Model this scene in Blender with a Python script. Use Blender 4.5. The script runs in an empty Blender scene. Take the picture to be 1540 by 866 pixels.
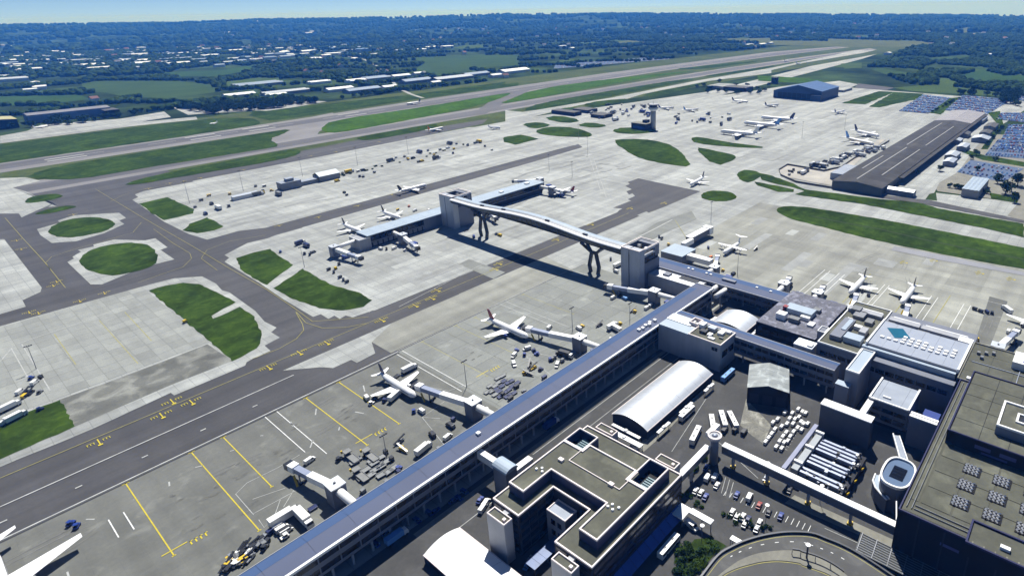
import bpy, math, random
import numpy as np
from mathutils import Vector, Matrix
random.seed(7); rng = np.random.default_rng(7)
scene = bpy.context.scene
C = scene.collection
# ------------------------------------------------------------------ camera
CAM_H = 190.0; FPX = 915.05; CX, CY = 923.33, 351.75            # focal length and principal point for a 1540 px wide frame
PITCH, ROLL, YAW = 0.3541, -0.0167, 0.8857
_fw = Vector((math.sin(YAW)*math.cos(PITCH), math.cos(YAW)*math.cos(PITCH), -math.sin(PITCH)))
_rt = Vector((math.cos(YAW), -math.sin(YAW), 0)); _up = _rt.cross(_fw)
RT = math.cos(ROLL)*_rt + math.sin(ROLL)*_up; UP = -math.sin(ROLL)*_rt + math.cos(ROLL)*_up; FW = _fw
cam = bpy.data.cameras.new('camera'); camo = bpy.data.objects.new('camera', cam); C.objects.link(camo)
camo.matrix_world = Matrix(((RT.x, UP.x, -FW.x, 0), (RT.y, UP.y, -FW.y, 0), (RT.z, UP.z, -FW.z, CAM_H), (0, 0, 0, 1)))
cam.sensor_width = 36; cam.lens = FPX/1540*36
cam.shift_x = (770-CX)/1540; cam.shift_y = -(433-CY)/1540
cam.clip_start = 1; cam.clip_end = 90000
scene.camera = camo
# ------------------------------------------------------------------ world, sun, exposure
SUN_AZ, SUN_EL = math.radians(36), math.radians(57)             # azimuth measured from +X (runway direction) towards +Y
world = bpy.data.worlds.new('World'); scene.world = world; world.use_nodes = True
wn = world.node_tree; wn.nodes.clear()
sky = wn.nodes.new('ShaderNodeTexSky'); sky.sky_type = 'NISHITA'; sky.sun_disc = False
sky.sun_elevation = SUN_EL; sky.sun_rotation = math.pi/2-SUN_AZ; sky.altitude = 5500; sky.air_density = 1.0; sky.dust_density = 0.0; sky.ozone_density = 9.0
bg = wn.nodes.new('ShaderNodeBackground'); bg.inputs[1].default_value = 0.066
wo = wn.nodes.new('ShaderNodeOutputWorld')
tc = wn.nodes.new('ShaderNodeTexCoord'); mx = wn.nodes.new('ShaderNodeVectorMath'); mx.operation = 'MAXIMUM'; mx.inputs[1].default_value = (-2,-2,0.002)   # the sky's horizon colour carries on below the horizon
nv = wn.nodes.new('ShaderNodeVectorMath'); nv.operation = 'NORMALIZE'; wn.links.new(tc.outputs['Generated'], mx.inputs[0]); wn.links.new(mx.outputs[0], nv.inputs[0]); wn.links.new(nv.outputs[0], sky.inputs['Vector'])
wn.links.new(sky.outputs[0], bg.inputs[0]); wn.links.new(bg.outputs[0], wo.inputs[0])
sl = bpy.data.lights.new('sun', 'SUN'); sl.energy = 5.0; sl.angle = math.radians(0.5); sl.color = (1.0, 0.985, 0.955)
so = bpy.data.objects.new('sun', sl); C.objects.link(so); so.location = (0, 0, 600)
sd = Vector((math.cos(SUN_AZ)*math.cos(SUN_EL), math.sin(SUN_AZ)*math.cos(SUN_EL), math.sin(SUN_EL)))
so.rotation_euler = sd.to_track_quat('Z', 'Y').to_euler()
scene.view_settings.view_transform = 'Standard'; scene.view_settings.look = 'None'
scene.view_settings.exposure = 0.48; scene.view_settings.gamma = 1.0
try: scene.view_settings.use_curve_mapping = False
except Exception: pass
scene.render.engine = 'CYCLES'
cy = scene.cycles
cy.use_denoising = True
try: cy.denoiser = 'OPENIMAGEDENOISE'
except Exception: pass
cy.max_bounces = 5; cy.diffuse_bounces = 2; cy.glossy_bounces = 2; cy.transmission_bounces = 2; cy.volume_bounces = 0; cy.transparent_max_bounces = 6
cy.sample_clamp_indirect = 3; cy.caustics_reflective = False; cy.caustics_refractive = False

# ------------------------------------------------------------------ helpers
def at(px, py, z=0.0):                     # survey helper: where the sight line of a photo point meets the level z
    d = RT*((px-CX)/FPX) - UP*((py-CY)/FPX) + FW
    t = (z-CAM_H)/d.z
    return Vector((t*d.x, t*d.y, z))
def zm(x0, y0, s, pts): return [(x0+a/s, y0+b/s) for a, b in pts]
def ats(pts, z=0.0): return [tuple(at(a, b, z)[:2]) for a, b in pts]

MATS = {}; ALB = 0.84
def nd(nt, t, **k):
    n = nt.nodes.new(t)
    for a, b in k.items(): setattr(n, a, b)
    return n
def M(name, col, rough=0.8, var=0.12, scale=0.15, metal=0.0, spec=0.3, joints=None, stain=None, streak=None, streak2=None, patch=None, rnd=0.0, bump=0.0, var2=None, emit=None):
    if name in MATS: return MATS[name]
    if max(col) < 0.6: col = tuple(c*ALB for c in col)
    m = bpy.data.materials.new(name); m.use_nodes = True; nt = m.node_tree
    b = nt.nodes['Principled BSDF']
    b.inputs['Roughness'].default_value = rough; b.inputs['Metallic'].default_value = metal
    b.inputs['Specular IOR Level'].default_value = spec
    geo = nd(nt, 'ShaderNodeNewGeometry')
    cur = nd(nt, 'ShaderNodeRGB'); cur.outputs[0].default_value = (*col, 1); cur = cur.outputs[0]
    def scaled(fac):
        nonlocal cur
        v = nd(nt, 'ShaderNodeVectorMath', operation='SCALE'); nt.links.new(cur, v.inputs[0]); nt.links.new(fac, v.inputs['Scale']); cur = v.outputs[0]
    def noise(sc, lo, hi, detail=4, stretch=None, f0=0.3, f1=0.7, distort=0.0):
        n = nd(nt, 'ShaderNodeTexNoise'); n.inputs['Scale'].default_value = sc; n.inputs['Detail'].default_value = detail; n.inputs['Distortion'].default_value = distort
        src = geo.outputs['Position']
        if stretch:
            mp = nd(nt, 'ShaderNodeMapping'); mp.inputs['Scale'].default_value = stretch; nt.links.new(src, mp.inputs[0]); src = mp.outputs[0]
        nt.links.new(src, n.inputs['Vector'])
        r = nd(nt, 'ShaderNodeMapRange'); r.inputs[1].default_value = f0; r.inputs[2].default_value = f1; r.inputs[3].default_value = lo; r.inputs[4].default_value = hi
        nt.links.new(n.outputs['Fac'], r.inputs[0]); return r.outputs[0]
    if var: scaled(noise(scale, 1-var, 1+var))
    if var2: scaled(noise(var2[0], 1-var2[1], 1+var2[1], 6))
    if stain: scaled(noise(stain[0], 1-stain[1], 1.0, 5, None, stain[2], stain[2]+0.14, 0.6))
    if streak: scaled(noise(streak[0], 1-streak[1], 1+streak[1]*0.4, 3, streak[2]))
    if streak2: scaled(noise(streak2[0], 1-streak2[1], 1+streak2[1]*0.4, 3, streak2[2]))
    if patch:
        br = nd(nt, 'ShaderNodeTexBrick'); br.offset = 0.37; br.inputs['Scale'].default_value = 1; br.inputs['Brick Width'].default_value = patch[0]; br.inputs['Row Height'].default_value = patch[1]; br.inputs['Mortar Size'].default_value = 0.0; br.inputs['Bias'].default_value = 0.0
        br.inputs['Color1'].default_value = (1-patch[2],)*3+(1,); br.inputs['Color2'].default_value = (1+patch[2]*.7,)*3+(1,); br.inputs['Mortar'].default_value = (1,1,1,1)
        nt.links.new(geo.outputs['Position'], br.inputs['Vector']); sep = nd(nt, 'ShaderNodeSeparateColor'); nt.links.new(br.outputs['Color'], sep.inputs[0]); scaled(sep.outputs[0])
    if joints:
        br = nd(nt, 'ShaderNodeTexBrick'); br.offset = 0; br.squash = 1
        br.inputs['Scale'].default_value = 1; br.inputs['Brick Width'].default_value = joints[0]; br.inputs['Row Height'].default_value = joints[1]
        br.inputs['Mortar Size'].default_value = joints[2]; br.inputs['Mortar Smooth'].default_value = 0.3
        br.inputs['Color1'].default_value = (1-joints[4],)*3+(1,); br.inputs['Color2'].default_value = (1+joints[4],)*3+(1,); br.inputs['Mortar'].default_value = (joints[3],)*3+(1,)
        nt.links.new(geo.outputs['Position'], br.inputs['Vector'])
        sep = nd(nt, 'ShaderNodeSeparateColor'); nt.links.new(br.outputs['Color'], sep.inputs[0]); scaled(sep.outputs[0])
    if rnd:
        oi = nd(nt, 'ShaderNodeObjectInfo'); r = nd(nt, 'ShaderNodeMapRange'); r.inputs[3].default_value = 1-rnd; r.inputs[4].default_value = 1+rnd
        nt.links.new(oi.outputs['Random'], r.inputs[0]); scaled(r.outputs[0])
    nt.links.new(cur, b.inputs['Base Color'])
    if bump:
        bn = nd(nt, 'ShaderNodeBump'); bn.inputs['Strength'].default_value = bump; bn.inputs['Distance'].default_value = 0.3
        n = nd(nt, 'ShaderNodeTexNoise'); n.inputs['Scale'].default_value = 1.5; n.inputs['Detail'].default_value = 5
        nt.links.new(geo.outputs['Position'], n.inputs['Vector']); nt.links.new(n.outputs['Fac'], bn.inputs['Height']); nt.links.new(bn.outputs[0], b.inputs['Normal'])
    MATS[name] = m; return m

class MB:
    def __init__(s): s.v = []; s.f = []; s.m = []
    def add(s, vs, fs, mi=0):
        o = len(s.v); s.v += [tuple(p) for p in vs]
        for f in fs: s.f.append(tuple(o+i for i in f)); s.m.append(mi)
        return s
    def box(s, x0, x1, y0, y1, z0, z1, mi=0):
        return s.add([(x0,y0,z0),(x1,y0,z0),(x1,y1,z0),(x0,y1,z0),(x0,y0,z1),(x1,y0,z1),(x1,y1,z1),(x0,y1,z1)],
                     [(0,3,2,1),(4,5,6,7),(0,1,5,4),(1,2,6,5),(2,3,7,6),(3,0,4,7)], mi)
    def prism(s, poly, z0, z1, mi=0, top=None, bottom=True):
        a = sum(poly[i][0]*poly[(i+1)%len(poly)][1]-poly[(i+1)%len(poly)][0]*poly[i][1] for i in range(len(poly)))
        if a < 0: poly = poly[::-1]
        n = len(poly); o = len(s.v)
        s.v += [(p[0],p[1],z0) for p in poly]+[(p[0],p[1],z1) for p in poly]
        for i in range(n):
            j = (i+1) % n; s.f.append((o+i,o+j,o+n+j,o+n+i)); s.m.append(mi)
        s.f.append(tuple(o+n+i for i in range(n))); s.m.append(mi if top is None else top)
        if bottom: s.f.append(tuple(o+n-1-i for i in range(n))); s.m.append(mi)
        return s
    def sheet(s, poly, z, mi=0):
        a = sum(poly[i][0]*poly[(i+1)%len(poly)][1]-poly[(i+1)%len(poly)][0]*poly[i][1] for i in range(len(poly)))
        if a < 0: poly = poly[::-1]
        return s.add([(p[0],p[1],z) for p in poly], [tuple(range(len(poly)))], mi)
    def coping(s, poly, w, z0, z1, mi=0):                       # a ring of constant width inside a polygon
        a = sum(poly[i][0]*poly[(i+1)%len(poly)][1]-poly[(i+1)%len(poly)][0]*poly[i][1] for i in range(len(poly)))
        if a < 0: poly = poly[::-1]
        n = len(poly); inn = []
        for i in range(n):
            p0, p1, p2 = Vector(poly[i-1][:2]), Vector(poly[i][:2]), Vector(poly[(i+1)%n][:2])
            d1 = (p1-p0).normalized(); d2 = (p2-p1).normalized(); n1 = Vector((-d1.y,d1.x)); n2 = Vector((-d2.y,d2.x))
            b = (n1+n2); k = w/max(0.3, 1+n1.dot(n2)); inn.append(p1+b*k)
        o = len(s.v)
        for z in (z0, z1):
            s.v += [(p[0],p[1],z) for p in poly]+[(p[0],p[1],z) for p in inn]
        for i in range(n):
            j = (i+1) % n
            for f in ((o+i,o+j,o+2*n+j,o+2*n+i),(o+2*n+i,o+2*n+j,o+3*n+j,o+3*n+i),(o+n+j,o+n+i,o+3*n+i,o+3*n+j),(o+n+i,o+n+j,o+j,o+i)):
                s.f.append(f); s.m.append(mi)
        return s
    def loft(s, rings, mi=0, caps=True, closed=True):
        n = len(rings[0]); o = len(s.v)
        for r in rings: s.v += [tuple(p) for p in r]
        for k in range(len(rings)-1):
            for i in range(n if closed else n-1):
                j = (i+1) % n; s.f.append((o+k*n+i,o+k*n+j,o+(k+1)*n+j,o+(k+1)*n+i)); s.m.append(mi)
        if caps:
            s.f.append(tuple(o+n-1-i for i in range(n))); s.m.append(mi)
            e = o+(len(rings)-1)*n; s.f.append(tuple(e+i for i in range(n))); s.m.append(mi)
        return s
    def tube(s, pts, r, n=8, mi=0):
        pts = [Vector(p) for p in pts]; rings = []
        for i, p in enumerate(pts):
            d = (pts[min(i+1,len(pts)-1)]-pts[max(i-1,0)]).normalized()
            a = d.cross(Vector((0,0,1)));  a = a.normalized() if a.length > 1e-4 else Vector((1,0,0)); b = a.cross(d)
            rr = r[i] if isinstance(r, (list,tuple)) else r
            rings.append([p+rr*(math.cos(2*math.pi*k/n)*a+math.sin(2*math.pi*k/n)*b) for k in range(n)])
        return s.loft(rings, mi)
    def cyl(s, x, y, z0, z1, r, n=12, mi=0, r2=None):
        r2 = r if r2 is None else r2
        return s.loft([[(x+q*math.cos(2*math.pi*k/n), y+q*math.sin(2*math.pi*k/n), z) for k in range(n)] for z, q in ((z0,r),(z1,r2))], mi)
    def beam(s, a, b, w, h, mi=0):
        a, b = Vector(a), Vector(b); d = (b-a).normalized(); sx = d.cross(Vector((0,0,1)))
        sx = sx.normalized() if sx.length > 1e-4 else Vector((1,0,0)); sz = sx.cross(d)
        r = [[p+sx*u*w/2+sz*t*h/2 for u, t in ((-1,-1),(1,-1),(1,1),(-1,1))] for p in (a, b)]
        return s.loft(r, mi)
    def mesh(s, name, mats, smooth=False):
        me = bpy.data.meshes.new(name); me.from_pydata(s.v, [], s.f)
        for m in (mats if isinstance(mats, (list,tuple)) else [mats]): me.materials.append(m)
        if any(s.m): me.polygons.foreach_set('material_index', s.m)
        if smooth: me.polygons.foreach_set('use_smooth', [True]*len(s.f))
        me.update(); return me
    def build(s, name, mats, parent=None, smooth=False, loc=None):
        if parent is not None and loc is None:
            o = parent.location.copy(); q = parent
            while q.parent is not None: q = q.parent; o += q.location
            s.v = [(x-o.x, y-o.y, z-o.z) for x, y, z in s.v]
        ob = bpy.data.objects.new(name, s.mesh(name, mats, smooth)); C.objects.link(ob)
        if loc is not None: ob.location = loc
        if parent is not None: ob.parent = parent
        return ob
def link(name, me, parent=None, loc=(0,0,0), rz=0):               # another object on shared mesh data
    o = bpy.data.objects.new(name, me); C.objects.link(o); o.parent = parent; o.location = loc; o.rotation_euler = (0,0,rz); return o
def tag(o, label=None, cat=None, group=None, kind=None):
    if label: o['label'] = label
    if cat: o['category'] = cat
    if group: o['group'] = group
    if kind: o['kind'] = kind
    return o
def thing(name, label, cat, loc=(0,0,0), rz=0, group=None):
    o = bpy.data.objects.new(name, None); C.objects.link(o); o.location = loc; o.rotation_euler = (0,0,rz); o.empty_display_size = 1
    return tag(o, label, cat, group)
def copy_tree(root, loc=None, rz=None, label=None, group=None, parent=None):
    c = root.copy(); C.objects.link(c); c.parent = parent
    if loc is not None: c.location = loc
    if rz is not None: c.rotation_euler = (0,0,rz)
    if label: c['label'] = label
    if group: c['group'] = group
    for ch in root.children: copy_tree(ch, parent=c)
    return c
def chaikin(pts, k=2):
    for _ in range(k):
        q = []
        for i in range(len(pts)):
            a, b = pts[i], pts[(i+1) % len(pts)]
            q += [(a[0]*.75+b[0]*.25, a[1]*.75+b[1]*.25), (a[0]*.25+b[0]*.75, a[1]*.25+b[1]*.75)]
        pts = q
    return pts
_ns = 0
def struct(name, pts, z, mat, parent=None):
    global _ns
    _ns += 1; z += 0.0018*(_ns % 30)        # flush sheets never share a plane
    o = MB().sheet(pts, z).build(name, mat, parent)
    if parent is None: o['kind'] = 'structure'
    return o
def rect(x0, x1, y0, y1): return [(x0,y0),(x1,y0),(x1,y1),(x0,y1)]
def ribbon(name, pts, w, z, mat, parent):
    pts = [Vector(p[:2]) for p in pts]; L = []; Rr = []
    for i, p in enumerate(pts):
        d = (pts[min(i+1,len(pts)-1)]-pts[max(i-1,0)]).normalized(); n = Vector((-d.y,d.x))*w/2; L.append(p+n); Rr.append(p-n)
    b = MB(); n = len(pts)
    b.add([(p.x,p.y,z) for p in L]+[(p.x,p.y,z) for p in Rr], [(n+i,n+i+1,i+1,i) for i in range(n-1)])
    return b.build(name, mat, parent)
# ------------------------------------------------------------------ materials
concrete = M('concrete_apron', (0.395,0.41,0.395), 0.85, 0.07, 0.008, patch=(67,22.5,0.13), streak=(0.07,0.26,(0.10,1,1)), streak2=(0.11,0.14,(1,0.08,1)), joints=(7.5,7.5,0.2,0.72,0.08), var2=(0.6,0.06))
concrete_old = M('concrete_stand_old', (0.245,0.25,0.225), 0.88, 0.10, 0.02, stain=(0.10,0.30,0.60), patch=(45,30,0.05), streak=(0.12,0.16,(1,0.12,1)), streak2=(0.10,0.14,(0.12,1,1)), joints=(7.5,7.5,0.07,0.9,0.025), var2=(0.7,0.06))
concrete_stand = M('concrete_stand_pale', (0.335,0.35,0.325), 0.88, 0.10, 0.02, stain=(0.06,0.28,0.60), streak=(0.10,0.16,(1,0.12,1)), streak2=(0.1,0.12,(0.1,1,1)), joints=(7.5,7.5,0.08,0.87,0.04), var2=(0.7,0.06))
concrete_warm = M('concrete_warm', (0.385,0.39,0.345), 0.88, 0.07, 0.01, patch=(60,22.5,0.12), streak=(0.08,0.26,(0.10,1,1)), streak2=(0.1,0.16,(1,0.1,1)), stain=(0.03,0.16,0.57), joints=(7.5,7.5,0.09,0.88,0.03), var2=(0.6,0.05))
slab_mat = M('concrete_slab', (0.375,0.39,0.365), 0.87, 0.06, 0.04, stain=(0.07,0.2,0.62), rnd=0.11, var2=(0.8,0.06), streak=(0.15,0.12,(1,0.15,1)))
slab_joint = M('joint_filler', (0.15,0.15,0.13), 0.9, 0.05, 0.5)
stained = M('concrete_stained', (0.23,0.235,0.21), 0.88, 0.30, 0.05, stain=(0.09,0.4,0.47), var2=(0.9,0.1))
asphalt = M('asphalt_taxiway', (0.083,0.082,0.084), 0.85, 0.08, 0.02, streak=(0.09,0.26,(0.05,1,1)), streak2=(0.07,0.14,(1,0.06,1)), var2=(0.5,0.07), patch=(80,12,0.07))
asphalt_new = M('asphalt_dark', (0.062,0.061,0.064), 0.85, 0.08, 0.03, streak=(0.08,0.16,(0.08,1,1)), var2=(0.6,0.06))
runway_mat = M('asphalt_runway', (0.120,0.118,0.121), 0.85, 0.10, 0.01, streak=(0.02,0.25,(0.04,1,1)), var2=(0.2,0.08))
shoulder = M('runway_shoulder', (0.22,0.215,0.215), 0.88, 0.12, 0.02, streak=(0.02,0.2,(0.05,1,1)))
road_mat = M('asphalt_road', (0.085,0.085,0.083), 0.86, 0.14, 0.05, stain=(0.08,0.25,0.52), var2=(0.8,0.08))
pave = M('pavement', (0.23,0.225,0.19), 0.88, 0.14, 0.1, var2=(0.7,0.1))
gravel = M('gravel_yard', (0.34,0.335,0.29), 0.9, 0.25, 0.2, var2=(1.2,0.2), stain=(0.2,0.4,0.52))
grass = M('airfield_grass', (0.052,0.092,0.012), 0.95, 0.36, 0.022, spec=0.0, var2=(0.10,0.30), streak=(0.12,0.22,(0.08,1,1)), stain=(0.25,0.25,0.50))
grass_bright = M('airfield_grass_fresh', (0.060,0.122,0.011), 0.95, 0.22, 0.015, spec=0.0, var2=(0.1,0.24), streak=(0.1,0.15,(0.08,1,1)))
grass_dry = M('airfield_grass_dry', (0.085,0.11,0.038), 0.95, 0.2, 0.012, spec=0.0, var2=(0.1,0.15))
bank = M('planted_bank', (0.03,0.05,0.012), 0.95, 0.35, 0.3, spec=0.0, var2=(1.5,0.3))
white_paint = M('white_line_paint', (0.62,0.63,0.62), 0.7, 0.14, 0.5)
grey_paint = M('worn_white_paint', (0.42,0.43,0.42), 0.75, 0.2, 0.5)
yellow_paint = M('yellow_line_paint', (0.58,0.47,0.03), 0.7, 0.12, 0.5)
yellow_faded = M('yellow_paint_faded', (0.36,0.33,0.10), 0.75, 0.2, 0.4)
field_mats = [M('field_a', (0.055,0.095,0.03), 0.95, 0.12, 0.01, spec=0.0, streak=(0.03,0.12,(0.2,1,1))), M('field_b', (0.07,0.11,0.035), 0.95, 0.12, 0.01, spec=0.0),
              M('field_c', (0.11,0.13,0.05), 0.95, 0.12, 0.01, spec=0.0), M('field_d', (0.045,0.09,0.028), 0.95, 0.15, 0.008, spec=0.0), M('field_straw', (0.27,0.24,0.12), 0.95, 0.1, 0.01, spec=0.0)]
white_clad = M('white_cladding', (0.78,0.78,0.77), 0.45, 0.05, 0.3, spec=0.4)
white_roof = M('white_roof_sheet', (0.60,0.63,0.67), 0.40, 0.06, 0.2, spec=0.5, metal=0.55, streak=(0.3,0.08,(0.1,1,1)))
pink_coping = M('pale_coping', (0.74,0.66,0.63), 0.6, 0.08, 0.3)
grey_clad = M('grey_blue_cladding', (0.19,0.205,0.25), 0.45, 0.06, 0.15, spec=0.4, streak=(0.3,0.08,(1,1,0.05)))
silver_clad = M('silver_panel_cladding', (0.50,0.52,0.56), 0.4, 0.05, 0.15, spec=0.5, streak=(0.4,0.10,(1,1,0.05)))
light_clad = M('light_grey_cladding', (0.40,0.41,0.44), 0.5, 0.07, 0.15, streak=(0.4,0.1,(1,1,0.05)))
dark_clad = M('dark_cladding', (0.022,0.023,0.03), 0.6, 0.1, 0.2, spec=0.15)
black_clad = M('bronze_black_cladding', (0.011,0.011,0.013), 0.6, 0.1, 0.2, spec=0.12)
glass = M('dark_glass', (0.008,0.01,0.016), 0.15, 0.1, 0.3, spec=0.4)
blue_glass = M('blue_glass', (0.02,0.07,0.35), 0.2, 0.2, 0.2, spec=0.6)
blue_roof_a = M('blue_roof_sheet', (0.066,0.112,0.23), 0.7, 0.05, 0.05, spec=0.12, streak=(0.06,0.05,(0.1,1,1)), rnd=0.02)
blue_roof_b = M('lilac_roof_sheet', (0.12,0.14,0.215), 0.7, 0.05, 0.05, spec=0.12, streak=(0.06,0.05,(0.1,1,1)), rnd=0.02)
pale_roof = M('pale_blue_roof', (0.38,0.46,0.55), 0.5, 0.06, 0.1, spec=0.4, streak=(0.2,0.07,(0.08,1,1)))
pale_roof_grey = M('pale_grey_membrane', (0.33,0.37,0.44), 0.6, 0.08, 0.15, streak=(0.2,0.1,(1,0.1,1)))
olive_roof = M('olive_roof_felt', (0.150,0.152,0.115), 0.9, 0.16, 0.08, stain=(0.09,0.3,0.52), var2=(0.6,0.1))
olive_panel = M('olive_roof_panel', (0.142,0.145,0.110), 0.9, 0.14, 0.08, stain=(0.1,0.3,0.53), var2=(0.6,0.1), rnd=0.06)
olive_dark = M('olive_roof_seam', (0.10,0.10,0.075), 0.9, 0.2, 0.2)
mottled = M('mottled_roof', (0.25,0.255,0.32), 0.75, 0.15, 0.2, stain=(0.25,0.5,0.5), var2=(0.8,0.18))
navy_trim = M('navy_trim', (0.010,0.012,0.075), 0.5, 0.1, 0.3)
teal_panel = M('teal_rooflight', (0.012,0.13,0.21), 0.25, 0.1, 0.2, spec=0.5)
cargo_roof = M('cargo_roof_dark', (0.052,0.051,0.050), 0.8, 0.2, 0.06, streak=(0.1,0.3,(0.1,1,1)), stain=(0.06,0.3,0.5))
cargo_pale = M('cargo_roof_pale', (0.30,0.29,0.31), 0.7, 0.12, 0.1)
hangar_wall = M('hangar_blue_wall', (0.018,0.05,0.13), 0.5, 0.1, 0.05)
hangar_roof = M('hangar_blue_roof', (0.055,0.13,0.30), 0.5, 0.1, 0.05)
steel_dark = M('dark_steel', (0.045,0.048,0.055), 0.45, 0.1, 0.3, metal=0.3)
steel_grey = M('grey_steel', (0.22,0.23,0.25), 0.5, 0.1, 0.3, metal=0.3)
galv = M('galvanised_duct', (0.40,0.44,0.53), 0.4, 0.1, 0.3, metal=0.3)
aircraft_white = M('aircraft_white', (0.80,0.80,0.80), 0.3, 0.03, 0.3, spec=0.5)
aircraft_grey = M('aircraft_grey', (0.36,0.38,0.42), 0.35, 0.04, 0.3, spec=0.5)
navy = M('navy_paint', (0.015,0.025,0.10), 0.35, 0.03, 0.3, spec=0.5)
blue = M('blue_paint', (0.014,0.045,0.26), 0.4, 0.05, 0.3, spec=0.5)
lightblue = M('light_blue_paint', (0.12,0.30,0.62), 0.4, 0.05, 0.3, spec=0.5)
red = M('red_paint', (0.30,0.03,0.025), 0.4, 0.05, 0.3, spec=0.5)
orange = M('orange_paint', (0.65,0.16,0.02), 0.4, 0.05, 0.3, spec=0.5)
yellow = M('yellow_paint', (0.62,0.42,0.02), 0.45, 0.06, 0.3, spec=0.4)
vwhite = M('vehicle_white', (0.72,0.72,0.70), 0.35, 0.04, 0.4, spec=0.5)
vsilver = M('vehicle_silver', (0.42,0.44,0.47), 0.3, 0.04, 0.4, metal=0.5)
vdark = M('vehicle_dark', (0.025,0.027,0.032), 0.35, 0.05, 0.4, spec=0.5)
vgreen = M('vehicle_green', (0.02,0.10,0.05), 0.4, 0.05, 0.4, spec=0.5)
tyre = M('tyre_rubber', (0.018,0.018,0.018), 0.9, 0.05, 1.0)
equip_grey = M('equipment_grey', (0.20,0.21,0.22), 0.6, 0.12, 0.5)
bark = M('bark', (0.06,0.045,0.03), 0.9, 0.2, 1.0)
def leafmat(name, col, hue=0.35):
    m = M(name, col, 0.95, 0.0, 0.1, spec=0.0, var2=(0.06,0.30)); return m
leaf = [leafmat('foliage_a', (0.034,0.064,0.014)), leafmat('foliage_b', (0.046,0.080,0.016)), leafmat('foliage_c', (0.024,0.048,0.013)), leafmat('foliage_light', (0.07,0.12,0.02))]

# ------------------------------------------------------------------ the setting: terrain and the land
HSK = [(-200,43,41), (0,39.5,36.5), (130,37.5,35), (260,36,34.5), (385,31,30.5), (500,29.5,29), (620,26.5,26.3), (760,22.5,22.3), (900,21.5,22), (1020,21.5,22), (1155,22,22), (1300,23,22.7), (1400,23.5,23), (1480,24,22), (1540,24.5,20.5), (1750,26,22)]
def horizon_y(px): n = Vector((RT.z, UP.z, FW.z)); return CY + FPX*(n.x*(px-CX)/FPX + n.z)/n.y
def az_of(px):
    d = RT*((px-CX)/FPX) - UP*((horizon_y(px)-CY)/FPX) + FW; return math.atan2(d.y, d.x), d.length
AZT = []
for px, y1, y2 in HSK:
    a, ln = az_of(px); AZT.append((a, (y1-horizon_y(px))/FPX/ln, (y2-horizon_y(px))/FPX/ln))
AZT.sort()
_aa = np.array([t[0] for t in AZT]); _s1 = np.array([t[1] for t in AZT]); _s2 = np.array([t[2] for t in AZT])
R1, R2 = 9000.0, 17000.0
def vnoise(x, y, s, seed=0):
    x = np.asarray(x, float)/s; y = np.asarray(y, float)/s
    xi = np.floor(x).astype(np.int64); yi = np.floor(y).astype(np.int64); fx = x-xi; fy = y-yi
    fx = fx*fx*(3-2*fx); fy = fy*fy*(3-2*fy)
    def h(a, b):
        k = (a*374761393 + b*668265263 + seed*982451653) & 0x7fffffff; k = (k ^ (k >> 13))*1274126177 & 0x7fffffff
        return ((k ^ (k >> 16)) & 0xffff)/65535.0
    return (h(xi,yi)*(1-fx)+h(xi+1,yi)*fx)*(1-fy) + (h(xi,yi+1)*(1-fx)+h(xi+1,yi+1)*fx)*fy
def sstep(a, b, t): t = np.clip((t-a)/(b-a), 0, 1); return t*t*(3-2*t)
def terrain(x, y):
    x = np.asarray(x, float); y = np.asarray(y, float)
    r = np.hypot(x, y); a = np.arctan2(y, x)
    h1 = CAM_H - R1*np.interp(a, _aa, _s1); h2 = CAM_H - R2*np.interp(a, _aa, _s2)
    z = sstep(5200, R1, r)*h1*np.clip((r/R1)**1.5, 0, 1)
    t = sstep(R1, R1+3500, r); z = z*(1-t) + t*(-420)
    z = z + (vnoise(x, y, 700, 3)-.5)*sstep(4500, 7500, r)*24*(1-sstep(R1*0.93, R1, r))
    return z
rad = [0, 400, 900, 1500, 2200, 3000, 3800, 4500] + list(np.linspace(5000, 9000, 26)) + [9200, 9600, 10200, 11000, 11800, 12600, 13500, 14500, 15400, 16200, 17000, 17600, 19000, 22000]
nang = 360
ang = np.linspace(0, 2*math.pi, nang, endpoint=False)
RR, AA = np.meshgrid(np.array(rad[1:]), ang, indexing='ij')
TX, TY = RR*np.cos(AA), RR*np.sin(AA); TZ = terrain(TX, TY)
tv = [(0,0,0)] + list(zip(TX.ravel().tolist(), TY.ravel().tolist(), TZ.ravel().tolist()))
tf = [(0, 1+i, 1+(i+1)%nang) for i in range(nang)]
for k in range(len(rad)-2):
    o = 1+k*nang
    for i in range(nang): j = (i+1) % nang; tf.append((o+i, o+nang+i, o+nang+j, o+j))
land = M('countryside', (0.050,0.082,0.028), 0.95, 0.30, 0.0025, spec=0.0, var2=(0.012,0.45), stain=(0.004,0.45,0.46))
b = MB(); b.v = tv; b.f = tf; b.m = [0]*len(tf)
ground = b.build('ground', land, smooth=True); ground['kind'] = 'structure'

Z1, Z2, Z3, Z4, Z5 = 0.05, 0.12, 0.24, 0.40, 0.55
GZ = 0.38                                   # level on which wheels and feet stand
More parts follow.
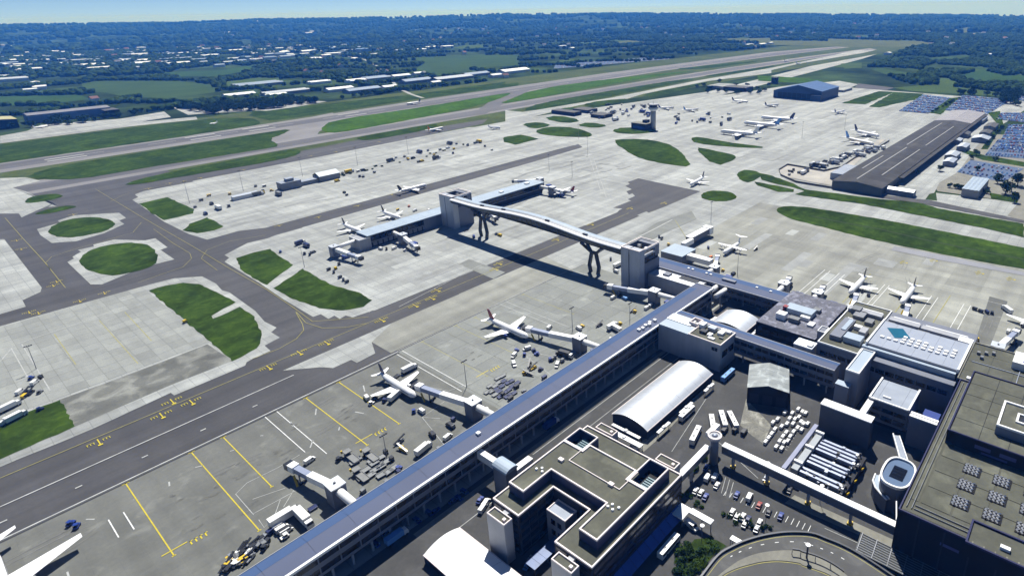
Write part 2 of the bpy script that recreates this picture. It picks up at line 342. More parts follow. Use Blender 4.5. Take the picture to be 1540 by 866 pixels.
# --- paving sheets
apron = struct('apron', [(-400,-200),(700,-200),(700,20),(660,160),(1500,120),(1560,640),(1250,700),(2400,760),(3100,830),(3100,880),(1300,760),(760,860),(-400,1000)], Z1, concrete)
airfield_turf = struct('airfield_turf', [(-500,900),(3450,760),(3500,1000),(3450,1330),(1600,1420),(1000,1400),(420,1400),(-500,1400)], 0.07, grass_dry)
taxiways = struct('taxiway', rect(-300,235,301.5,1010), Z2, asphalt)
taxi_q = struct('taxiway_under_bridge', rect(234,452,336.5,361), Z2, asphalt)
struct('taxiway_end', ats([(931,316.5),(936,314),(922,312.6),(949,302),(944,300),(955,295),(951,291),(946,293),(942,288),(950,285),(940.5,280),(947,277),(944,274),(953,271),(960,268.4),(990,275),(1053.5,288),(1000,311),(975.6,320),(972,318),(905,346)], 0), Z2+0.01, asphalt)
struct('taxi_lane', [(200,573),(540,585),(655,592),(668,612),(205,610)], Z2, asphalt)
struct('taxiway_beside_apron', [(230,858),(460,858),(700,872),(740,905),(620,915),(480,925),(230,905)], Z2, asphalt)
struct('taxiway_parallel', [(-300,948),(1500,952),(2350,918),(2950,870),(3020,925),(2400,985),(1900,1020),(1500,1030),(-300,1026)], Z2, shoulder)
struct('taxiway_parallel_centre', [(-300,966),(1500,970),(2350,935),(2900,890),(2930,905),(2400,960),(1900,1003),(1500,1010),(-300,1006)], Z2+0.03, runway_mat)
struct('runway_shoulder', [(-300,1118),(900,1126),(1700,1146),(2400,1100),(3060,1030),(3080,1100),(2600,1225),(1500,1262),(850,1240),(440,1210),(-300,1206)], Z2, shoulder)
struct('runway', [(-300,1142),(900,1150),(1700,1160),(2400,1118),(3000,1052),(3010,1080),(2600,1180),(1500,1212),(850,1208),(440,1190),(-300,1184)], Z2+0.04, runway_mat)
struct('exit_taxiway', ats([(400,190),(500,170),(520,180),(480,198),(470,215),(400,225),(405,209),(437,196)]), Z2+0.02, shoulder)
struct('rapid_exit', ats([(740,150),(770,140),(800,135),(770,150),(730,172),(640,185),(660,178),(720,165)]), Z2+0.02, runway_mat)
struct('far_pale_taxiway', ats(zm(760,0,3.85,[(0,640),(100,650),(600,570),(1100,470),(1540,395),(1540,425),(1300,455),(1180,470),(800,545),(700,575),(430,610),(150,680),(0,720)])), Z2+0.02, concrete)
struct('far_end_pavement', ats(zm(1140,0,3.85,[(0,410),(400,330),(560,292),(680,292),(600,310),(240,370),(0,425)])), Z2+0.05, concrete)
struct('perimeter_road', ats([(0,206),(100,196),(200,185),(295,176),(297,180),(200,190),(100,203),(0,216)]), Z2+0.04, concrete)
# --- pale concrete patches on the asphalt
P1 = lambda pts: ats(zm(0,210,3.85,pts))
PZ = Z3
struct('pale_apron_patch', ats([(-40,500),(0,491),(226,428),(262,419),(304,416),(325,427),(334,437),(345,440),(384,468),(398,484),(416,493),(408,500),(421,508),(398,520),(407,528),(380,540),(371,545),(369,550),(262,595),(257,591),(140,645),(100,662),(30,690),(-40,720)]), PZ, concrete)
struct('pale_island_surround', P1([(390,710),(430,690),(420,680),(470,650),(450,640),(545,620),(540,610),(660,580),(840,585),(900,573),(970,625),(930,640),(1010,695),(830,740),(590,840),(525,840)]), PZ, concrete)
struct('pale_island_surround', P1([(215,520),(350,482),(335,470),(430,440),(600,430),(690,425),(730,455),(690,470),(720,490),(600,545),(440,590),(300,600),(235,555)]), PZ, concrete)
struct('pale_stand', ats([(-40,372),(0,360.6),(6.5,360),(63,433),(61,439.5),(34,452),(39,461.6),(0,473),(-40,486)]), PZ, concrete)
struct('pale_corner', P1([(-200,235),(0,225),(150,220),(235,240),(75,280),(150,302),(330,388),(280,392),(310,370),(125,452),(110,430),(0,430),(-200,480)]), PZ, concrete)
struct('remote_apron', ats([(199,301),(208,297),(203,293),(216,288),(400,253),(536,225),(705,192),(742,190),(800,215),(868,219)])+[(655,613)]+ats([(400,343),(358.5,348),(311.7,361),(283,352),(247,334),(209,307.5)]), PZ, concrete)
struct('pier_apron', ats([(402,359),(372,366),(337.7,384),(345,388),(337.7,394),(389.6,425.6),(427,451),(471,477),(482.6,473),(494,480),(503,475),(511,480),(520,475),(530.6,477.7),(559,468)])+[(184,361.5),(400,361.5),(400,575),(210,572)], PZ, concrete)
struct('pale_fan', ats([(425.5,557.7),(484,552.5),(501,554),(528,541.6),(537,546),(564.4,531.7),(559,514.8)])+[(181,336)], PZ, concrete)
struct('warm_stand', ats([(559,514.8),(588,531.5)])+[(316,301.5),(322,335.5),(181,336)], PZ, concrete_warm)
struct('stained_strip', ats([(88,602),(150,580),(230,550),(312,518),(350,543),(260,578),(113,642)]), PZ+0.02, stained)
struct('old_stand', rect(-60,163,192,300.5), PZ, concrete_old)
struct('gate_stand', rect(163,330,192,300.5), PZ, concrete_stand)
struct('east_stand', rect(322,560,-60,262), PZ-0.02, concrete_warm)
struct('dark_stand_patch', ats([(988,335),(1040,318),(1048,330),(1000,350),(950,378),(930,372)]), PZ, concrete_stand)
# --- grass islands
def ragged(P, step=3.0, amp=0.55):
    out = []; d0 = Vector(P[0]).length
    step = max(step, d0*.008); amp = amp*max(1, d0/500)
    for i in range(len(P)):
        a, c = Vector(P[i]), Vector(P[(i+1) % len(P)]); d = c-a; n = max(1, int(d.length/step)); nn = Vector((-d.y,d.x)).normalized() if d.length > 0 else Vector((0,0))
        for k in range(n): out.append(tuple(a+d*(k/n)+nn*random.uniform(-amp,amp)))
    return out
def G(pts, k=2, m=None, conv=None): return struct('grass_island', ragged(chaikin((conv or ats)(pts), k) if k else (conv or ats)(pts)), Z4, m or grass)
G([(455,710),(480,665),(560,625),(690,600),(800,598),(880,620),(920,680),(910,715),(860,745),(690,790),(600,785),(500,755)], 2, None, P1)
G([(275,545),(300,500),(400,460),(540,448),(640,465),(670,490),(640,520),(560,545),(430,570),(340,568)], 2, None, P1)
G([(130,368),(170,335),(260,320),(340,316),(375,330),(290,352),(190,370)], 1, None, P1)
G([(185,438),(240,415),(340,390),(400,382),(450,389),(400,403),(300,427)], 1, None, P1)
G([(805,375),(970,335),(1130,405),(1120,430),(945,470)], 0, None, P1)
G([(1060,527),(1100,490),(1200,452),(1298,505),(1240,527),(1140,545)], 0, None, P1)
G([(356,389),(380,381),(406,375),(440,399),(402,429),(380,418),(362,405)], 0)
G([(412,434),(455,405),(500,430),(540,440),(559,452),(547,462),(515,467.5),(480,464),(440,450)], 0)
G([(224,437),(249,430),(275,426),(299,428),(330,442),(354,455),(317,476),(321,480),(362,461.5),(382,477),(392,498),(393,511),(387,524),(350,543.5)], 0)
G([(91,602),(113,642),(60,665),(0,692),(-40,712),(-40,650)], 0)
for pts in ([(39,264),(90,250),(200,232),(300,216),(400,200),(438,194.5),(425,203),(405,209),(422,220),(400,224),(300,240),(200,256),(120,270),(60,271)],
            [(183,278),(240,262),(400,232),(445,224),(456,229),(440,236),(400,245),(250,270),(200,279)],
            [(-30,222),(90,206),(300,180),(375,177),(396,185),(380,190),(200,217),(0,246),(-30,250)]): G(pts, 1)
e2 = lambda pts: ats(zm(380,0,3.85,pts)); e3 = lambda pts: ats(zm(760,0,3.85,pts)); e4 = lambda pts: ats(zm(1140,0,3.85,pts)); e7 = lambda pts: ats(zm(760,210,3.85,pts)); e8 = lambda pts: ats(zm(1140,210,3.85,pts))
G([(392,748),(450,700),(1000,620),(1480,538),(1500,545),(1380,592),(1200,640),(700,735),(500,770),(420,768)], 1, grass_bright, e2)
G([(595,797),(1050,718),(1080,730),(1000,757),(700,812),(620,814)], 1, None, e2)
G([(0,640),(100,638),(900,553),(1540,465),(1540,497),(940,577),(200,690),(100,700),(-20,672)], 0, None, e2)
G([(-30,598),(0,588),(170,518),(600,458),(1140,406),(1000,427),(700,472),(20,600)], 1, grass_bright, e3)
G([(92,643),(200,598),(600,528),(1050,455),(1105,460),(1000,482),(600,562),(200,638)], 1, None, e3)
G([(0,460),(600,385),(1540,285),(1540,298),(600,408),(0,490)], 0, grass_dry, e3)
G([(950,403),(1200,378),(1480,352),(1440,362),(1200,395),(1100,402)], 1, None, e3)
G([(1140,443),(1300,418),(1540,383),(1560,380),(1540,392),(1300,432),(1180,446)], 1, None, e3)
G([(778,553),(1000,508),(1190,472),(1120,495),(950,547),(850,560)], 1, None, e3)
G([(436,608),(560,583),(735,571),(640,602),(500,620)], 1, None, e3)
G([(240,648),(370,620),(475,630),(330,657)], 1, None, e3)
G([(215,688),(300,668),(455,700),(350,717)], 1, None, e3)
G([(405,728),(480,708),(605,730),(520,744)], 1, None, e3)
G([(90,718),(200,708),(275,730),(160,750)], 1, None, e3)
G([(165,762),(230,738),(350,735),(455,755),(510,782),(480,796),(330,793),(220,782)], 1, None, e3)
G([(-10,797),(90,782),(192,805),(60,840),(-10,825)], 0, None, e3)
G([(615,757),(680,738),(860,748),(875,766),(760,778),(660,775)], 1, None, e3)
G([(1065,802),(1120,793),(1300,828),(1490,850),(1485,860),(1300,853),(1100,832)], 1, None, e3)
G([(920,212),(942,209),(985,211),(1015,221),(1030,236),(1043,252),(1000,247),(962,239),(940,226)], 1)
G([(1088,43),(1200,63),(1335,93),(1338,112),(1215,160)], 1, None, e7)
G([(1125,325),(1160,303),(1230,295),(1315,308),(1345,335),(1310,355),(1230,360),(1150,348)], 2, None, e7)
G([(1335,205),(1370,178),(1430,178),(1498,205),(1420,252),(1365,237)], 1, None, e7)
G([(0,195),(60,205),(190,250),(270,290),(700,345),(950,370),(1040,400),(1540,490),(1540,568),(1300,512),(620,377),(265,327),(215,318),(270,300),(205,277),(120,262),(20,235)], 0, None, e8)
G([(-20,245),(120,272),(205,290),(205,305),(120,303),(0,268)], 0, None, e8)
G([(105,402),(160,386),(300,393),(800,478),(1540,628),(1640,650),(1640,775),(1540,752),(1200,692),(700,592),(350,502),(185,462),(120,428)], 1, None, e8)
G([(1030,378),(1330,425),(1340,440),(1200,420)], 0, None, e8)
G([(0,440),(200,450),(375,465),(360,482),(150,478),(0,470)], 0, grass_bright, e4)
G([(480,600),(700,530),(790,535),(620,605)], 0, None, e4)
G([(640,620),(790,535),(960,545),(930,575),(700,625)], 0, None, e4)
G([(990,655),(1110,570),(1175,565),(1060,665)], 0, None, e4)
# a drain across the big grass island
dr = ribbon('drain', e8([(310,445),(470,478),(700,520),(1000,590),(1250,640),(1540,695)]), 2.0, Z4+0.05, M('ditch', (0.022,0.035,0.015), 0.95, 0.3, 0.3), None); dr['kind'] = 'structure'
struct('dark_apron_edge', e8([(770,640),(790,620),(1000,660),(1540,770),(1540,790),(1000,690)]), Z4, M('concrete_bluish', (0.27,0.275,0.30), 0.85, 0.1, 0.05))
# --- concrete slabs of the remote stand on the left, each slab its own piece
rs = struct('remote_stand', rect(-12,97.5,404.5,538), PZ+0.02, slab_joint)
nx, ny = 13, 14
sx, sy = 109.5/nx, 133.5/ny
sm = MB().box(0.06, sx-0.06, 0.06, sy-0.06, 0, 0.05).mesh('concrete_slab', slab_mat)
for i in range(nx):
    for j in range(ny):
        x0, y0 = -12+i*sx, 404.5+j*sy
        if y0 > 538-(x0+12)*0.02-2: continue
        link('concrete_slab', sm, rs, (x0, y0, PZ+0.075))
gs = struct('gate_stand_paving', rect(165,315,203,300), PZ+0.02, slab_joint)
sm2 = MB().box(0.06, 14.94, 0.06, 12.06, 0, 0.04).mesh('concrete_slab', M('concrete_slab_gate', (0.335,0.35,0.325), 0.87, 0.08, 0.04, stain=(0.06,0.26,0.58), rnd=0.09, var2=(0.8,0.06), streak=(0.1,0.12,(1,0.2,1))))
for i in range(10):
    for j in range(8): link('concrete_slab', sm2, gs, (165+i*15, 203+j*12.125, PZ+0.085))
ML = PZ+0.155
# --- painted lines
def yl(pts, w=0.45, m=None, par=None, z=ML, nm='yellow_line'): return ribbon(nm, pts, w, z, m or yellow_paint, par or apron)
wl = lambda pts, w=0.4, m=None, par=None, z=ML: ribbon('white_line', pts, w, z, m or white_paint, par or apron)
wl([(-30,301.2),(163,301.2)], 0.6, M('white_edge_paint', (0.52,0.53,0.52), 0.7, 0.2, 0.3)); wl([(163,302),(330,301.5)], 0.5, grey_paint)
ribbon('drain_channel', [(-30,299.6),(163,299.6)], 0.8, ML, M('drain_dark', (0.05,0.05,0.055), 0.9), apron)
wl([(-20,324.6),(113,326)], 0.6, M('white_edge_paint', (0.52,0.53,0.52), 0.7, 0.2, 0.3))
for x in range(-10,110,24): wl([(x,313),(x+2.4,313)], 0.8, grey_paint)
for x0, y1, y0 in ((28.5,299.5,239),(53.6,299.5,226),(67.1,299.5,246.5),(106.8,299.5,238.5),(125,299.5,240.5),(178.8,300,238.5),(204,300,243.5),(219,299,252),(262,299,250)):
    yl([(x0,y1),(x0,y0)], 0.46 if x0 < 150 else 0.3, yellow_paint if x0 < 150 else yellow_faded); yl([(x0-1.4,y1-0.4),(x0+1.4,y1-0.4)], 0.5, yellow_paint if x0 < 150 else yellow_faded, nm='stop_bar'); yl([(x0-.7,y0),(x0+.7,y0)], 0.5, yellow_paint if x0 < 150 else yellow_faded, nm='stop_bar')
for x, y0 in ((86.4,257),(92.1,248),(161,238),(165.2,240),(242,250),(247,240)): wl([(x,300),(x,y0)], 0.38, grey_paint if x > 170 else white_paint)
for x in (18,23): wl([(x,280.2),(x,266)], 0.42)
for P_ in ([(84,257.2),(74.2,256.5),(61.4,257.5),(55.7,254.3),(55.6,236.2)], [(58.9,245.5),(70.3,241.2)], [(55.5,237),(73,236)], [(55.8,232),(55.4,226),(60.7,229),(66,236)], [(65,230.8),(72,237)], [(128,205),(135,236),(150,238)], [(135,236),(140,228)], [(200,205),(206,236),(240,230)], [(212,236),(216,222)], [(255,205),(262,234)], [(150,262),(157,244),(170,240)], [(228,262),(236,240),(250,236)]): wl(P_, 0.28, grey_paint)
for x in range(0,150,13):
    for y in (262,285): wl([(x+random.uniform(-2,2),y+random.uniform(-6,6)),(x+1.6,y+random.uniform(-.3,.3))], 0.6, grey_paint) if random.random() < .4 else None
yq = [(-30,347.5),(452,350)]
yl(yq, 0.35, yellow_faded, taxi_q); 
yl(ats([(144,285),(215,328),(290,371),(345,404),(400,435),(440,462),(470,484)])+[(176,356)], 0.35, yellow_faded, taxiways)
curve = ats([(380,540),(420,525),(446,510),(457,497),(455,488),(445,470)]); yl(curve, 0.35, yellow_faded, taxiways)
yl(ats([(446,470),(460,486),(485,494),(520,493),(551,487)]), 0.35, yellow_faded, taxiways)
yl(ats(zm(0,210,3.85,[(30,455),(130,570),(250,700),(380,860)])), 0.35, yellow_faded, taxiways)
yl(ats(zm(0,210,3.85,[(890,520),(1000,600),(1100,660),(1110,690),(1060,740),(940,780),(800,830)])), 0.3, yellow_faded, taxiways)
yl(ats(zm(0,210,3.85,[(640,360),(720,320),(830,290),(1000,262),(1300,205)])), 0.3, yellow_faded, taxiways)
yl(ats(zm(0,210,3.85,[(1540,555),(1330,590),(1200,640),(1165,690),(1260,760)])), 0.3, yellow_faded, taxiways)
yl(ats(zm(0,210,3.85,[(820,480),(770,540),(600,590),(420,640),(300,680),(265,715),(290,750)])), 0.3, yellow_faded, taxiways)
yl(ats([(868,262),(890,232),(880,222)]), 0.4, grey_paint); wl(ats([(884,230),(905,292)]), 0.55, grey_paint)
wl(ats([(893,240),(912,298)]), 0.6, grey_paint)
for (a, c) in (((149.4,482.3),(207.8,547.3)),((81.8,503),(114.3,548.6)),((188,470),(228,513))): yl(ats([a,c]), 0.4, yellow_faded, None, PZ+0.155)
for (a, c) in (((17,524),(42,568)),((33,518),(76,588)),((0,545),(16,526)),((0,527),(185,463))): wl(ats([a,c]), 0.5, grey_paint, None, PZ+0.155)
# painted taxiway designators: a lead-in bar, a dot and short strokes of faded yellow figures
def designator(px, py, s=1.0):
    s *= .85; p = at(px, py); o = MB(); z = ML+0.02
    def q(x0, x1, y0, y1): o.add([(p.x+x0*s,p.y+y0*s,z),(p.x+x1*s,p.y+y0*s,z),(p.x+x1*s,p.y+y1*s,z),(p.x+x0*s,p.y+y1*s,z)], [(0,1,2,3)])
    q(-.3,.3,-3,3.4); q(-1.1,1.1,-4.4,-3)
    t = o.build('taxiway_marking', yellow_paint, taxi_q); o = MB()
    for k in (-1,1):
        for i in range(3): q(k*2.1+i*1.5*k-.2, k*2.1+i*1.5*k+.2, -0.8, 1.6)
        q(min(k*1.8,k*5.4), max(k*1.8,k*5.4), 1.4, 1.7)
    o.build('taxiway_figures', M('yellow_figures', (0.46,0.40,0.04), 0.7, 0.15, 0.5), taxi_q); return t
for p in ((149,665),(243,625),(288,605),(259,604),(404,553),(450,531),(491,516),(574,482),(624,460),(649,449),(657,437),(744,405),(750,397),(836,361),(888,338),(947,314),(998,306)): designator(*p)
for p in ((25,362),(32,375),(80,430),(85,424),(44,470),(58,471),(120,453),(157,441),(110,323),(223,284),(255,276),(276,273),(302,268),(366,256),(419,340),(478,327),(537,310),(588,293),(467,235),(505,229),(570,214)): designator(p[0], p[1], 0.8)
for p in ((1358,395),(1403,392),(1472,411),(1519,420)): designator(p[0], p[1], 0.9)
# stand numbers on the near stands: rows of worn yellow strokes
for px, py in ((300,810),(573,650),(745,555)):
    p = at(px, py); o = MB()
    for i in range(4):
        o.add([(p.x-3+i*1.7,p.y-1,ML+.02),(p.x-2.5+i*1.7,p.y-1,ML+.02),(p.x-2.5+i*1.7,p.y+1.4,ML+.02),(p.x-3+i*1.7,p.y+1.4,ML+.02)], [(0,1,2,3)])
        o.add([(p.x-3+i*1.7,p.y+1.0,ML+.02),(p.x-1.8+i*1.7,p.y+1.0,ML+.02),(p.x-1.8+i*1.7,p.y+1.4,ML+.02),(p.x-3+i*1.7,p.y+1.4,ML+.02)], [(0,1,2,3)])
    o.add([(p.x-12,p.y+1.6,ML+.02),(p.x-3.5,p.y+1.6,ML+.02),(p.x-3.5,p.y+2.1,ML+.02),(p.x-12,p.y+2.1,ML+.02)], [(0,1,2,3)])
    o.build('stand_marking', yellow_paint, apron)
# runway markings
for i in range(8):
    y = 1148+i*4.4; ribbon('threshold_bar', [(70,y),(100,y)], 2.0, Z2+0.1, white_paint, apron)
for k in range(26):
    x = 180+k*95; y = np.interp(x, [-300,850,1500,2600], [1163,1179,1187,1160]); ribbon('centre_dash', [(x,y),(x+38,y)], 1.6, Z2+0.1, grey_paint, apron)
for x, y in ((150,1155),(150,1172),(330,1158),(330,1185),(420,1160),(420,1188),(600,1165),(600,1195)): ribbon('touchdown_bar', [(x,y),(x+45,y)], 5, Z2+0.1, grey_paint, apron)
# right-hand stands
for x0, x1, y in ((395,445,115),(395,448,83),(398,440,60),(395,450,-2)): yl([(x0-10,y),(x1,y)], 0.45, yellow_faded)
for y in (130,134,98,101,66,70,46,50,141,145): wl([(382,y),(432,y)], 0.4)
wl([(470,-40),(470,250)], 0.35, grey_paint); wl([(446,-40),(446,140)], 0.4, grey_paint)
wl(ats([(945,365),(1011,331)]), 0.5); yl(ats([(1015,331),(1032,358)]), 0.4, yellow_faded)
for a, c in (((555,470),(690,398)),((600,462),(760,380)),((465,400),(600,380)),((430,240),(600,205)),((290,300),(420,268))): wl(ats([a,c]), 0.4, grey_paint)
# --- landside paving
land_r = struct('service_road', [(60,60),(140,-40),(190,-60),(330,-60),(337,100),(345,179),(60,179.5)], PZ+0.02, road_mat)
wl([(150,172.5),(262,172.5)], 0.35, grey_paint, land_r); wl([(100,165),(262,165)], 0.3, grey_paint, land_r)
struct('kerb_strip', rect(90,262,174,176.5), PZ+0.10, pave)
struct('yard_gravel', ats([(1113,640),(1122,600),(1133,612),(1160,640),(1148,668),(1130,655)]), PZ+0.09, gravel)
struct('pavement', ats([(1195,745),(1350,815),(1350,830),(1180,757)]), PZ+0.09, pave)
struct('bay_paving', ats([(960,668),(985,650),(1060,560),(1075,575),(1000,652),(968,680)]), PZ+0.08, pave)


struct('hangar_apron', ats(zm(0,0,3.85,[(160,760),(240,725),(700,690),(950,648),(990,680),(860,700),(700,735),(0,825),(0,790)])), Z4+.05, concrete)
struct('works_yard', ats(zm(0,0,3.85,[(1000,625),(1540,605),(1540,640),(1180,660),(1090,668)])), Z4+.05, concrete)
struct('works_yard', ats(zm(380,0,3.85,[(0,615),(100,605),(330,585),(430,590),(230,625),(80,645),(0,640)])), Z4+.06, concrete)
struct('cargo_forecourt', ats(zm(1140,210,3.85,[(700,335),(1120,-10),(1180,-60),(1330,-40),(1250,60),(1160,190),(1050,250),(1020,310),(860,350)])), PZ+.045, concrete)
struct('verge', ats(zm(1140,210,3.85,[(1180,60),(1300,-40),(1640,0),(1640,560),(1540,480),(1440,440),(1510,365),(1040,300),(1000,250)])), Z3-.03, pave)
struct('verge', ats(zm(1140,210,3.85,[(1190,55),(1300,90),(1640,150),(1640,175),(1300,120),(1180,75)])), Z4+.03, grass)
struct('verge', ats(zm(1140,210,3.85,[(1340,310),(1510,340),(1500,370),(1350,345)])), Z4+.03, grass)
struct('verge', ats(zm(1140,0,3.85,[(1330,655),(1400,645),(1420,720),(1330,866),(1290,866),(1390,725)])), Z4+.03, grass)

struct('dark_stand_patch', ats(zm(1140,420,3.85,[(1340,100),(1445,130),(1345,385),(1255,365),(1300,230)])), PZ+.04, concrete_old)
struct('dark_stand_patch', ats([(690,398),(705,390),(760,410),(742,420)]), PZ+.04, concrete_stand)

# repair patches and tyre marks worn into the paving
rp_ = random.Random(31)
patch_m = [M('repair_concrete_dark', (0.30,0.31,0.30), 0.88, 0.12, 0.1), M('repair_concrete_pale', (0.415,0.43,0.415), 0.88, 0.1, 0.1), M('repair_concrete_mid', (0.33,0.34,0.33), 0.88, 0.12, 0.1)]
for (x0, x1, y0, y1, n) in ((210,400,372,560,26),(230,640,620,840,34),(420,640,452,560,14),(345,540,60,250,20),(700,1100,260,560,18)):
    for k in range(n):
        x, y = x0+(x1-x0)*rp_.random(), y0+(y1-y0)*rp_.random(); x, y = round(x/7.5)*7.5, round(y/7.5)*7.5; w, h = rp_.choice((7.5,15,22.5,45)), rp_.choice((7.5,7.5,15))
        o = MB().sheet(rect(x+.1,x+w-.1,y+.1,y+h-.1), PZ+.075+.0004*k).build('repair_patch', rp_.choice(patch_m), apron)
rubber = M('tyre_rubber_mark', (0.20,0.20,0.195), 0.9, 0.25, 0.2)
for (x0, x1, y0, y1, n, ln) in ((215,400,375,470,10,60),(230,640,620,840,16,90),(-20,150,262,296,10,24),(165,320,225,298,12,30),(420,600,452,560,10,60),(345,470,20,240,10,40)):
    for k in range(n):
        x, y = x0+(x1-x0)*rp_.random(), y0+(y1-y0)*rp_.random(); L_ = ln*rp_.uniform(.4,1); c = rp_.uniform(-.25,.25)
        for d in (0, 2.6): ribbon('tyre_mark', [(x+L_*t, y+d+c*L_*t*t) for t in (0,.25,.5,.75,1)], .32, ML-.012+.0003*k, rubber, apron)
stain_m = M('oil_stain', (0.13,0.13,0.115), 0.85, 0.3, 0.3)
for cx_, cy_ in ((48,262),(44,250),(60,272),(62,262),(88,280),(112,262),(116,270),(74,268),(40,272),(140,262),(186,262),(206,270),(220,258),(58,240),(80,262)):
    for k in range(3):
        a, c = cx_+rp_.uniform(-5,5), cy_+rp_.uniform(-4,4); r1, r2 = rp_.uniform(.8,3.2), rp_.uniform(.4,1.0)
        MB().sheet([(a+r1*math.cos(t)*rp_.uniform(.6,1.2), c+r2*math.sin(t)*rp_.uniform(.6,1.2)) for t in [2*math.pi*i/14 for i in range(14)]], ML-.03+.0005*k).build('oil_stain', stain_m, apron)
# ------------------------------------------------------------------ buildings
def panes(t, face, c, a0, a1, z0, z1, n, gap=0.5, mat=None, nm='window', d=0.06):
    """n panes along one face: face 'x' lies in the plane x=c looking to -X, 'y' in the plane y=c looking to -Y."""
    w = (a1-a0)/n
    b = MB()
    if face == 'y': b.box(gap/2, w-gap/2, -d, 0.02, 0, z1-z0)
    else: b.box(-d, 0.02, gap/2, w-gap/2, 0, z1-z0)
    me = b.mesh(nm, mat or glass); o = Vector((0,0,0)); q = t
    while q is not None: o += q.location; q = q.parent
    for i in range(n):
        link(nm, me, t, Vector((a0+i*w, c, z0) if face == 'y' else (c, a0+i*w, z0))-o)
def block(t, x0, x1, y0, y1, z0, z1, wall, roof, par=None, nm='wall', pw=0.6, ph=0.5):
    """walls, a roof sheet and a coping round it"""
    P = rect(x0,x1,y0,y1)
    MB().prism(P, z0, z1-0.4).build(nm, wall, t)
    MB().prism(rect(x0+pw,x1-pw,y0+pw,y1-pw), z1-0.4, z1-0.12).build('roof', roof, t)
    MB().coping(P, pw, z1-0.4, z1-0.4+ph).build('parapet', par or pink_coping, t)
def lump(t, nm, x0, x1, y0, y1, z0, z1, mat, bev=0.0): return MB().box(x0,x1,y0,y1,z0,z1).build(nm, mat, t)

# long pier with the blue roof
pier = thing('pier_building', 'long gate pier with blue two-tone roof running diagonally across the apron', 'building', (150,187,0))
PX0, PX1, PY0, PY1 = -34, 324, 180.5, 193.5
lump(pier, 'ground_floor_wall', PX0, PX1-1, 186, 193.0, 0, 5.2, dark_clad)
lump(pier, 'upper_wall', PX0, PX1-0.4, 181.4, 193.1, 5.2, 15.4, grey_clad)
lump(pier, 'end_wall', PX1-0.4, PX1, 181.2, 193.3, 0, 15.4, light_clad)
panes(pier, 'y', 181.4, PX0, PX1-1, 11.2, 13.4, 47, 0.5); panes(pier, 'y', 181.4, PX0, PX1-1, 6.6, 9.0, 47, 0.5)
cm = MB().box(-0.35,0.35,-0.35,0.35,0,5.2).mesh('column', light_clad)
for i in range(47): link('column', cm, pier, (PX0+4+i*7.6-150, 182.2-187, 0))
rz = 16.6
pm = MB().add([(0.04,180.5-187,15.55),(15.2-0.04,180.5-187,15.55),(15.2-0.04,0.9,rz),(0.04,0.9,rz)], [(0,1,2,3)]).mesh('roof_panel', blue_roof_b)
pn = MB().add([(0.04,0.95,rz),(15.2-0.04,0.95,rz),(15.2-0.04,6.5,15.55),(0.04,6.5,15.55)], [(0,1,2,3)]).mesh('roof_panel', blue_roof_a)
for i in range(23): link('roof_panel', pm, pier, (PX0+i*15.2-150,0,0)); link('roof_panel', pn, pier, (PX0+i*15.2-150,0,0))
lump(pier, 'roof_panel', PX0+23*15.2+.04, PX1-.1, 180.6, 193.4, 15.45, 15.6, blue_roof_b)
MB().box(PX0,PX1,179.9,180.9,15.0,15.95).build('fascia', white_clad, pier)
MB().box(PX0,PX1,193.35,193.6,15.2,15.75).build('gutter', light_clad, pier)
MB().box(PX1-0.3,PX1+0.35,180.1,193.6,15.2,15.9).build('end_coping', light_clad, pier)
for x, y in ((262,184.6),(258,185.4),(256,184.2),(253.5,185.2),(250,184.6),(247,185.2),(131,186.3)): lump(pier, 'roof_vent', x, x+1.7, y-0.9, y+0.9, 16, 17.3, white_clad)
# stair tower hanging on the pier's landside
st = thing('stair_tower', 'white capped stair tower with curved hood linking pier and office block', 'tower', (127,172,0))
lump(st, 'shaft', 124.5, 130.5, 160.5, 168.5, 0, 13.5, grey_clad)
lump(st, 'link_corridor', 126.3, 128.9, 168.5, 181.2, 9.5, 13.2, white_clad)
hood = MB(); rr = []
for k in range(9):
    a = math.pi*k/8; rr.append((127.5-3.4*math.cos(a), 13.5+1.9*math.sin(a)))
hood.loft([[(x, y, z) for x, z in rr] for y in (160, 169)]); hood.build('hood', pale_roof, st)
lump(st, 'link_corridor', 130.5, 140, 161, 164, 8, 11, white_clad)

def corridor(name, label, x0, x1, y0, y1, z0, z1, faces, ma, mb, n):
    t = thing(name, label, 'building', ((x0+x1)/2, (y0+y1)/2, 0))
    xm = x0+(x1-x0)*0.55
    lump(t, 'wall', x0+0.4, x1-0.3, y0, y1, z0, z1-0.3, grey_clad)
    panes(t, 'x', x0+0.4, y0+0.5, y1-0.5, z1-4.6, z1-2.6, n, 0.5); panes(t, 'x', x0+0.4, y0+0.5, y1-0.5, z1-9.0, z1-7.0, n, 0.5)
    ln = (y1-y0)/max(1, round((y1-y0)/12)); k = round((y1-y0)/ln)
    p = MB().add([(x0,0.03,z1-.25),(xm,0.03,z1+.35),(xm,ln-.03,z1+.35),(x0,ln-.03,z1-.25)], [(0,1,2,3)]).mesh('roof_panel', mb)
    q = MB().add([(xm+.03,0.03,z1+.35),(x1,0.03,z1-.2),(x1,ln-.03,z1-.2),(xm+.03,ln-.03,z1+.35)], [(0,1,2,3)]).mesh('roof_panel', ma)
    for i in range(k):
        for me in (p, q): link('roof_panel', me, t, (-(x0+x1)/2, y0+i*ln-(y0+y1)/2, 0))
    MB().box(x0-.3,x0+.25,y0,y1,z1-.8,z1-.15).build('fascia', light_clad, t); MB().box(x1-.2,x1+.2,y0,y1,z1-.6,z1-.1).build('gutter', light_clad, t)
    for i in range(int((y1-y0)//12)): lump(t, 'column', x0+.6, x0+1.3, y0+3+i*12, y0+3.7+i*12, 0, z0, light_clad)
    return t
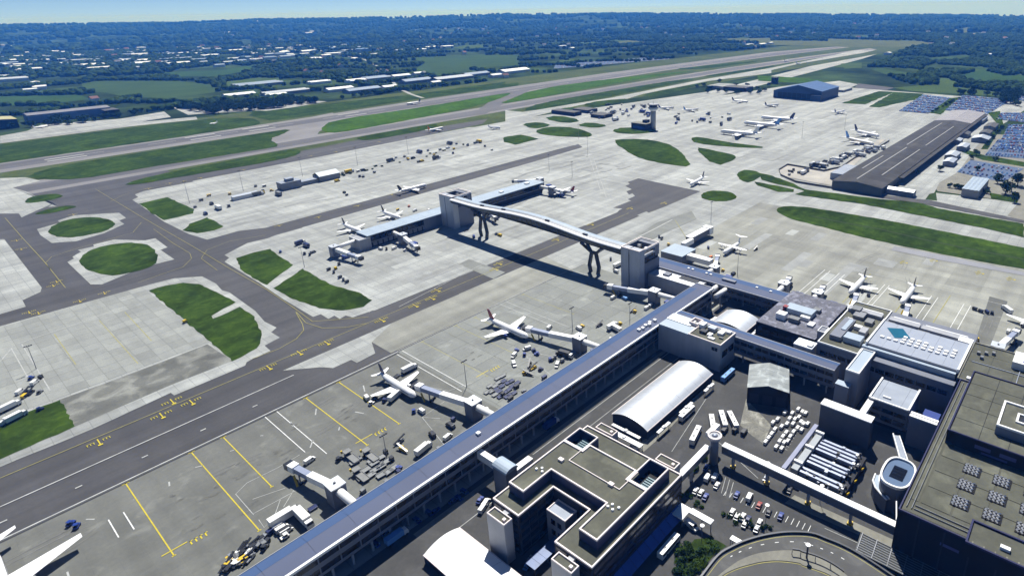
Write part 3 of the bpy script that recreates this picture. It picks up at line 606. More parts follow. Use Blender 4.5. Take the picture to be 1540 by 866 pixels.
corridor('link_building', 'blue roofed link building between the pier and the terminal blocks', 276, 284, 82, 180, 5, 16, 'x', blue_roof_a, blue_roof_b, 22)
cc = corridor('link_building', 'lilac roofed building with small white rooflights beside the near bridge tower', 339, 354, 139, 246, 4, 12, 'x', blue_roof_a, blue_roof_b, 24)
for y in (214,210.5,199,195.5,160,150): lump(cc, 'rooflight', 347.2, 348.6, y, y+1.6, 12.2, 13.0, white_clad)
lump(cc, 'roof_plant', 345, 348, 176, 186, 12.2, 13.4, grey_clad)
for y, z in ((186,9.5),(179,9.5)):
    t = thing('tube_link', ('upper' if y > 182 else 'lower')+' of two white tubular links between pier end and lilac roofed building', 'walkway', (331,y,0))
    MB().tube([(324.5,y,z),(339,y,z)], 1.7, 10).build('tube', white_clad, t, True); lump(t, 'post', 331, 331.6, y-.3, y+.3, 0, z-1.5, light_clad)
# plant annex astride the link
ax = thing('annex_building', 'pale boxy annex with rooftop plant beside the blue pier roof', 'building', (269,160,0))
MB().prism(rect(260.4,277.6,139,180.2), 0, 16.6).build('wall', M('annex_clad', (0.52,0.53,0.55), 0.5, 0.06, 0.15, streak=(0.4,0.1,(1,1,0.05))), ax)
lump(ax, 'roof_sheet', 260.4, 268.4, 159.6, 180, 16.6, 16.9, pale_roof); lump(ax, 'roof_sheet', 268.6, 276, 164, 180, 16.6, 17.3, white_roof); lump(ax, 'roof_sheet', 276.1,277.6,139,180,16.6,16.8,pale_roof)
MB().coping(rect(260.4,277.6,139,160), .6, 16.6, 17.3).build('parapet', pink_coping, ax); lump(ax, 'roof', 261, 277, 139.6, 159.4, 16.6, 16.75, olive_roof)
MB().coping(rect(271,277.6,160.2,166), .6, 16.7, 18.6).build('parapet', pink_coping, ax)
for x0,x1,y0,y1,h,m in ((270.5,275,156,159,2.6,white_clad),(266,269,152,156,1.6,vdark),(271,274.5,149,153.5,2.2,galv),(265,268,148,150.5,1.4,white_clad),(270,273.5,143.5,146.8,1.5,white_clad),(274.5,277,141,147,1.2,white_clad),(263,265,145,149,0.8,white_clad),(267,268,141.5,144,0.9,equip_grey)): lump(ax, 'roof_plant', x0,x1,y0,y1,16.7,16.75+h,m)
panes(ax, 'x', 260.4, 140.8, 144.6, 12.5, 14.6, 2, 0.15, None); panes(ax, 'y', 139, 262, 276, 8, 12, 2, 1.0)

# bridge towers
def bridge_tower(label, x0, x1, y0, y1, zt):
    t = thing('bridge_tower', label, 'tower', ((x0+x1)/2,(y0+y1)/2,0))
    ym = y0+(y1-y0)*0.56
    # two clad slabs with a dark slit, and an open frame behind
    lump(t, 'core', x0+0.7, x1-0.6, y0+0.6, y1-0.5, 0, zt-4.5, dark_clad)
    for k in range(3):
        w = (y1-ym-0.5)/3; lump(t, 'cladding_panel', x0, x0+6, ym+.5+k*w+.03, ym+.5+(k+1)*w-.03, 0, zt, silver_clad)
    for k in range(4):
        w = (ym-.3-y0)/4; lump(t, 'cladding_panel', x0, x0+6, y0+k*w+.03, y0+(k+1)*w-.03, 0, zt, silver_clad)
    lump(t, 'side_wall', x0+6.2, x1, y0, y0+1, 0, zt-11, grey_clad); lump(t, 'side_wall', x1-5, x1, y0+.2, y1-.2, zt-9, zt-.8, grey_clad)
    lump(t, 'beam', x0+6.2, x1-5, y0+.1, y0+1.1, zt-6, zt-4.4, silver_clad); lump(t, 'beam', x0+6.2, x1-5, y0+.1, y0+1.1, zt-2, zt-.6, silver_clad)
    lump(t, 'rear_wall', x0+6.2, x1-5.2, y1-1, y1, 0, zt-1, grey_clad)
    lump(t, 'glazing', x0+7, x1-5.3, y0+.5, y0+.7, zt-10.5, zt-6.2, glass)
    MB().coping(rect(x0,x1,y0,y1), .7, zt, zt+.5).build('parapet', pink_coping, t)
    for x, y, h, m in ((x0+8,y0+4,2.2,equip_grey),(x0+11,y0+8,3,steel_dark),(x0+14,y0+4,2,white_clad),(x0+15,y0+11,2.4,equip_grey),(x0+8.5,y0+11,1.6,galv)): lump(t, 'roof_plant', x, x+2.6, y, y+2.6, zt-4.5, zt-4.5+h, m)
    return t
bridge_tower('silver clad tower where the footbridge lands, nearest to the long pier', 317, 341.3, 236.2, 253, 30)
bridge_tower('silver clad tower at the far landing of the footbridge, on the island pier', 319, 341.5, 451, 470.5, 31)
# the high footbridge
br = thing('passenger_bridge', 'huge arched passenger bridge spanning the taxiway between two towers', 'bridge', (322,352,0))
N = 34; ys = np.linspace(253, 451, N+1)
def bz(y):
    u = (y-253)/198; w = min(1, max(0, (y-268)/160)); return 29.4+0.8*u+3.9*(.5-.5*math.cos(2*math.pi*w)), 22.8+2.6*u+0.9*math.sin(math.pi*u)+2.6*max(0,(u-.86)/.14)**1.5
prof = lambda zt, zb: [(316.6,zt-1.0),(318.2,zb+0.6),(319.5,zb),(325.5,zb),(326.6,zb+.6),(327.6,zt-1.0)]
def sweep(fn, name, mat, closed=False, smooth=True):
    rings = []
    for y in ys: zt, zb = bz(y); rings.append([(x, y, z) for x, z in fn(zt, zb)])
    return MB().loft(rings, 0, closed, closed).build(name, mat, br, smooth)
sweep(lambda zt, zb: [(316.5,zt-1.1),(317.4,zt-3.8),(318.9,zb+.3),(325.8,zb+.3),(327.0,zt-3.8),(327.7,zt-1.1)], 'glazed_side', M('bridge_glazing', (0.055,0.06,0.045), 0.3, 0.2, 0.1, spec=0.6))
sweep(lambda zt, zb: [(318.2,zb+.5),(319.2,zb-.1),(325.4,zb-.1),(326.3,zb+.5)], 'underside', steel_dark)
sweep(lambda zt, zb: [(316.0,zt-1.15),(316.1,zt-.75),(317.2,zt-.25),(318.6,zt-.05)], 'roof_edge', white_clad)
sweep(lambda zt, zb: [(318.6,zt-.12),(320.2,zt-.2),(321.6,zt+.1)], 'roof_gutter', steel_grey)
sweep(lambda zt, zb: [(321.6,zt+.15),(323,zt+.38),(325,zt+.3),(327,zt-.4),(328.1,zt-1.1)], 'roof', pale_roof)
for i in range(1, N, 1):
    y = ys[i]; zt, zb = bz(y); MB().beam((316.45,y,zt-1.2),(318.5,y,zb+.2), .28, .3).build('rib', steel_grey, br)
for y in (410,382,330,290): zt, zb = bz(y); lump(br, 'roof_hatch', 319.6, 321.2, y-2, y+2, zt-.1, zt+.9, steel_dark)
for y0, s in ((413,1),(283,-1)):                                       # the two Y-shaped trestles
    for dy in (-3.6, 3.6):
        zt, zb = bz(y0)
        MB().beam((321.8,y0+dy*1.0,0),(321.8,y0+dy*1.35,6), 2.1, 2.2).build('leg', steel_dark, br)
        MB().beam((321.8,y0+dy*1.35,5.5),(321.8,y0+dy*0.55,zb-6.5), 2.1, 2.2).build('leg', steel_dark, br)
        for dx in (-2.8, 2.8): MB().beam((321.8,y0+dy*0.6,zb-7),(321.8+dx,y0+dy*3.0,zb+.2), 1.7, 1.8).build('branch', steel_dark, br)
    MB().beam((321.8,y0-3,zb-6.8),(321.8,y0+3,zb-6.8), 2.0, 2.0).build('cross_beam', steel_dark, br)
# building at the foot of the near tower
tb = thing('gate_building', 'low grey gate building at the foot of the near bridge tower', 'building', (330,220,0))
MB().prism([(326,194),(338.5,194),(338.5,247),(341.5,247),(341.5,236),(327,235.8)], 0, 10).build('wall', light_clad, tb)
lump(tb, 'roof', 327, 338, 195, 235, 10, 10.25, white_roof); lump(tb, 'roof_plant', 331, 336, 221, 226, 10.2, 11.4, grey_clad); lump(tb, 'roof_well', 333, 338, 199, 214, 10.3, 10.5, vdark)
MB().coping(rect(326.4,338.4,194,235.5), .5, 10, 10.7).build('parapet', light_clad, tb)
# island pier (beyond the taxiway)
ip = thing('island_pier', 'pale roofed island pier at the far end of the passenger bridge', 'building', (348,479,0))
lump(ip, 'wall', 246, 453, 471.5, 487, 0, 11.2, dark_clad); 
for i in range(21):
    x = 243.5+i*10.1
    MB().box(x+.05,x+10.05,470,488.6,11.3,12.0).build('roof_panel', pale_roof, ip)
panes(ip, 'y', 471.5, 248, 318, 6.2, 10, 14, .5); panes(ip, 'y', 471.5, 344, 452, 6.2, 10, 20, .5); panes(ip, 'y', 471.5, 248, 318, 1.2, 4.4, 14, 1.2, steel_grey)
lump(ip, 'spandrel', 246.5, 452.5, 471.2, 471.5, 4.8, 5.6, grey_clad); lump(ip, 'wall_block', 300, 319, 470.6, 487, 0, 10.9, grey_clad)
for x0,x1,y0,y1,z,m in ((236,246.4,470.5,487,9.8,light_clad),(451,463,480,488,10.4,grey_clad),(398,402,476,480,13.2,white_clad),(436,441,478,482,13.4,white_clad)): lump(ip, 'end_block', x0,x1,y0,y1,0 if z < 12 else 12, z, m)
MB().coping(rect(236,246.4,470.5,487), .5, 9.8, 10.4).build('parapet', white_clad, ip)
# --- office block
of = thing('office_building', 'dark office block with olive felt roof, pale copings and open courtyard', 'building', (137,124,0))
low = [(109.3,100.9),(163,100.9),(163,150),(109.3,150),(109.3,136),(127.3,136),(127.3,118),(109.3,118)]
MB().prism(low, 0, 18.6).build('wall', dark_clad, of); MB().coping(low, .55, 18.6, 19.3).build('parapet', pink_coping, of); 
MB().prism([(109.8,101.4),(162.5,101.4),(162.5,149.5),(109.8,149.5),(109.8,136.5),(127.8,136.5),(127.8,117.5),(109.8,117.5)], 18.6, 18.75).build('terrace', olive_panel, of)
upp = [(115.8,104.2),(144.5,104.2),(144.5,113.6),(150.5,113.6),(150.5,137.5),(146,137.5),(146,148),(115.8,148),(115.8,140),(130.5,140),(130.5,112.4),(115.8,112.4)]
MB().prism(upp, 18.7, 22.6).build('upper_wall', M('navy_cladding', (0.035,0.045,0.11), 0.5, 0.1, 0.2), of)
MB().prism([(116.4,104.8),(144,104.8),(144,112),(150,112),(150,138),(146,138),(146,147.4),(116.4,147.4),(116.4,140.6),(131.1,140.6),(131.1,111.8),(116.4,111.8)], 22.6, 22.75).build('roof', olive_roof, of)
MB().coping(upp, .55, 22.6, 23.3).build('parapet', pink_coping, of)
for x0,x1,y0,y1 in ((146.1,156,137.6,148),(144.6,159,104.2,113.5)):
    MB().coping(rect(x0,x1,y0,y1), .5, 18.7, 22.6).build('plant_well_wall', M('navy_cladding', (0.035,0.045,0.11)), of)
    MB().coping(rect(x0,x1,y0,y1), .5, 22.62, 23.35).build('plant_well_coping', pink_coping, of); lump(of, 'plant_well', x0+.6,x1-.6,y0+.6,y1-.6,18.7,18.82, black_clad)
    for k in range(6): lump(of, 'louvre', x0+2+k*1.2, x0+2.6+k*1.2, y0+2.4, y1-3.6, 18.9, 20.2, M('teal_louvre', (0.10,0.20,0.24), 0.4))
MB().coping([(138.5,112.6),(150.2,112.6),(150.2,138.3),(138.5,138.3)], .3, 22.7, 23.2).build('roof_kerb', pink_coping, of)
for x, y in ((136,139.6),(137.9,115.6)): lump(of, 'roof_hatch', x, x+1.6, y, y+2.2, 22.7, 23.7, pink_coping)
vm = MB().cyl(0,0,22.7,23.4,.62,10,0,.5).mesh('roof_cowl', white_clad)
for x, y in ((127.6,138.8+3.2),(128.9,143.4),(127.3,144.8),(129.6,108.6),(131.4,110.2),(129.7,110.9),(131.6,107.4)): link('roof_cowl', vm, of, (x-137,y-124,0))
for x0,x1,y0,y1 in ((103.3,107.2,137,146.4),(103.6,107.4,104.8,114),(163.8,168,105,114.4),(164.2,168.2,137,146.5)):
    lump(of, 'stair_turret', x0,x1,y0,y1,0,18.6, light_clad); MB().coping(rect(x0,x1,y0,y1), .4, 18.6, 19.2).build('turret_coping', pink_coping, of); lump(of, 'turret_roof', x0+.5,x1-.5,y0+.5,y1-.5,18.6,18.7, olive_panel)
    lump(of, 'turret_hatch', x0+1.2,x0+2.3,y0+1.2,y0+2.4,18.7,19.6, pink_coping)
    if x0 < 120: lump(of, 'turret_link', x1, 109.4, (y0+y1)/2-1.2, (y0+y1)/2+1.2, 0, 18.3, light_clad)
    else: lump(of, 'turret_link', 162.9, x0, (y0+y1)/2-1.2, (y0+y1)/2+1.2, 0, 18.3, light_clad)
lump(of, 'core_tower', 120.8,127.2,124,133.6,0,14.6, grey_clad); MB().coping(rect(120.8,127.2,124,133.6), .4, 14.6, 15.1).build('core_coping', pink_coping, of); lump(of, 'core_roof', 121.3,126.7,124.5,133.1,14.6,14.75, pale_roof_grey)
panes(of, 'x', 120.8, 125.5, 132, 9.5, 12, 2, 1.2); panes(of, 'x', 120.8, 125.5, 132, 4.5, 7, 2, 1.2)
for k in range(5):
    z = 1.5+k*3.5
    panes(of, 'y', 100.9, 110, 162.5, z, z+1.9, 9, .35, M('office_glass', (0.012,0.018,0.05), 0.15, 0.1, 0.3, spec=0.6))
    panes(of, 'x', 109.3, 101.6, 117.4, z, z+1.9, 3, .35); panes(of, 'x', 109.3, 136.6, 149.4, z, z+1.9, 3, .35); panes(of, 'x', 127.3, 118.6, 123, z, z+1.9, 2, .35); panes(of, 'y', 136, 110, 127, z, z+1.9, 4, .35)
for k in range(9):
    x = 120+k*4.5; MB().add([(x+.05,97.2,3.6),(x+4.4,97.2,3.6),(x+4.4,100.8,6.2),(x+.05,100.8,6.2)], [(0,1,2,3)]).build('glass_awning', blue_glass, of)
lump(of, 'entrance_canopy', 155.6,162.4,95.6,100.8,5.4,5.9, white_clad); lump(of, 'entrance_canopy', 160.3,163,86,95.6,5.3,5.8, white_clad)
for x, y in ((157,96.5),(161,90),(162,86.6)): lump(of, 'canopy_post', x,x+.3,y,y+.3,0,5.3, light_clad)
cv = thing('courtyard_canopy', 'blue glazed canopy inside the office courtyard', 'canopy', (112,127,0))
for k in range(5): lump(cv, 'glass_panel', 106+k*3.0, 108.9+k*3.0, 125.5, 130.5, 3.6, 3.75, M('courtyard_glass', (0.10,0.16,0.33), 0.3, 0.15, 0.3))
for x in (106.5,113,120): lump(cv, 'post', x,x+.3,126,126.3,0,3.6, steel_grey); lump(cv, 'post', x,x+.3,130,130.3,0,3.6, steel_grey)
# barrel-vaulted sheds
def vault(name, label, x0, x1, y0, y1, ze, zc, along='x', n=12, mat=None, wall=None, panels=8):
    t = thing(name, label, 'building', ((x0+x1)/2,(y0+y1)/2,0))
    q = []
    a0, a1 = (y0, y1) if along == 'x' else (x0, x1)
    for k in range(n+1):
        u = k/n; q.append((a0+(a1-a0)*u, ze+(zc-ze)*math.sin(math.pi*u)**0.85))
    b0, b1 = (x0, x1) if along == 'x' else (y0, y1); w = (b1-b0)/panels
    for i in range(panels):
        c0, c1 = b0+i*w+.03, b0+(i+1)*w-.03
        rings = [[(c, a, z) if along == 'x' else (a, c, z) for a, z in q] for c in (c0, c1)]
        MB().loft(rings if along == 'x' else rings[::-1], 0, False, False).build('roof_sheet', mat or white_roof, t, True)
    for c in (b0+.4, b1-.4):
        vs = [(c, a, z-.1) if along == 'x' else (a, c, z-.1) for a, z in q]; n2 = len(vs)
        vs += [(c, a1, 0) if along == 'x' else (a1, c, 0), (c, a0, 0) if along == 'x' else (a0, c, 0)]
        MB().add(vs, [tuple(range(len(vs)))]).build('end_wall', wall or dark_clad, t)
    for a in (a0+.3, a1-.5):
        (MB().box(x0+.5,x1-.5,a,a+.2,0,ze) if along == 'x' else MB().box(a,a+.2,y0+.5,y1-.5,0,ze)).build('side_wall', wall or dark_clad, t)
    for a, o in ((a0,-.15),(a1,0)):
        (MB().box(x0,x1,a+o,a+o+.3,ze-.3,ze+.15) if along == 'x' else MB().box(a+o,a+o+.3,y0,y1,ze-.3,ze+.15)).build('gutter', pink_coping, t)
    return t
vault('vaulted_hall', 'long white barrel roofed hall between the pier and the office block', 190, 250, 137.2, 158.3, 5.2, 8.2)
vault('vaulted_hall', 'short white barrel roofed hall behind the blue link building', 299.5, 320.3, 144.5, 167.3, 5.2, 8.0, 'x', 12, None, None, 4)
vault('entrance_roof', 'dazzling white curved roof below the office block at the bottom edge', 85, 101, 100, 162, 4.0, 6.0, 'y', 10, M('white_fabric', (0.82,0.82,0.82), 0.6, 0.03, 0.3), None, 10)
# canopies round the halls
for x0,x1,y0,y1,z,l in ((180.5,183.2,134.5,154.5,3.3,'long white canopy at the near gable of the vaulted hall'),(185.2,186.8,138.5,155,3.2,'narrow white canopy close to the near gable of the vaulted hall'),(194,204,133.4,134.9,3.2,'white bay shelter at the near corner of the vaulted hall'),(213,224,133.2,134.7,3.2,'white bay shelter halfway along the vaulted hall'),(236,245,133.2,134.6,3.2,'white bay shelter at the far end of the vaulted hall'),(298,310,168.8,170.6,3.4,'white shelter beside the short vaulted hall'),(303,314,140.6,142,3.4,'pale shelter on the landside of the short vaulted hall'),(160.8,163,66,78,3.2,'white covered way beside the curved ramp')):
    t = thing('bay_shelter', l, 'shelter', ((x0+x1)/2,(y0+y1)/2,0)); lump(t, 'roof', x0,x1,y0,y1,z,z+.3, white_clad); lump(t, 'roof_box', (x0+x1)/2-.8,(x0+x1)/2+.8,(y0+y1)/2-.6,(y0+y1)/2+.6,z+.3,z+.9, white_clad)
    for x in (x0+.2,x1-.4):
        for y in (y0+.2,y1-.4): lump(t, 'post', x,x+.2,y,y+.2,0,z, light_clad)
# gabled workshop
gb = thing('gabled_shed', 'grey corrugated shed with shallow gable roof beside the white coach yard', 'building', at(1154,592,0), math.radians(24)); gb.scale = (1.15,1.2,1.25)
for s in (-1, 1):
    for k in range(6):
        x = -9.5+k*3.2; MB().add([(x+.03,0,9.6),(x+3.15,0,9.6),(x+3.15,s*8.6,7.6),(x+.03,s*8.6,7.6)], [(0,1,2,3) if s < 0 else (3,2,1,0)]).build('roof_sheet', M('weathered_sheet', (0.46,0.50,0.50), 0.6, 0.15, 0.2, stain=(0.2,0.35,0.52), rnd=0.05), gb, loc=(0,0,0))
MB().add([(-9.2,-8.4,0),(9.4,-8.4,0),(9.4,8.4,0),(-9.2,8.4,0),(-9.2,-8.4,7.5),(9.4,-8.4,7.5),(9.4,8.4,7.5),(-9.2,8.4,7.5),(-9.2,0,9.4),(9.4,0,9.4)], [(0,1,5,4),(2,3,7,6),(3,0,4,8,7),(1,2,6,9,5)]).build('wall', black_clad, gb, loc=(0,0,0))
for y in (-5.5,0,5.5): MB().box(-9.3,-9.2,y-2,y+2,0,5).build('door', dark_clad, gb, loc=(0,0,0))
# dark block
dk = thing('mottled_roof_building', 'dark square building with mottled grey roof and rooftop plant', 'building', (327,120,0))
MB().prism(rect(301,353.5,102.2,138), 0, 14.6).build('wall', black_clad, dk)
for i in range(5):
    for j in range(4): lump(dk, 'roof_panel', 301+i*10.5+.04, 311.5+i*10.5-.04, 102.2+j*8.95+.04, 111.15+j*8.95-.04, 14.6, 14.95, M('mottled_panel', (0.25,0.255,0.32), 0.75, 0.15, 0.2, stain=(0.25,0.5,0.5), var2=(0.8,0.18), rnd=0.05))
for x0,x1,y0,y1,h,m in ((322,330,113,130,3.2,pale_roof),(322,325,128.5,131,3.5,red),(311,316,125,130.5,3.6,white_clad),(312,316,117,123,2.6,equip_grey),(318.5,321,113,118.5,2.2,white_clad),(313,318,108.5,112,1.2,white_clad),(332,336,112,116,2,equip_grey)): lump(dk, 'roof_plant', x0,x1,y0,y1,14.95,14.95+h,m)
panes(dk, 'x', 301, 103, 137, 9, 11.5, 8, .5); panes(dk, 'y', 102.2, 303, 352, 9, 11.5, 10, .5)
lump(dk, 'lift_housing', 303,310,98.4,102.1,0,19.5, grey_clad); MB().coping(rect(303,310,98,102.2), .4, 19.5, 20).build('lift_coping', white_clad, dk)
# terminal's northern block with the pale membrane roof and rooflights
tn = thing('terminal_block', 'terminal block with pale membrane roof, rows of white rooflights and a blue panel', 'building', (318,60,0))
MB().prism(rect(291.5,352,31,97.6), 0, 19.4).build('wall', grey_clad, tn); 
MB().coping(rect(291.5,352,76,97.6), .6, 19.4, 20.2).build('parapet', white_clad, tn); lump(tn, 'roof', 292.2,351.4,76,97,19.4,19.6, olive_roof)
for x0,x1,y0,y1,h,m in ((299,324,88,94,2.6,grey_clad),(308,322,88.6,91,3.1,pale_roof),(300,307,78,87,3.2,pale_roof),(326,332,80,84,2,equip_grey),(311,318,79,82.5,3,light_clad),(317,320,83,87,2.2,white_clad),(322,325,90,93,2.4,white_clad),(330,338,86,92,2,steel_grey),(336,342,90,95,2.8,equip_grey)): lump(tn, 'roof_plant', x0,x1,y0,y1,19.6,19.6+h,m)
lump(tn, 'penthouse_wall', 299.6,330,31.5,74.4,19.4,23.2, grey_clad)
for i in range(6): lump(tn, 'roof_membrane', 300+.03, 330-.03, 31.6+i*7.1+.04, 38.7+i*7.1-.04, 23.2, 23.5, M('membrane_panel', (0.34,0.38,0.46), 0.55, 0.06, 0.2, rnd=0.03))
MB().box(299.4,331,74.3,75.2,22,24.3).build('parapet', white_clad, tn); MB().box(299.4,335,31,32,22,24.3).build('parapet', white_clad, tn); lump(tn, 'roof_ledge', 297.3,299.6,32,76.2,18.6,22.4, pale_roof)
MB().add([(313.5,64.5,23.62),(318,57.8,23.62),(326.5,63.8,23.62),(322.5,71,23.62)], [(0,1,2,3)]).build('blue_rooflight', teal_panel, tn)
rl = MB().prism(rect(-.85,.85,-.95,.95), 0, .75).mesh('rooflight', white_clad)
for j in range(11):
    for i in range(3):
        if (j > 6 and i == 2 and j % 2) or (j < 3 and i > 0): continue
        link('rooflight', rl, tn, (310.5+i*3.2-318+(0.9 if j > 8 else 0), 70-j*3.35-60, 23.5))
for i, (y0, y1) in enumerate(((78,97),(58,74),(34,57))): lump(tn, 'airside_gallery', 337,341.8,y0,y1,19.5,21.6, light_clad); lump(tn, 'gallery_roof', 342,344.5,y0+1,y1-1,19.5,20.6, white_clad)
for y in (70,52): lump(tn, 'gallery_vent', 332.5,336,y,y+6,19.5,20.8, equip_grey)
panes(tn, 'x', 291.5, 33, 96, 13, 15.4, 13, .6); lump(tn, 'corner_hut', 333,338.5,32.2,38,19.4,22.6, white_clad)
sb = thing('stair_block', 'small white roofed stair block between link building and terminal', 'building', (292,104,0)); lump(sb, 'wall', 286.5,294,98.5,108.5,0,16.8, light_clad); lump(sb, 'roof', 286.3,294.2,98.3,108.7,16.8,17.3, white_roof); lump(sb, 'roof_box', 287.5,291,99,101.5,17.3,18.1, white_clad)
tw = thing('slim_tower', 'slim tall tower with white rimmed roof in front of the membrane roof', 'tower', (284,72,0))
lump(tw, 'wall', 271.7,297,69,75.6,0,20.6, M('slim_tower_clad', (0.30,0.31,0.36), 0.5, 0.06, 0.2)); lump(tw, 'roof', 272.3,296.4,69.6,75,20.6,20.8, pale_roof); MB().coping(rect(271.7,297,69,75.6), .6, 20.6, 21.4).build('parapet', white_clad, tw); lump(tw, 'lobby', 267.5,271.7,72,78.5,0,14, M('lobby_clad', (0.28,0.30,0.36), 0.5, 0.06, 0.2)); lump(tw, 'lobby_roof', 267.4,271.8,71.9,78.6,14,14.3, pale_roof)
bx = thing('raised_box', 'grey roofed box block with white rims between dark wall and terminal', 'building', (274,52,0))
lump(bx, 'wall', 263.6,283.3,43.2,61.2,4.5,15.6, grey_clad); panes(bx, 'x', 263.6, 44, 60.5, 6, 8.6, 3, .4); panes(bx, 'x', 263.6, 44, 60.5, 10.5, 12.6, 3, .4); lump(bx, 'core', 267,281,46,58,0,4.5, dark_clad)
for i in range(3): lump(bx, 'roof_panel', 264+.03,283-.03, (43.6,47.2,57.6)[i]+.04, (47.2,57.6,60.8)[i]-.04, 15.6,15.8, pale_roof_grey)
for y in (43.2,60.4): lump(bx, 'rim', 263.4,283.5,y,y+.8,15.6,16.5, white_clad)
lump(bx, 'rim', 263.3,264.1,44,60.4,15.6,16.3, white_clad); lump(bx, 'roof_hatch', 267.5,268.4,52.5,56,15.8,16.5, white_clad)
sw = thing('screen_wall', 'tall dark slab building with bright white top', 'building', (248,66,0))
lump(sw, 'wall', 245.9,250.8,54.6,77.4,0,14.7, M('slab_clad', (0.11,0.115,0.135), 0.6, 0.08, 0.2)); lump(sw, 'cap', 245.7,251,54.4,77.6,14.7,15.2, white_clad); lump(sw, 'link', 251,263.4,58.6,61.4,12.5,15, white_clad)
sg = thing('screen_wall', 'grey windowless block with white top against the terminal side', 'building', (263,36,0))
lump(sg, 'wall', 260.4,264,31.2,42.2,0,15.6, M('blank_clad', (0.24,0.25,0.30), 0.6, 0.08, 0.2)); lump(sg, 'cap', 260.2,262,31,42.4,15.6,16.1, white_clad); lump(sg, 'cap', 262.6,264.2,31,42.4,15.6,16.1, white_clad)
bw = thing('blue_canopy', 'low blue canopy in the shadow beside the terminal', 'canopy', (276,38,0)); lump(bw, 'roof', 270,284,33,40,6.5,6.9, blue); lump(bw, 'wall', 271,283.5,33.5,39.5,0,6.5, dark_clad)
# main terminal
tm = thing('terminal_building', 'large terminal with olive panelled roof, navy edging and woven rooflights', 'building', (240,0,0))
MB().prism([(191,-60),(292,-60),(292,29.2),(191,29.2)], 0, 23.4).build('wall', black_clad, tm)
MB().coping([(191,-60),(292,-60),(292,29.2),(191,29.2)], .45, 23.4, 24.1).build('navy_coping', navy_trim, tm)
MB().prism(rect(191.8,291.2,-59,28.4), 23.4, 23.5).build('roof_base', olive_dark, tm)
for i in range(9):
    for j in range(8):
        x0, y0 = 199+i*10.3, 24.2-(j+1)*9.9
        if x0+10 > 240 and y0+9.6 > -70 and x0 > 238: continue
        MB().prism(rect(x0+.35,x0+9.95,y0+.35,y0+9.55), 23.5, 23.66).build('roof_panel', olive_panel, tm)
MB().prism(rect(192.4,198.6,-58,27.8), 23.5, 23.62).build('roof_walkway', olive_panel, tm); MB().prism(rect(199.3,290,24.6,27.8), 23.5, 23.62).build('roof_walkway', olive_panel, tm)
for y in (25.6,27.2): lump(tm, 'roof_rail', 194,290,y,y+.15,23.66,24.2, steel_grey)
for x in (194.4,196.4): lump(tm, 'roof_rail', x,x+.15,8,25,23.66,24.1, steel_grey)
# woven rooflights: three saw-tooth strips crossing three others
def woven(cx, cy):
    q = MB(); q.box(-2.9,2.9,-2.9,2.9,0,.25,1)
    for y in (-1.9,-.65,.65,1.9):
        for k in range(6):
            x0, x1 = -2.7+k*.9, -1.8+k*.9; a, b = (y-.42, y+.42) if k % 2 == 0 else (y+.42, y-.42)
            q.add([(x0,a-.12,.45),(x1,b-.12,.45),(x1,b+.24,.85),(x0,a+.24,.85)], [(0,1,2,3)], 0); q.add([(x0,a+.24,.85),(x1,b+.24,.85),(x1,b+.42,.3),(x0,a+.42,.3)], [(0,1,2,3)], 0)
    return q.mesh('woven_rooflight', [white_clad, black_clad])
wm = woven(0, 0)
for x in (207.4,217.8,228):
    for y in (12.8,3.0,-6.8): link('woven_rooflight', wm, tm, (x-240, y, 23.66))
MB().prism(rect(239.5,292.5,-60,24.6), 23.5, 29.4).build('upper_wall', black_clad, tm); MB().coping(rect(239.5,292.5,-60,24.6), .45, 29.4, 30.0).build('navy_coping', navy_trim, tm)
for i in range(5):
    for j in range(6): MB().prism(rect(240.4+i*10.3+.1,250.5+i*10.3,23.8-(j+1)*10+.1,23.8-j*10-.1), 29.4, 29.55).build('roof_panel', olive_panel, tm)
MB().prism(rect(248.4,268.4,-30,9.6), 29.5, 33.2).build('penthouse_wall', grey_clad, tm); MB().coping(rect(248.4,268.4,-30,9.6), .8, 33.2, 34).build('penthouse_coping', white_clad, tm); MB().prism(rect(249.2,267.6,-29,8.8), 33.2, 33.35).build('penthouse_roof', olive_roof, tm); MB().coping(rect(255,262,-20,4), .8, 33.35, 34).build('well_coping', white_clad, tm); lump(tm, 'well', 255.8,261.2,-19,3.2,33.36,33.5, vdark)
MB().prism(rect(187.5,199.3,-60,8), 20.5, 25.4).build('corner_wall', black_clad, tm); MB().coping(rect(187.5,199.3,-60,8), .6, 25.4, 26.2).build('navy_coping', navy_trim, tm); MB().prism(rect(188.2,198.6,-59,7.3), 25.4, 25.5).build('corner_roof', olive_panel, tm); lump(tm, 'roof_hatch', 191.5,193,-4,-1.2,25.5,26.6, white_clad)
for k in range(8): lump(tm, 'roof_step', 188.6+k*.0, 189.4, 5.8-k*3.2, 6.2-k*3.2, 25.5,25.75, pave)
panes(tm, 'x', 191, 9, 15, 17, 18.2, 1, .2, M('blue_window', (0.05,0.06,0.2), 0.3)); panes(tm, 'x', 239.5, -1, 16, 26, 27.6, 2, 3, M('blue_window', (0.05,0.06,0.2), 0.3)); panes(tm, 'x', 239.5, 3, 12, 24.4, 25.2, 1, .2, M('blue_window', (0.05,0.06,0.2), 0.3))
for y0 in range(-50,29,8): lump(tm, 'mullion', 190.75,191,y0,y0+.5,0,23, dark_clad)
tu = thing('terminal_block', 'olive roofed airside wing of the terminal with a white rooftop unit', 'building', (312,0,0))
MB().prism(rect(292.6,334,-60,30.6), 0, 23).build('wall', dark_clad, tu)
for i in range(4):
    for j in range(9): MB().prism(rect(293.2+i*10.1+.06,303.2+i*10.1,30-(j+1)*10+.06,30-j*10-.06), 23, 23.2).build('roof_panel', olive_panel, tu)
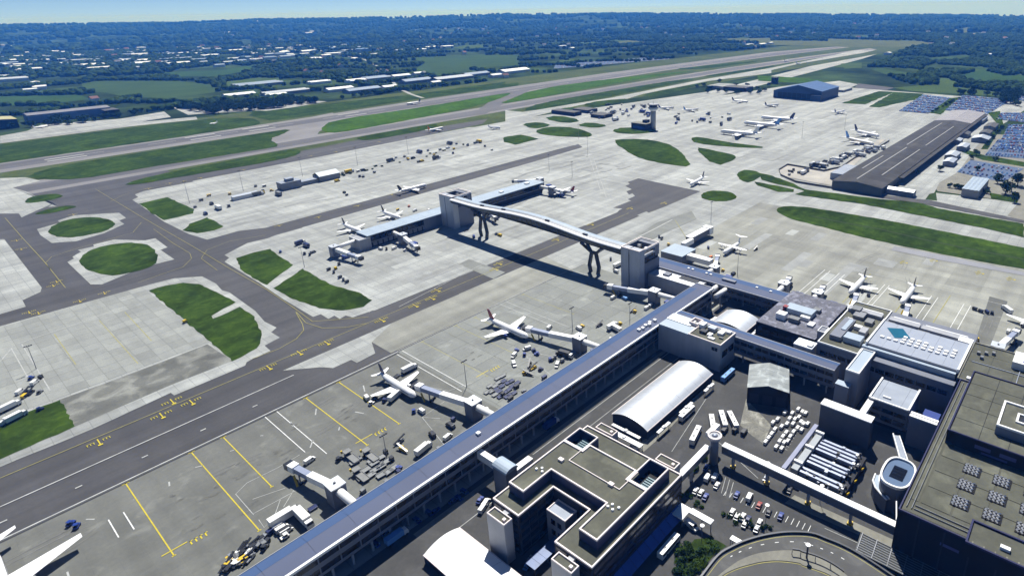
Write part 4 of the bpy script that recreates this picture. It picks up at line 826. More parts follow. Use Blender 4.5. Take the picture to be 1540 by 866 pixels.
MB().coping(rect(292.6,334,-60,30.6), .5, 23, 23.8).build('parapet', pave, tu)
lump(tu, 'rooftop_unit', 318,330,-20,12,23.2,27, white_clad); lump(tu, 'unit_window', 320,321,-10,8,27,27.05, blue_glass); lump(tu, 'white_kerb', 293.5,295.5,18,27,23.2,24.6, white_clad)
for x,y in ((322,26),(324,23),(326,20),(318,24)): lump(tu, 'roof_plant', x,x+1.8,y,y+1.4,23.2,24.6, equip_grey)
for x0,x1,y0,y1 in ((296,332,8,8.3),(313,313.3,-40,28)): lump(tu, 'cable_tray', x0,x1,y0,y1,23.25,23.6, galv)
# oval rotunda by the terminal
ov = thing('rotunda', 'oval white rimmed rotunda with blue glass roof against the terminal', 'building', (223,36,0))
def oval(r, n=28, cx=223.4, cy=36.6, ax=9.6, ay=6.0): return [(cx+ax*r*math.copysign(abs(math.cos(t))**.75, math.cos(t)), cy+ay*r*math.copysign(abs(math.sin(t))**.75, math.sin(t))) for t in [2*math.pi*k/n for k in range(n)]]
MB().prism(oval(.96), 0, 12.4).build('wall', M('rotunda_wall', (0.16,0.165,0.19), 0.5, 0.08, 0.2), ov); MB().prism(oval(.9), 12.4, 12.6).build('roof', M('rotunda_roof', (0.10,0.16,0.27), 0.3, 0.08, 0.2, spec=0.5), ov); MB().coping(oval(1.0), .75, 12.2, 13.4).build('rim', white_clad, ov)
for k in range(4): lump(ov, 'rooflight', 219.5+k*2,221.2+k*2,34,39,12.6,12.9, glass)
q = MB(); L = ats(zm(1180,640,7.7,[(1050,560),(1020,640),(1050,720),(1110,790),(1180,862)]), 7); Rr2 = ats(zm(1180,640,7.7,[(1100,575),(1095,640),(1110,720),(1160,790),(1215,855)]), 7)
n = len(L); q.add([(a[0],a[1],7) for a in L]+[(a[0],a[1],7) for a in Rr2], [(i,i+1,n+i+1,n+i) for i in range(n-1)]); q.build('lower_roof', pale_roof, ov)
for nm, Q in (('rim', L), ('rim', Rr2)): MB().tube([(a[0],a[1],7.3) for a in Q], .35, 6).build(nm, white_clad, ov)
q = MB(); q.add([(a[0],a[1],7) for a in L]+[(a[0],a[1],0) for a in L], [(i,n+i,n+i+1,i+1) for i in range(n-1)]); q.build('lower_wall', M('rotunda_wall', (0.16,0.165,0.19)), ov)
for a in (((246.8,45.2,13),(232.2,38.4,13)),((246.8,42.6,13),(233,35.6,13))): MB().beam(a[0],a[1],.45,.9).build('walkway_rail', white_clad, ov)
MB().beam((247,43.9,12.6),(232.4,37,12.6),2.4,.4).build('walkway_deck', pale_roof_grey, ov)
for a in (((211.5,33.5,9),(203,31,8)),((213,31.5,9),(204,29.6,8))): MB().beam(a[0],a[1],.4,.8).build('walkway_rail', white_clad, ov)
# covered walkway and round tower
wk = thing('covered_walkway', 'long white roofed elevated walkway running to the terminal', 'walkway', (199,66,0))
for k in range(18):
    y0 = 29.4+k*4.05; lump(wk, 'roof_panel', 197.2,200.2,y0+.03,y0+4.02,9.6,10.1, white_clad)
lump(wk, 'wall', 197.5,199.9,29.5,102.3,6.4,9.6, M('walkway_wall', (0.13,0.14,0.17), 0.4, 0.08, 0.2, spec=0.5)); lump(wk, 'deck', 197.3,200.1,29.5,102.3,6.0,6.4, grey_clad)
for y in (46,63,81,97): lump(wk, 'pier_leg', 198,199.4,y-.5,y+.5,0,6, light_clad); lump(wk, 'leg_guard', 197.6,199.8,y-.9,y+.9,.1,1.2, yellow)
w2 = thing('covered_walkway', 'short white roofed walkway from round tower to the office block', 'walkway', (180,107,0))
for k in range(7): lump(w2, 'roof_panel', 167.8+k*3.7+.03,171.5+k*3.7-.03,105.8,108.4,9.6,10.1, white_clad)
lump(w2, 'wall', 167.6,193.6,106.1,108.1,6.4,9.6, M('walkway_wall', (0.13,0.14,0.17))); lump(w2, 'pier_leg', 180,181.2,106.6,107.6,0,6.4, light_clad)
rt = thing('round_tower', 'slender round tower with pale ring top where two walkways meet', 'tower', (196,105.2,0))
MB().cyl(196,105.2,0,14,1.9,20).build('shaft', grey_clad, rt, True); MB().cyl(196,105.2,13.6,14.8,2.9,24).build('cap', light_clad, rt); MB().coping([(196+3.1*math.cos(k*math.pi/12),105.2+3.1*math.sin(k*math.pi/12)) for k in range(24)], .6, 14.5, 15.2).build('ring', pink_coping, rt); MB().cyl(196,105.2,14.8,15.4,1.4,16,0,.3).build('dome', galv, rt, True)
lump(rt, 'link', 197.5,206,108.2,110.6,10.5,13, white_clad); lump(rt, 'link_leg', 204.5,205.5,108.8,110,0,10.5, light_clad)
# ventilation plant beside the walkway
vp = thing('chiller_plant', 'open chiller plant with rows of silver ducts and pipework', 'plant', (220,62,0))
lump(vp, 'base', 206,235.5,51.8,71.2,0,4.2, dark_clad); lump(vp, 'duct_header', 206,236,71.2,74,5,7.4, M('duct_header', (0.36,0.39,0.42), 0.5, 0.1, 0.2))
for k in range(11):
    x0 = 207.5+k*2.5
    if k in (2,6): continue
    MB().box(x0,x0+1.25,54.5,70.8,4.2,6.2).build('duct', M('duct_lilac', (0.34,0.38,0.50), 0.45, 0.15, 0.3, metal=0.3), vp); MB().box(x0+1.3,x0+2.1,55,70,4.2,4.9).build('pipe_run', steel_dark, vp)
for i in range(34):
    x, y = random.uniform(206.5,235), random.choice([random.uniform(51.9,55.5), random.uniform(60,62)]); lump(vp, 'pipe_box', x,x+random.uniform(.5,1.6),y,y+random.uniform(.5,1.4),4.2,random.uniform(5.5,7.6), random.choice([white_clad,steel_dark,vdark,galv]))
for i in range(16): x = 206+random.uniform(0,4); y = random.uniform(52,70); lump(vp, 'pipe_box', x,x+.8,y,y+.9,4.2,random.uniform(5,7), random.choice([white_clad,steel_dark,galv]))
for k in range(3): MB().beam((209+k*9,51.2,3.8),(209+k*9+3.4,51.2,2.2),.3,.9).build('yellow_ladder', yellow, vp)
vd = thing('overhead_duct', 'long silver overhead duct beside the chiller plant', 'duct', (221,75.5,0)); MB().box(202,238,74.8,76.6,7.2,9).build('duct', M('lilac_duct', (0.28,0.30,0.42), 0.5, 0.1, 0.2), vd)
for x in (210,222,234): lump(vd, 'crosspiece', x,x+1.2,70.8,74.7,7.4,8.4, white_clad); lump(vd, 'leg', x+.3,x+.8,75.2,75.7,0,7.2, steel_dark)
# lattice canopy in front of terminal
lc = thing('lattice_canopy', 'steel lattice canopy over the forecourt below the terminal', 'canopy', (186,10,0))
for k in range(12): y = 38.5-k*5.2; MB().beam((181.8,y,6),(191.2,y+.8,6.3),.25,.3).build('rafter', steel_grey, lc)
for k in range(9): x = 182+k*1.12; MB().beam((x,39,6.2),(x,-20,6.2),.14,.16).build('purlin', steel_grey, lc)
MB().add([(181.8,39,5.9),(181.8,-20,5.9),(191,-20,5.9),(191,40,5.9)], [(0,1,2,3)]).build('glazing', M('lattice_glass', (0.06,0.065,0.062), 0.3, 0.2, 0.3, spec=0.5), lc)
for y in (36,22,8,-6): lump(lc, 'post', 182.2,182.6,y,y+.4,0,5.9, steel_dark)
# curved ramp
rp = thing('curved_ramp', 'curved elevated road with dark parapet and yellow edge line at the bottom', 'road', (160,55,0))
zz = 5.6
O = ats(zm(1020,740,6.875,[(120,980),(220,866),(400,640),(550,545),(700,480),(900,425),(1130,395),(1375,405)])+zm(1140,641,3.85,[(400,640),(480,672),(570,718),(700,800),(860,910)]), zz+.9)
S = ats(zm(1020,740,6.875,[(330,980),(410,866),(560,750),(640,700),(760,650),(900,617),(1080,600),(1230,605)])+zm(1140,641,3.85,[(250,728),(330,752),(400,785),(480,835),(560,900)]), zz)
I = ats(zm(1020,740,6.875,[(380,980),(450,866),(590,790),(740,745),(860,718),(1000,705),(1130,712),(1250,730)])+zm(1140,641,3.85,[(260,803),(330,825),(400,852),(460,890),(540,960)]), zz)
def strip(a, b, z, nm, m, za=None):
    n = min(len(a), len(b)); q = MB(); q.add([(p[0],p[1],z) for p in a[:n]]+[(p[0],p[1],z) for p in b[:n]], [(i,i+1,n+i+1,n+i) for i in range(n-1)])
    o = q.build(nm, m, rp); return o
def dens(a):
    v = [Vector(p) for p in a]; r = []
    for i in range(len(v)-1):
        p0, p1, p2, p3 = v[max(0,i-1)], v[i], v[i+1], v[min(len(v)-1,i+2)]
        for k in range(4):
            t = k/4; r.append(tuple(0.5*((2*p1)+(-p0+p2)*t+(2*p0-5*p1+4*p2-p3)*t*t+(-p0+3*p1-3*p2+p3)*t**3)))
    return r+[tuple(v[-1])]
O, S, I = dens(O), dens(S), dens(I)
ctr = Vector((147,42)); inw = lambda A, d: [tuple(Vector(p)+(ctr-Vector(p)).normalized()*d) for p in A]
strip(inw(O,.3), S, zz, 'carriageway', M('ramp_asphalt', (0.125,0.125,0.12), 0.86, 0.12, 0.1, stain=(0.15,0.25,0.52)))
strip(S, I, zz+.15, 'footway', pave); strip(I, inw(I,14), zz-.02, 'inner_carriageway', M('ramp_asphalt', (0.085,0.085,0.083)))
MB().loft([[(p[0],p[1],z) for p in A] for A, z in ((O,0),(O,zz+.9),(inw(O,.7),zz+.9),(inw(O,.7),zz))], 0, False, False).build('parapet', steel_dark, rp)
strip(inw(O,1.6), inw(O,1.82), zz+.02, 'yellow_line', yellow_faded); strip(inw(I,.3), inw(I,.55), zz+.02, 'yellow_line', yellow_faded)
for k in range(10,min(len(O),len(S))-8,3):
    m1 = Vector(O[k]).lerp(Vector(S[k]), .52); m2 = Vector(O[k+1]).lerp(Vector(S[k+1]), .52); d = (m2-m1)*.75; ribbon('lane_dash', [m1, m1+d], .3, zz+.03, white_paint, rp)
# ------------------------------------------------------------------ aircraft
def ring(x, y0, z0, ry, rz, n=14): return [(x, y0+ry*math.cos(2*math.pi*k/n), z0+rz*math.sin(2*math.pi*k/n)) for k in range(n)]
def wing_mesh(root, tip, cr, ct, tr, tt):
    """a tapered aerofoil panel: root and tip leading-edge points, chords and thicknesses (chord runs to -X)"""
    R = []
    for (x,y,z), c, t in ((root,cr,tr),(tip,ct,tt)): R.append([(x,y,z),(x-.25*c,y,z+t*.6),(x-.6*c,y,z+t*.45),(x-c,y,z),(x-.6*c,y,z-t*.25),(x-.25*c,y,z-t*.4)])
    return R
def jet(label, L, span, r, kind='twin', fin=None, belly=None, engine_mat=None, stripe=None, up=None):
    t = thing('airliner', label, 'aircraft')
    zc = r+1.15*(r/1.9); up = up or aircraft_white
    xs = [(0.5,.03,-.25),(0.493,.28,-.2),(0.478,.55,-.12),(0.455,.80,-.04),(0.42,.96,0),(0.385,1,0),(0.12,1,0),(-.15,1,0),(-.26,.97,.04),(-.34,.80,.22),(-.42,.52,.45),(-.475,.26,.62),(-.5,.08,.70)]
    b = MB(); b.loft([ring(L*x, 0, zc+r*dz, r*q, r*q) for x, q, dz in xs][::-1])
    n = 14; nf = len(b.f)
    for i in range(nf):
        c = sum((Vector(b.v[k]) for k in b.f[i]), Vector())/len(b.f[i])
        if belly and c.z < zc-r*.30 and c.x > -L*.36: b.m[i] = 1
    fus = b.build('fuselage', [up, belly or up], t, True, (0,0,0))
    MB().loft([ring(L*.462,0,zc+r*.36,r*.55,r*.16,10), ring(L*.445,0,zc+r*.52,r*.74,r*.17,10)]).build('cockpit_window', glass, fus, False, (0,0,0))
    if stripe:
        for s in (-1,1): MB().box(-L*.33,L*.40,s*r*1.0-.03,s*r*1.0+.03,zc-.1*r,zc+.12*r).build('cheat_line', stripe, fus, loc=(0,0,0))
    for s in (-1,1):                               # one row of cabin windows each side
        MB().box(-L*.30,L*.40,s*r*.985-.03,s*r*.985+.03,zc+.22*r,zc+.34*r).build('window_row', vdark, fus, loc=(0,0,0))
    high = kind == 'high'
    zw = zc+r*.85 if high else zc-r*.55
    xr = L*.12 if not high else L*.08
    sw = {'twin':.30,'wide':.42,'high':.12}[kind]*span/2*1.15; cr = {'twin':.20,'wide':.22,'high':.13}[kind]*L; ct = cr*.27 if not high else cr*.5
    dz = -.6 if high else (span/2)*.085
    for s in (-1,1):
        R = wing_mesh((xr,s*r*.55,zw),(xr-sw,s*span/2,zw+dz),cr,ct,cr*.11,ct*.09)
        MB().loft(R if s < 0 else R[::-1]).build('wing', up, t, False, (0,0,0))
        q = [.33] if kind == 'twin' else [.38,.66]
        for f in q:
            y = s*span/2*f; x = xr-sw*f+cr*.20; z = zw+dz*f-(r*.48 if kind != 'high' else r*.62); er = r*(.47 if kind == 'twin' else .40)
            MB().loft([ring(x-1.9*er*1.3,y,z,er*.55,er*.55,12), ring(x-er*.4,y,z,er*.98,er*.98,12), ring(x+er*1.1,y,z,er,er,12), ring(x+er*1.5,y,z,er*.84,er*.84,12)]).build('engine', engine_mat or aircraft_white, t, True, (0,0,0)); eng = C.objects[-1]
            MB().loft([ring(x+er*1.5,y,z,er*.78,er*.78,12), ring(x+er*1.53,y,z,er*.3,er*.3,12)]).build('engine_intake', vdark, eng, False, (0,0,0))
        ts = span*(.36 if not high else .42)/2; th = zc+r*.6 if not high else zc+r*.9+L*.155
        x0 = -L*.40 if not high else -L*.425
        R = wing_mesh((x0,s*(r*.15 if not high else .1),th),(x0-ts*.55,s*ts,th+(.06*ts if not high else 0)),L*.095,L*.04,.35,.15)
        MB().loft(R if s < 0 else R[::-1]).build('tailplane', up, t, False, (0,0,0))
        MB().box(L*.0-1.0,L*.0+.2,s*r*1.25-.25,s*r*1.25+.25,0,zc-r*.7).build('main_gear', tyre, t, loc=(0,0,0))
    MB().box(L*.40-.4,L*.40+.4,-.25,.25,0,zc-r*.8).build('nose_gear', tyre, t, loc=(0,0,0))
    fh = L*.165 if kind != 'high' else L*.165
    z0 = zc+r*.72; xa = -L*.335
    F = [[(xa,-.2,z0),(xa-L*.125,-.2,z0),(xa-L*.125,.2,z0),(xa,.2,z0)],[(xa-fh*.75,-.1,z0+fh),(xa-fh*.75-L*.062,-.1,z0+fh),(xa-fh*.75-L*.062,.1,z0+fh),(xa-fh*.75,.1,z0+fh)]]
    MB().loft(F).build('tail_fin', fin or up, t, False, (0,0,0))
    return t
def place(t, x, y, hd): t.location = (x, y, GZ); t.rotation_euler = (0,0,math.radians(hd)); return t
# heading: local +X is the nose; 270 points at -Y
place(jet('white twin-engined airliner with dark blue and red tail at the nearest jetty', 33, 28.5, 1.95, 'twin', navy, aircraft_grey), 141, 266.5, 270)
place(jet('white airliner with blue and red tail at the second jetty of the long pier', 36.5, 33, 2.0, 'twin', red, navy, blue), 218.8, 266, 270)
place(jet('large white airliner cut off by the bottom left corner', 52, 47, 2.6, 'twin', aircraft_white, aircraft_white), -14.5, 269, 270)
place(jet('white airliner with dark tail nosed in beyond the terminal, left of a pair', 33, 27, 1.95, 'twin', vdark, aircraft_white, vdark), 413, 114.5, 180)
place(jet('white airliner with dark tail nosed in beyond the terminal, right of a pair', 33, 27, 1.95, 'twin', vdark, aircraft_white, vdark), 418, 82, 180)
place(jet('white high-winged airliner with T-tail parked right of the near bridge tower', 28.6, 26.3, 1.75, 'high', aircraft_white, aircraft_white), 424, 220.5, 180)
place(jet('white airliner taxiing past the small round grass island', 36, 29, 1.95, 'twin', navy, aircraft_white, aircraft_white), 584, 352.5, 186)
place(jet('white airliner with dark tail taxiing behind the island pier', 37, 31, 1.95, 'twin', vdark, aircraft_white), 371, 596, 0)
place(jet('white airliner with dark tail nosed in at the left end of the island pier', 33, 27.5, 1.95, 'twin', vdark, aircraft_white), 258.3, 524, 270)
place(jet('white airliner half hidden behind the roof of the island pier', 33, 28, 1.95, 'twin', vdark, aircraft_white), 302, 529, 270)
place(jet('white airliner with red tail nosed in at the right end of the island pier', 36, 32, 1.95, 'twin', red, aircraft_white), 462, 452, 100)
place(jet('white airliner cut off by the right edge below the grass strip', 34, 28, 2.0, 'twin', navy, aircraft_white), 423, 11, 180)
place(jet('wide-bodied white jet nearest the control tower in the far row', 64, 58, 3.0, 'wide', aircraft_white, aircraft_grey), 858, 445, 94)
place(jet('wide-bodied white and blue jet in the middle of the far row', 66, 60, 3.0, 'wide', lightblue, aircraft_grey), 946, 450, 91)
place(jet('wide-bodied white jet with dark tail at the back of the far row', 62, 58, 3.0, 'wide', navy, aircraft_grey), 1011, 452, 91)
place(jet('long white jet with yellow trimmed blue tail beside the cargo shed', 52, 46, 2.6, 'twin', lightblue, blue, None, yellow), 903, 275, 247)
place(jet('long white jet with dark tail standing behind another beside the cargo shed', 50, 44, 2.6, 'twin', navy, aircraft_white), 966, 285, 244)
for i, (x, y, h, l) in enumerate(((1022,636,337,'small far airliner with blue tail right of the control tower'),(1016,690,330,'far airliner whose blue tail shows behind the control tower top'),(1161,533,335,'far airliner parked nearest to the dark blue hangar'),(1176,612,280,'far airliner at the edge of the far apron trees'),(1151,393,350,'small far airliner with blue tail near the apron edge'),(609,884,10,'white airliner with orange tail taxiing beside the grass strip'),(676,812,300,'small white aircraft at the corner of the remote apron'),(772,1191,180,'airliner with dark tail rolling along the runway'),(2168,952,0,'far aircraft on the parallel taxiway near the runway end'),(2090,874,0,'farthest aircraft on the pale taxiway'))):
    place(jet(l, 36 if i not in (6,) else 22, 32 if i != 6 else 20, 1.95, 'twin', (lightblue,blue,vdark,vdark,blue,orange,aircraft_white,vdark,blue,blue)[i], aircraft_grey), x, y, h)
place(jet('small white aircraft standing on the grass by the perimeter road', 16, 16, 1.1, 'twin', aircraft_white), 411, 1292, 200)
place(jet('small white aircraft parked by the maintenance hangar on the far left', 24, 22, 1.4, 'twin', aircraft_white), *at(62,193)[:2], 20)
# ------------------------------------------------------------------ airbridges
def airbridge(label, nx, ny, ex, ey, px, py, zt=4.2, s=1.0):
    """square rotunda at n, telescopic tunnel out to e, fixed corridor back to the pier at p"""
    t = thing('airbridge', label, 'airbridge', (nx,ny,0)); n3 = Vector((nx,ny,0)); e3 = Vector((ex,ey,0)); p3 = Vector((px,py,0)); d = (e3-n3).normalized()
    lump(t, 'rotunda', nx-3, nx+3, ny-3.2, ny+3.2, 0, 9.6, grey_clad); lump(t, 'rotunda_roof', nx-3.2, nx+3.2, ny-3.4, ny+3.4, 9.6, 10.1, white_roof); lump(t, 'roof_lamp', nx-.4, nx+.4, ny-.4, ny+.4, 10.1, 10.7, equip_grey)
    a, b = n3+d*2.5, e3-d*3; m = a.lerp(b, .52)
    MB().beam(a+Vector((0,0,7.2)), m+Vector((0,0,6.0)), 3.1, 3.0).build('outer_tunnel', white_clad, t)
    MB().beam(m+Vector((0,0,5.9)), b+Vector((0,0,zt+1.2)), 2.6, 2.5).build('inner_tunnel', M('tunnel_grey_blue', (0.30,0.34,0.46), 0.5, 0.1, 0.2), t)
    MB().beam(b-d*4+Vector((0,0,zt+1.5)), b+Vector((0,0,zt+1.3)), 3.4, 3.2).build('cab', white_clad, t)
    sd_ = Vector((-d.y,d.x,0))
    MB().beam(b+Vector((0,0,zt+1.2)), b+d*2.6+Vector((0,0,zt+1.1)), 3.6, 2.8).build('cab_hood', vdark, t)
    g = a.lerp(b, .72)
    for k in (-1,1): MB().beam(g+sd_*k*1.6+Vector((0,0,.3)), g+sd_*k*1.6+Vector((0,0,5)), .5, .5).build('drive_leg', steel_grey, t)
    MB().beam(g-sd_*2.1+Vector((0,0,.7)), g+sd_*2.1+Vector((0,0,.7)), 1.0, .9).build('wheel_bogie', tyre, t)
    MB().beam(b-d*5+sd_*2.2+Vector((0,0,zt+.2)), b-d*8+sd_*3.2+Vector((0,0,.4)), .9, .25).build('service_stair', yellow, t)
    if px is not None:
        MB().tube([n3+Vector((0,0,7.4)), p3+Vector((0,0,8.2))], 1.75, 10).build('corridor', white_clad, t, True)
    lump(t, 'blue_store', nx+1.5, nx+6.5, ny-12, ny-7, 0, 2.8, blue)
    return t
airbridge('white airbridge with empty stand nearest to the bottom of the picture', 80.5, 215.5, 75.5, 249, 80.5, 193)
airbridge('white airbridge docked to the nearest twin-engined airliner', 151.4, 215.5, 144.6, 257, 151.4, 193)
airbridge('white airbridge docked to the airliner with blue and red tail', 230.2, 215.7, 222.4, 256, 230.2, 193)
airbridge('white airbridge in the shadow at the foot of the near bridge tower', 308, 217, 300, 255, 308, 193)
airbridge('airbridge on the near side of the island pier', 268, 456, 262, 424, 268, 471)
airbridge('airbridge at the left end of the island pier, stretched over the stand', 217, 477, 222, 442, 236, 478)
airbridge('airbridge on the taxi lane side at the right end of the island pier', 470, 492, 452, 520, 462, 486)
airbridge('airbridge by the red tailed airliner at the right end of the island pier', 452, 455, 456, 438, 449, 471)
airbridge('small airbridge between the bridge leg and the island pier', 360, 455, 352, 430, 362, 471)
for l, n, e, p in (('airbridge right of the lilac roofed building, nearest of the row', (368,205), (398,219), (354,205)), ('airbridge with no aircraft beside the high-winged airliner', (372,152), (392,156), (354,150)), ('airbridge with no aircraft nearest the mottled roof building', (372,128), (392,131), (354,128)), ('airbridge docked to the left of the two dark tailed airliners', (362,102), (394,109), (352,100)), ('airbridge docked to the right of the two dark tailed airliners', (366,72), (398,77), (345,72)), ('airbridge by the airliner cut off at the right edge', (366,22), (402,16), (335,22))):
    airbridge(l, *n, *e, *p)
fx = thing('fixed_link', 'pale roofed link block right of the near bridge tower', 'building', (382,255,0)); lump(fx, 'wall', 372,392,236,256,0,8, grey_clad); lump(fx, 'roof', 371.8,392.2,235.8,256.2,8,8.5, pale_roof); lump(fx, 'arm', 378,384,215,236,4,8, white_clad)
fx = thing('fixed_link', 'long white link arm reaching out to the apron right of the tower', 'building', (420,258,0)); lump(fx, 'wall', 412,440,252,258,3.5,8, M('link_arm_wall', (0.14,0.145,0.17), 0.5)); lump(fx, 'roof', 411.8,440.2,251.8,258.2,8,8.5, white_clad); lump(fx, 'end_hood', 440,446,251,259,2.5,9, white_clad); lump(fx, 'support', 425,426.5,254,256,0,3.5, steel_grey); lump(fx, 'connector', 398,412,250,254,4,8, white_clad)

# ------------------------------------------------------------------ vehicles
def wheels(t, xs, w, r=.5):
    me = MB().loft([ring_y(0, 0, r, -.14), ring_y(0, 0, r, .14)]).mesh('wheel', tyre)
    for x in xs:
        for s in (-1,1): link('wheel', me, t, (x, s*w, r))
def ring_y(x, z, r, y, n=10): return [(x+r*math.cos(2*math.pi*k/n), y, z+r*math.sin(2*math.pi*k/n)) for k in range(n)]
def prof_body(pts, w, taper=1.0):
    b = MB(); a = [(x, -w*k, z) for x, z, k in pts]; c = [(x, w*k, z) for x, z, k in pts]
    return b.loft([a, c])
def make_car(paint):
    t = thing('car', 'x', 'car')
    prof_body([(2.1,.35,.95),(2.1,.75,.95),(1.9,.88,.93),(.9,.98,.95),(-1.8,1.02,.95),(-2.1,.95,.94),(-2.15,.4,.95)], .88).build('body', paint, t, loc=(0,0,0))
    prof_body([(.95,.97,.9),(.35,1.42,.78),(-1.2,1.46,.78),(-1.85,1.0,.9)], .88).build('window', glass, t, loc=(0,0,0))
    prof_body([(.30,1.43,.77),(.2,1.5,.74),(-1.1,1.52,.74),(-1.25,1.45,.77)], .88).build('roof', paint, t, loc=(0,0,0))
    wheels(t, (1.35,-1.3), .8, .32); return t
def make_bus(paint, L=12):
    t = thing('coach', 'x', 'coach'); h = L/2
    prof_body([(h,.4,.96),(h+.05,1.5,.98),(h-.35,3.05,.95),(-h+.1,3.1,.96),(-h,2.9,.97),(-h,.4,.97)], 1.27).build('body', paint, t, loc=(0,0,0))
    for s in (-1,1): MB().box(-h+.5,h-.8,s*1.25-.05,s*1.25+.05,1.5,2.6).build('side_window', glass, t, loc=(0,0,0))
    MB().box(h-.32,h+.02,-1.1,1.1,1.4,2.7).build('windscreen', glass, t, loc=(0,0,0))
    for x in (-L*.22,L*.2): MB().box(x-.5,x+.5,-.4,.4,3.08,3.25).build('roof_hatch', equip_grey, t, loc=(0,0,0))
    wheels(t, (h-2.6,-h+3.1), 1.1, .5); return t
def make_van(paint):
    t = thing('van', 'x', 'van')
    prof_body([(2.5,.4,.96),(2.5,1.0,.96),(1.7,1.25,.94),(1.2,2.1,.86),(-2.4,2.15,.88),(-2.5,.4,.96)], 1.0).build('body', paint, t, loc=(0,0,0))
    MB().add([(1.72,-.85,1.3),(1.72,.85,1.3),(1.24,.78,2.02),(1.24,-.78,2.02)], [(0,1,2,3)]).build('windscreen', glass, t, loc=(.06,0,.02))
    for s in (-1,1): MB().box(.3,1.3,s*.93-.03,s*.93+.03,1.3,1.9).build('side_window', glass, t, loc=(0,0,0))
    wheels(t, (1.6,-1.6), .9, .36); return t
def make_truck(cab, box_):
    t = thing('lorry', 'x', 'lorry')
    prof_body([(4.6,.6,.95),(4.6,1.6,.95),(4.2,2.7,.9),(2.7,2.75,.9),(2.7,.6,.95)], 1.2).build('cab', cab, t, loc=(0,0,0)); MB().box(4.2,4.55,-1,1,1.7,2.5).build('windscreen', glass, t, loc=(0,0,0))
    MB().box(-4.6,2.5,-1.25,1.25,1.1,3.5).build('load_box', box_, t, loc=(0,0,0)); MB().box(-4.6,4.3,-.9,.9,.6,1.05).build('chassis', steel_dark, t, loc=(0,0,0)); wheels(t, (3.6,-2.2,-3.4), 1.05, .5); return t
def make_tug(paint):
    t = thing('tow_tractor', 'x', 'tractor')
    prof_body([(1.6,.35,.95),(1.6,.9,.95),(-1.5,.95,.95),(-1.6,.35,.95)], .85).build('body', paint, t, loc=(0,0,0)); MB().box(-.9,.2,-.7,.7,.95,1.2).build('seat', vdark, t, loc=(0,0,0))
    for x in (-1.0,.3):
        for s in (-1,1): MB().box(x-.05,x+.05,s*.7-.05,s*.7+.05,.95,1.9).build('post', steel_dark, t, loc=(0,0,0))
    MB().box(-1.15,.45,-.8,.8,1.9,2.0).build('canopy', paint, t, loc=(0,0,0)); wheels(t, (1.0,-1.0), .8, .36); return t
def make_dolly(deck):
    t = thing('baggage_dolly', 'x', 'dolly')
    MB().box(-1.7,1.7,-1.15,1.15,.5,.68).build('deck', deck, t, loc=(0,0,0)); MB().box(1.7,3.0,-.06,.06,.45,.55).build('drawbar', steel_dark, t, loc=(0,0,0))
    for s in (-1,1): MB().box(-1.7,1.7,s*1.15-.05,s*1.15+.05,.68,.85).build('rail', steel_grey, t, loc=(0,0,0))
    wheels(t, (1.2,-1.2), .95, .28); return t
def make_cart(top):
    t = thing('baggage_cart', 'x', 'cart')
    MB().box(-1.5,1.5,-.8,.8,.45,.6).build('deck', steel_grey, t, loc=(0,0,0)); MB().box(-1.55,1.55,-.85,.85,1.75,1.85).build('roof', top, t, loc=(0,0,0))
    for s in (-1,1): MB().box(s*1.45-.05,s*1.45+.05,-.78,.78,.6,1.75).build('end_panel', top, t, loc=(0,0,0))
    MB().box(-1.2,1.2,-.6,.6,.6,1.3).build('load', vdark, t, loc=(0,0,0)); wheels(t, (1.0,-1.0), .7, .25); return t
def make_loader(paint):
    t = thing('belt_loader', 'x', 'loader')
    MB().box(-2.2,2.2,-.9,.9,.4,1.0).build('body', paint, t, loc=(0,0,0)); MB().beam((-3.4,.2,1.0),(3.6,.2,2.6),.9,.25).build('conveyor', vdark, t, loc=(0,0,0)); MB().box(.2,1.2,-.9,-.2,1.0,1.9).build('cab', paint, t, loc=(0,0,0)); wheels(t, (1.4,-1.4), .85, .36); return t
def make_container(m):
    t = thing('baggage_container', 'x', 'container')
    prof_body([(1.0,.6,1),(1.0,2.1,1),(-1.0,2.1,1),(-1.0,1.1,1),(-.6,.6,1)], .78).build('shell', m, t, loc=(0,0,0)); MB().box(-1.3,1.3,-.9,.9,.4,.55).build('dolly_deck', steel_dark, t, loc=(0,0,0)); wheels(t, (.9,-.9), .7, .24); return t
KIND = {}; KIND_F = {}
def veh(kind, mat, x, y, hd, label, group=None, z=GZ, sc=1.0):
    k = (kind, mat.name)
    if k not in KIND:
        KIND[k] = {'car':make_car,'bus':make_bus,'van':make_van,'tug':make_tug,'dolly':make_dolly,'cart':make_cart,'loader':make_loader,'cont':make_container,'truck':lambda m: make_truck(vwhite, m), **KIND_F}[kind](mat); o = KIND[k]
    else: o = copy_tree(KIND[k])
    o.location = (x, y, z); o.rotation_euler = (0,0,math.radians(hd)); o['label'] = label
    if group: o['group'] = group
    elif 'group' in o: del o['group']
    o.scale = (sc,sc,sc)
    return o
def vp_(kind, mat, px, py, hd, label, group=None, h=1.2, sc=1.0): p = at(px, py, h); return veh(kind, mat, p.x, p.y, hd, label, group, GZ, sc)
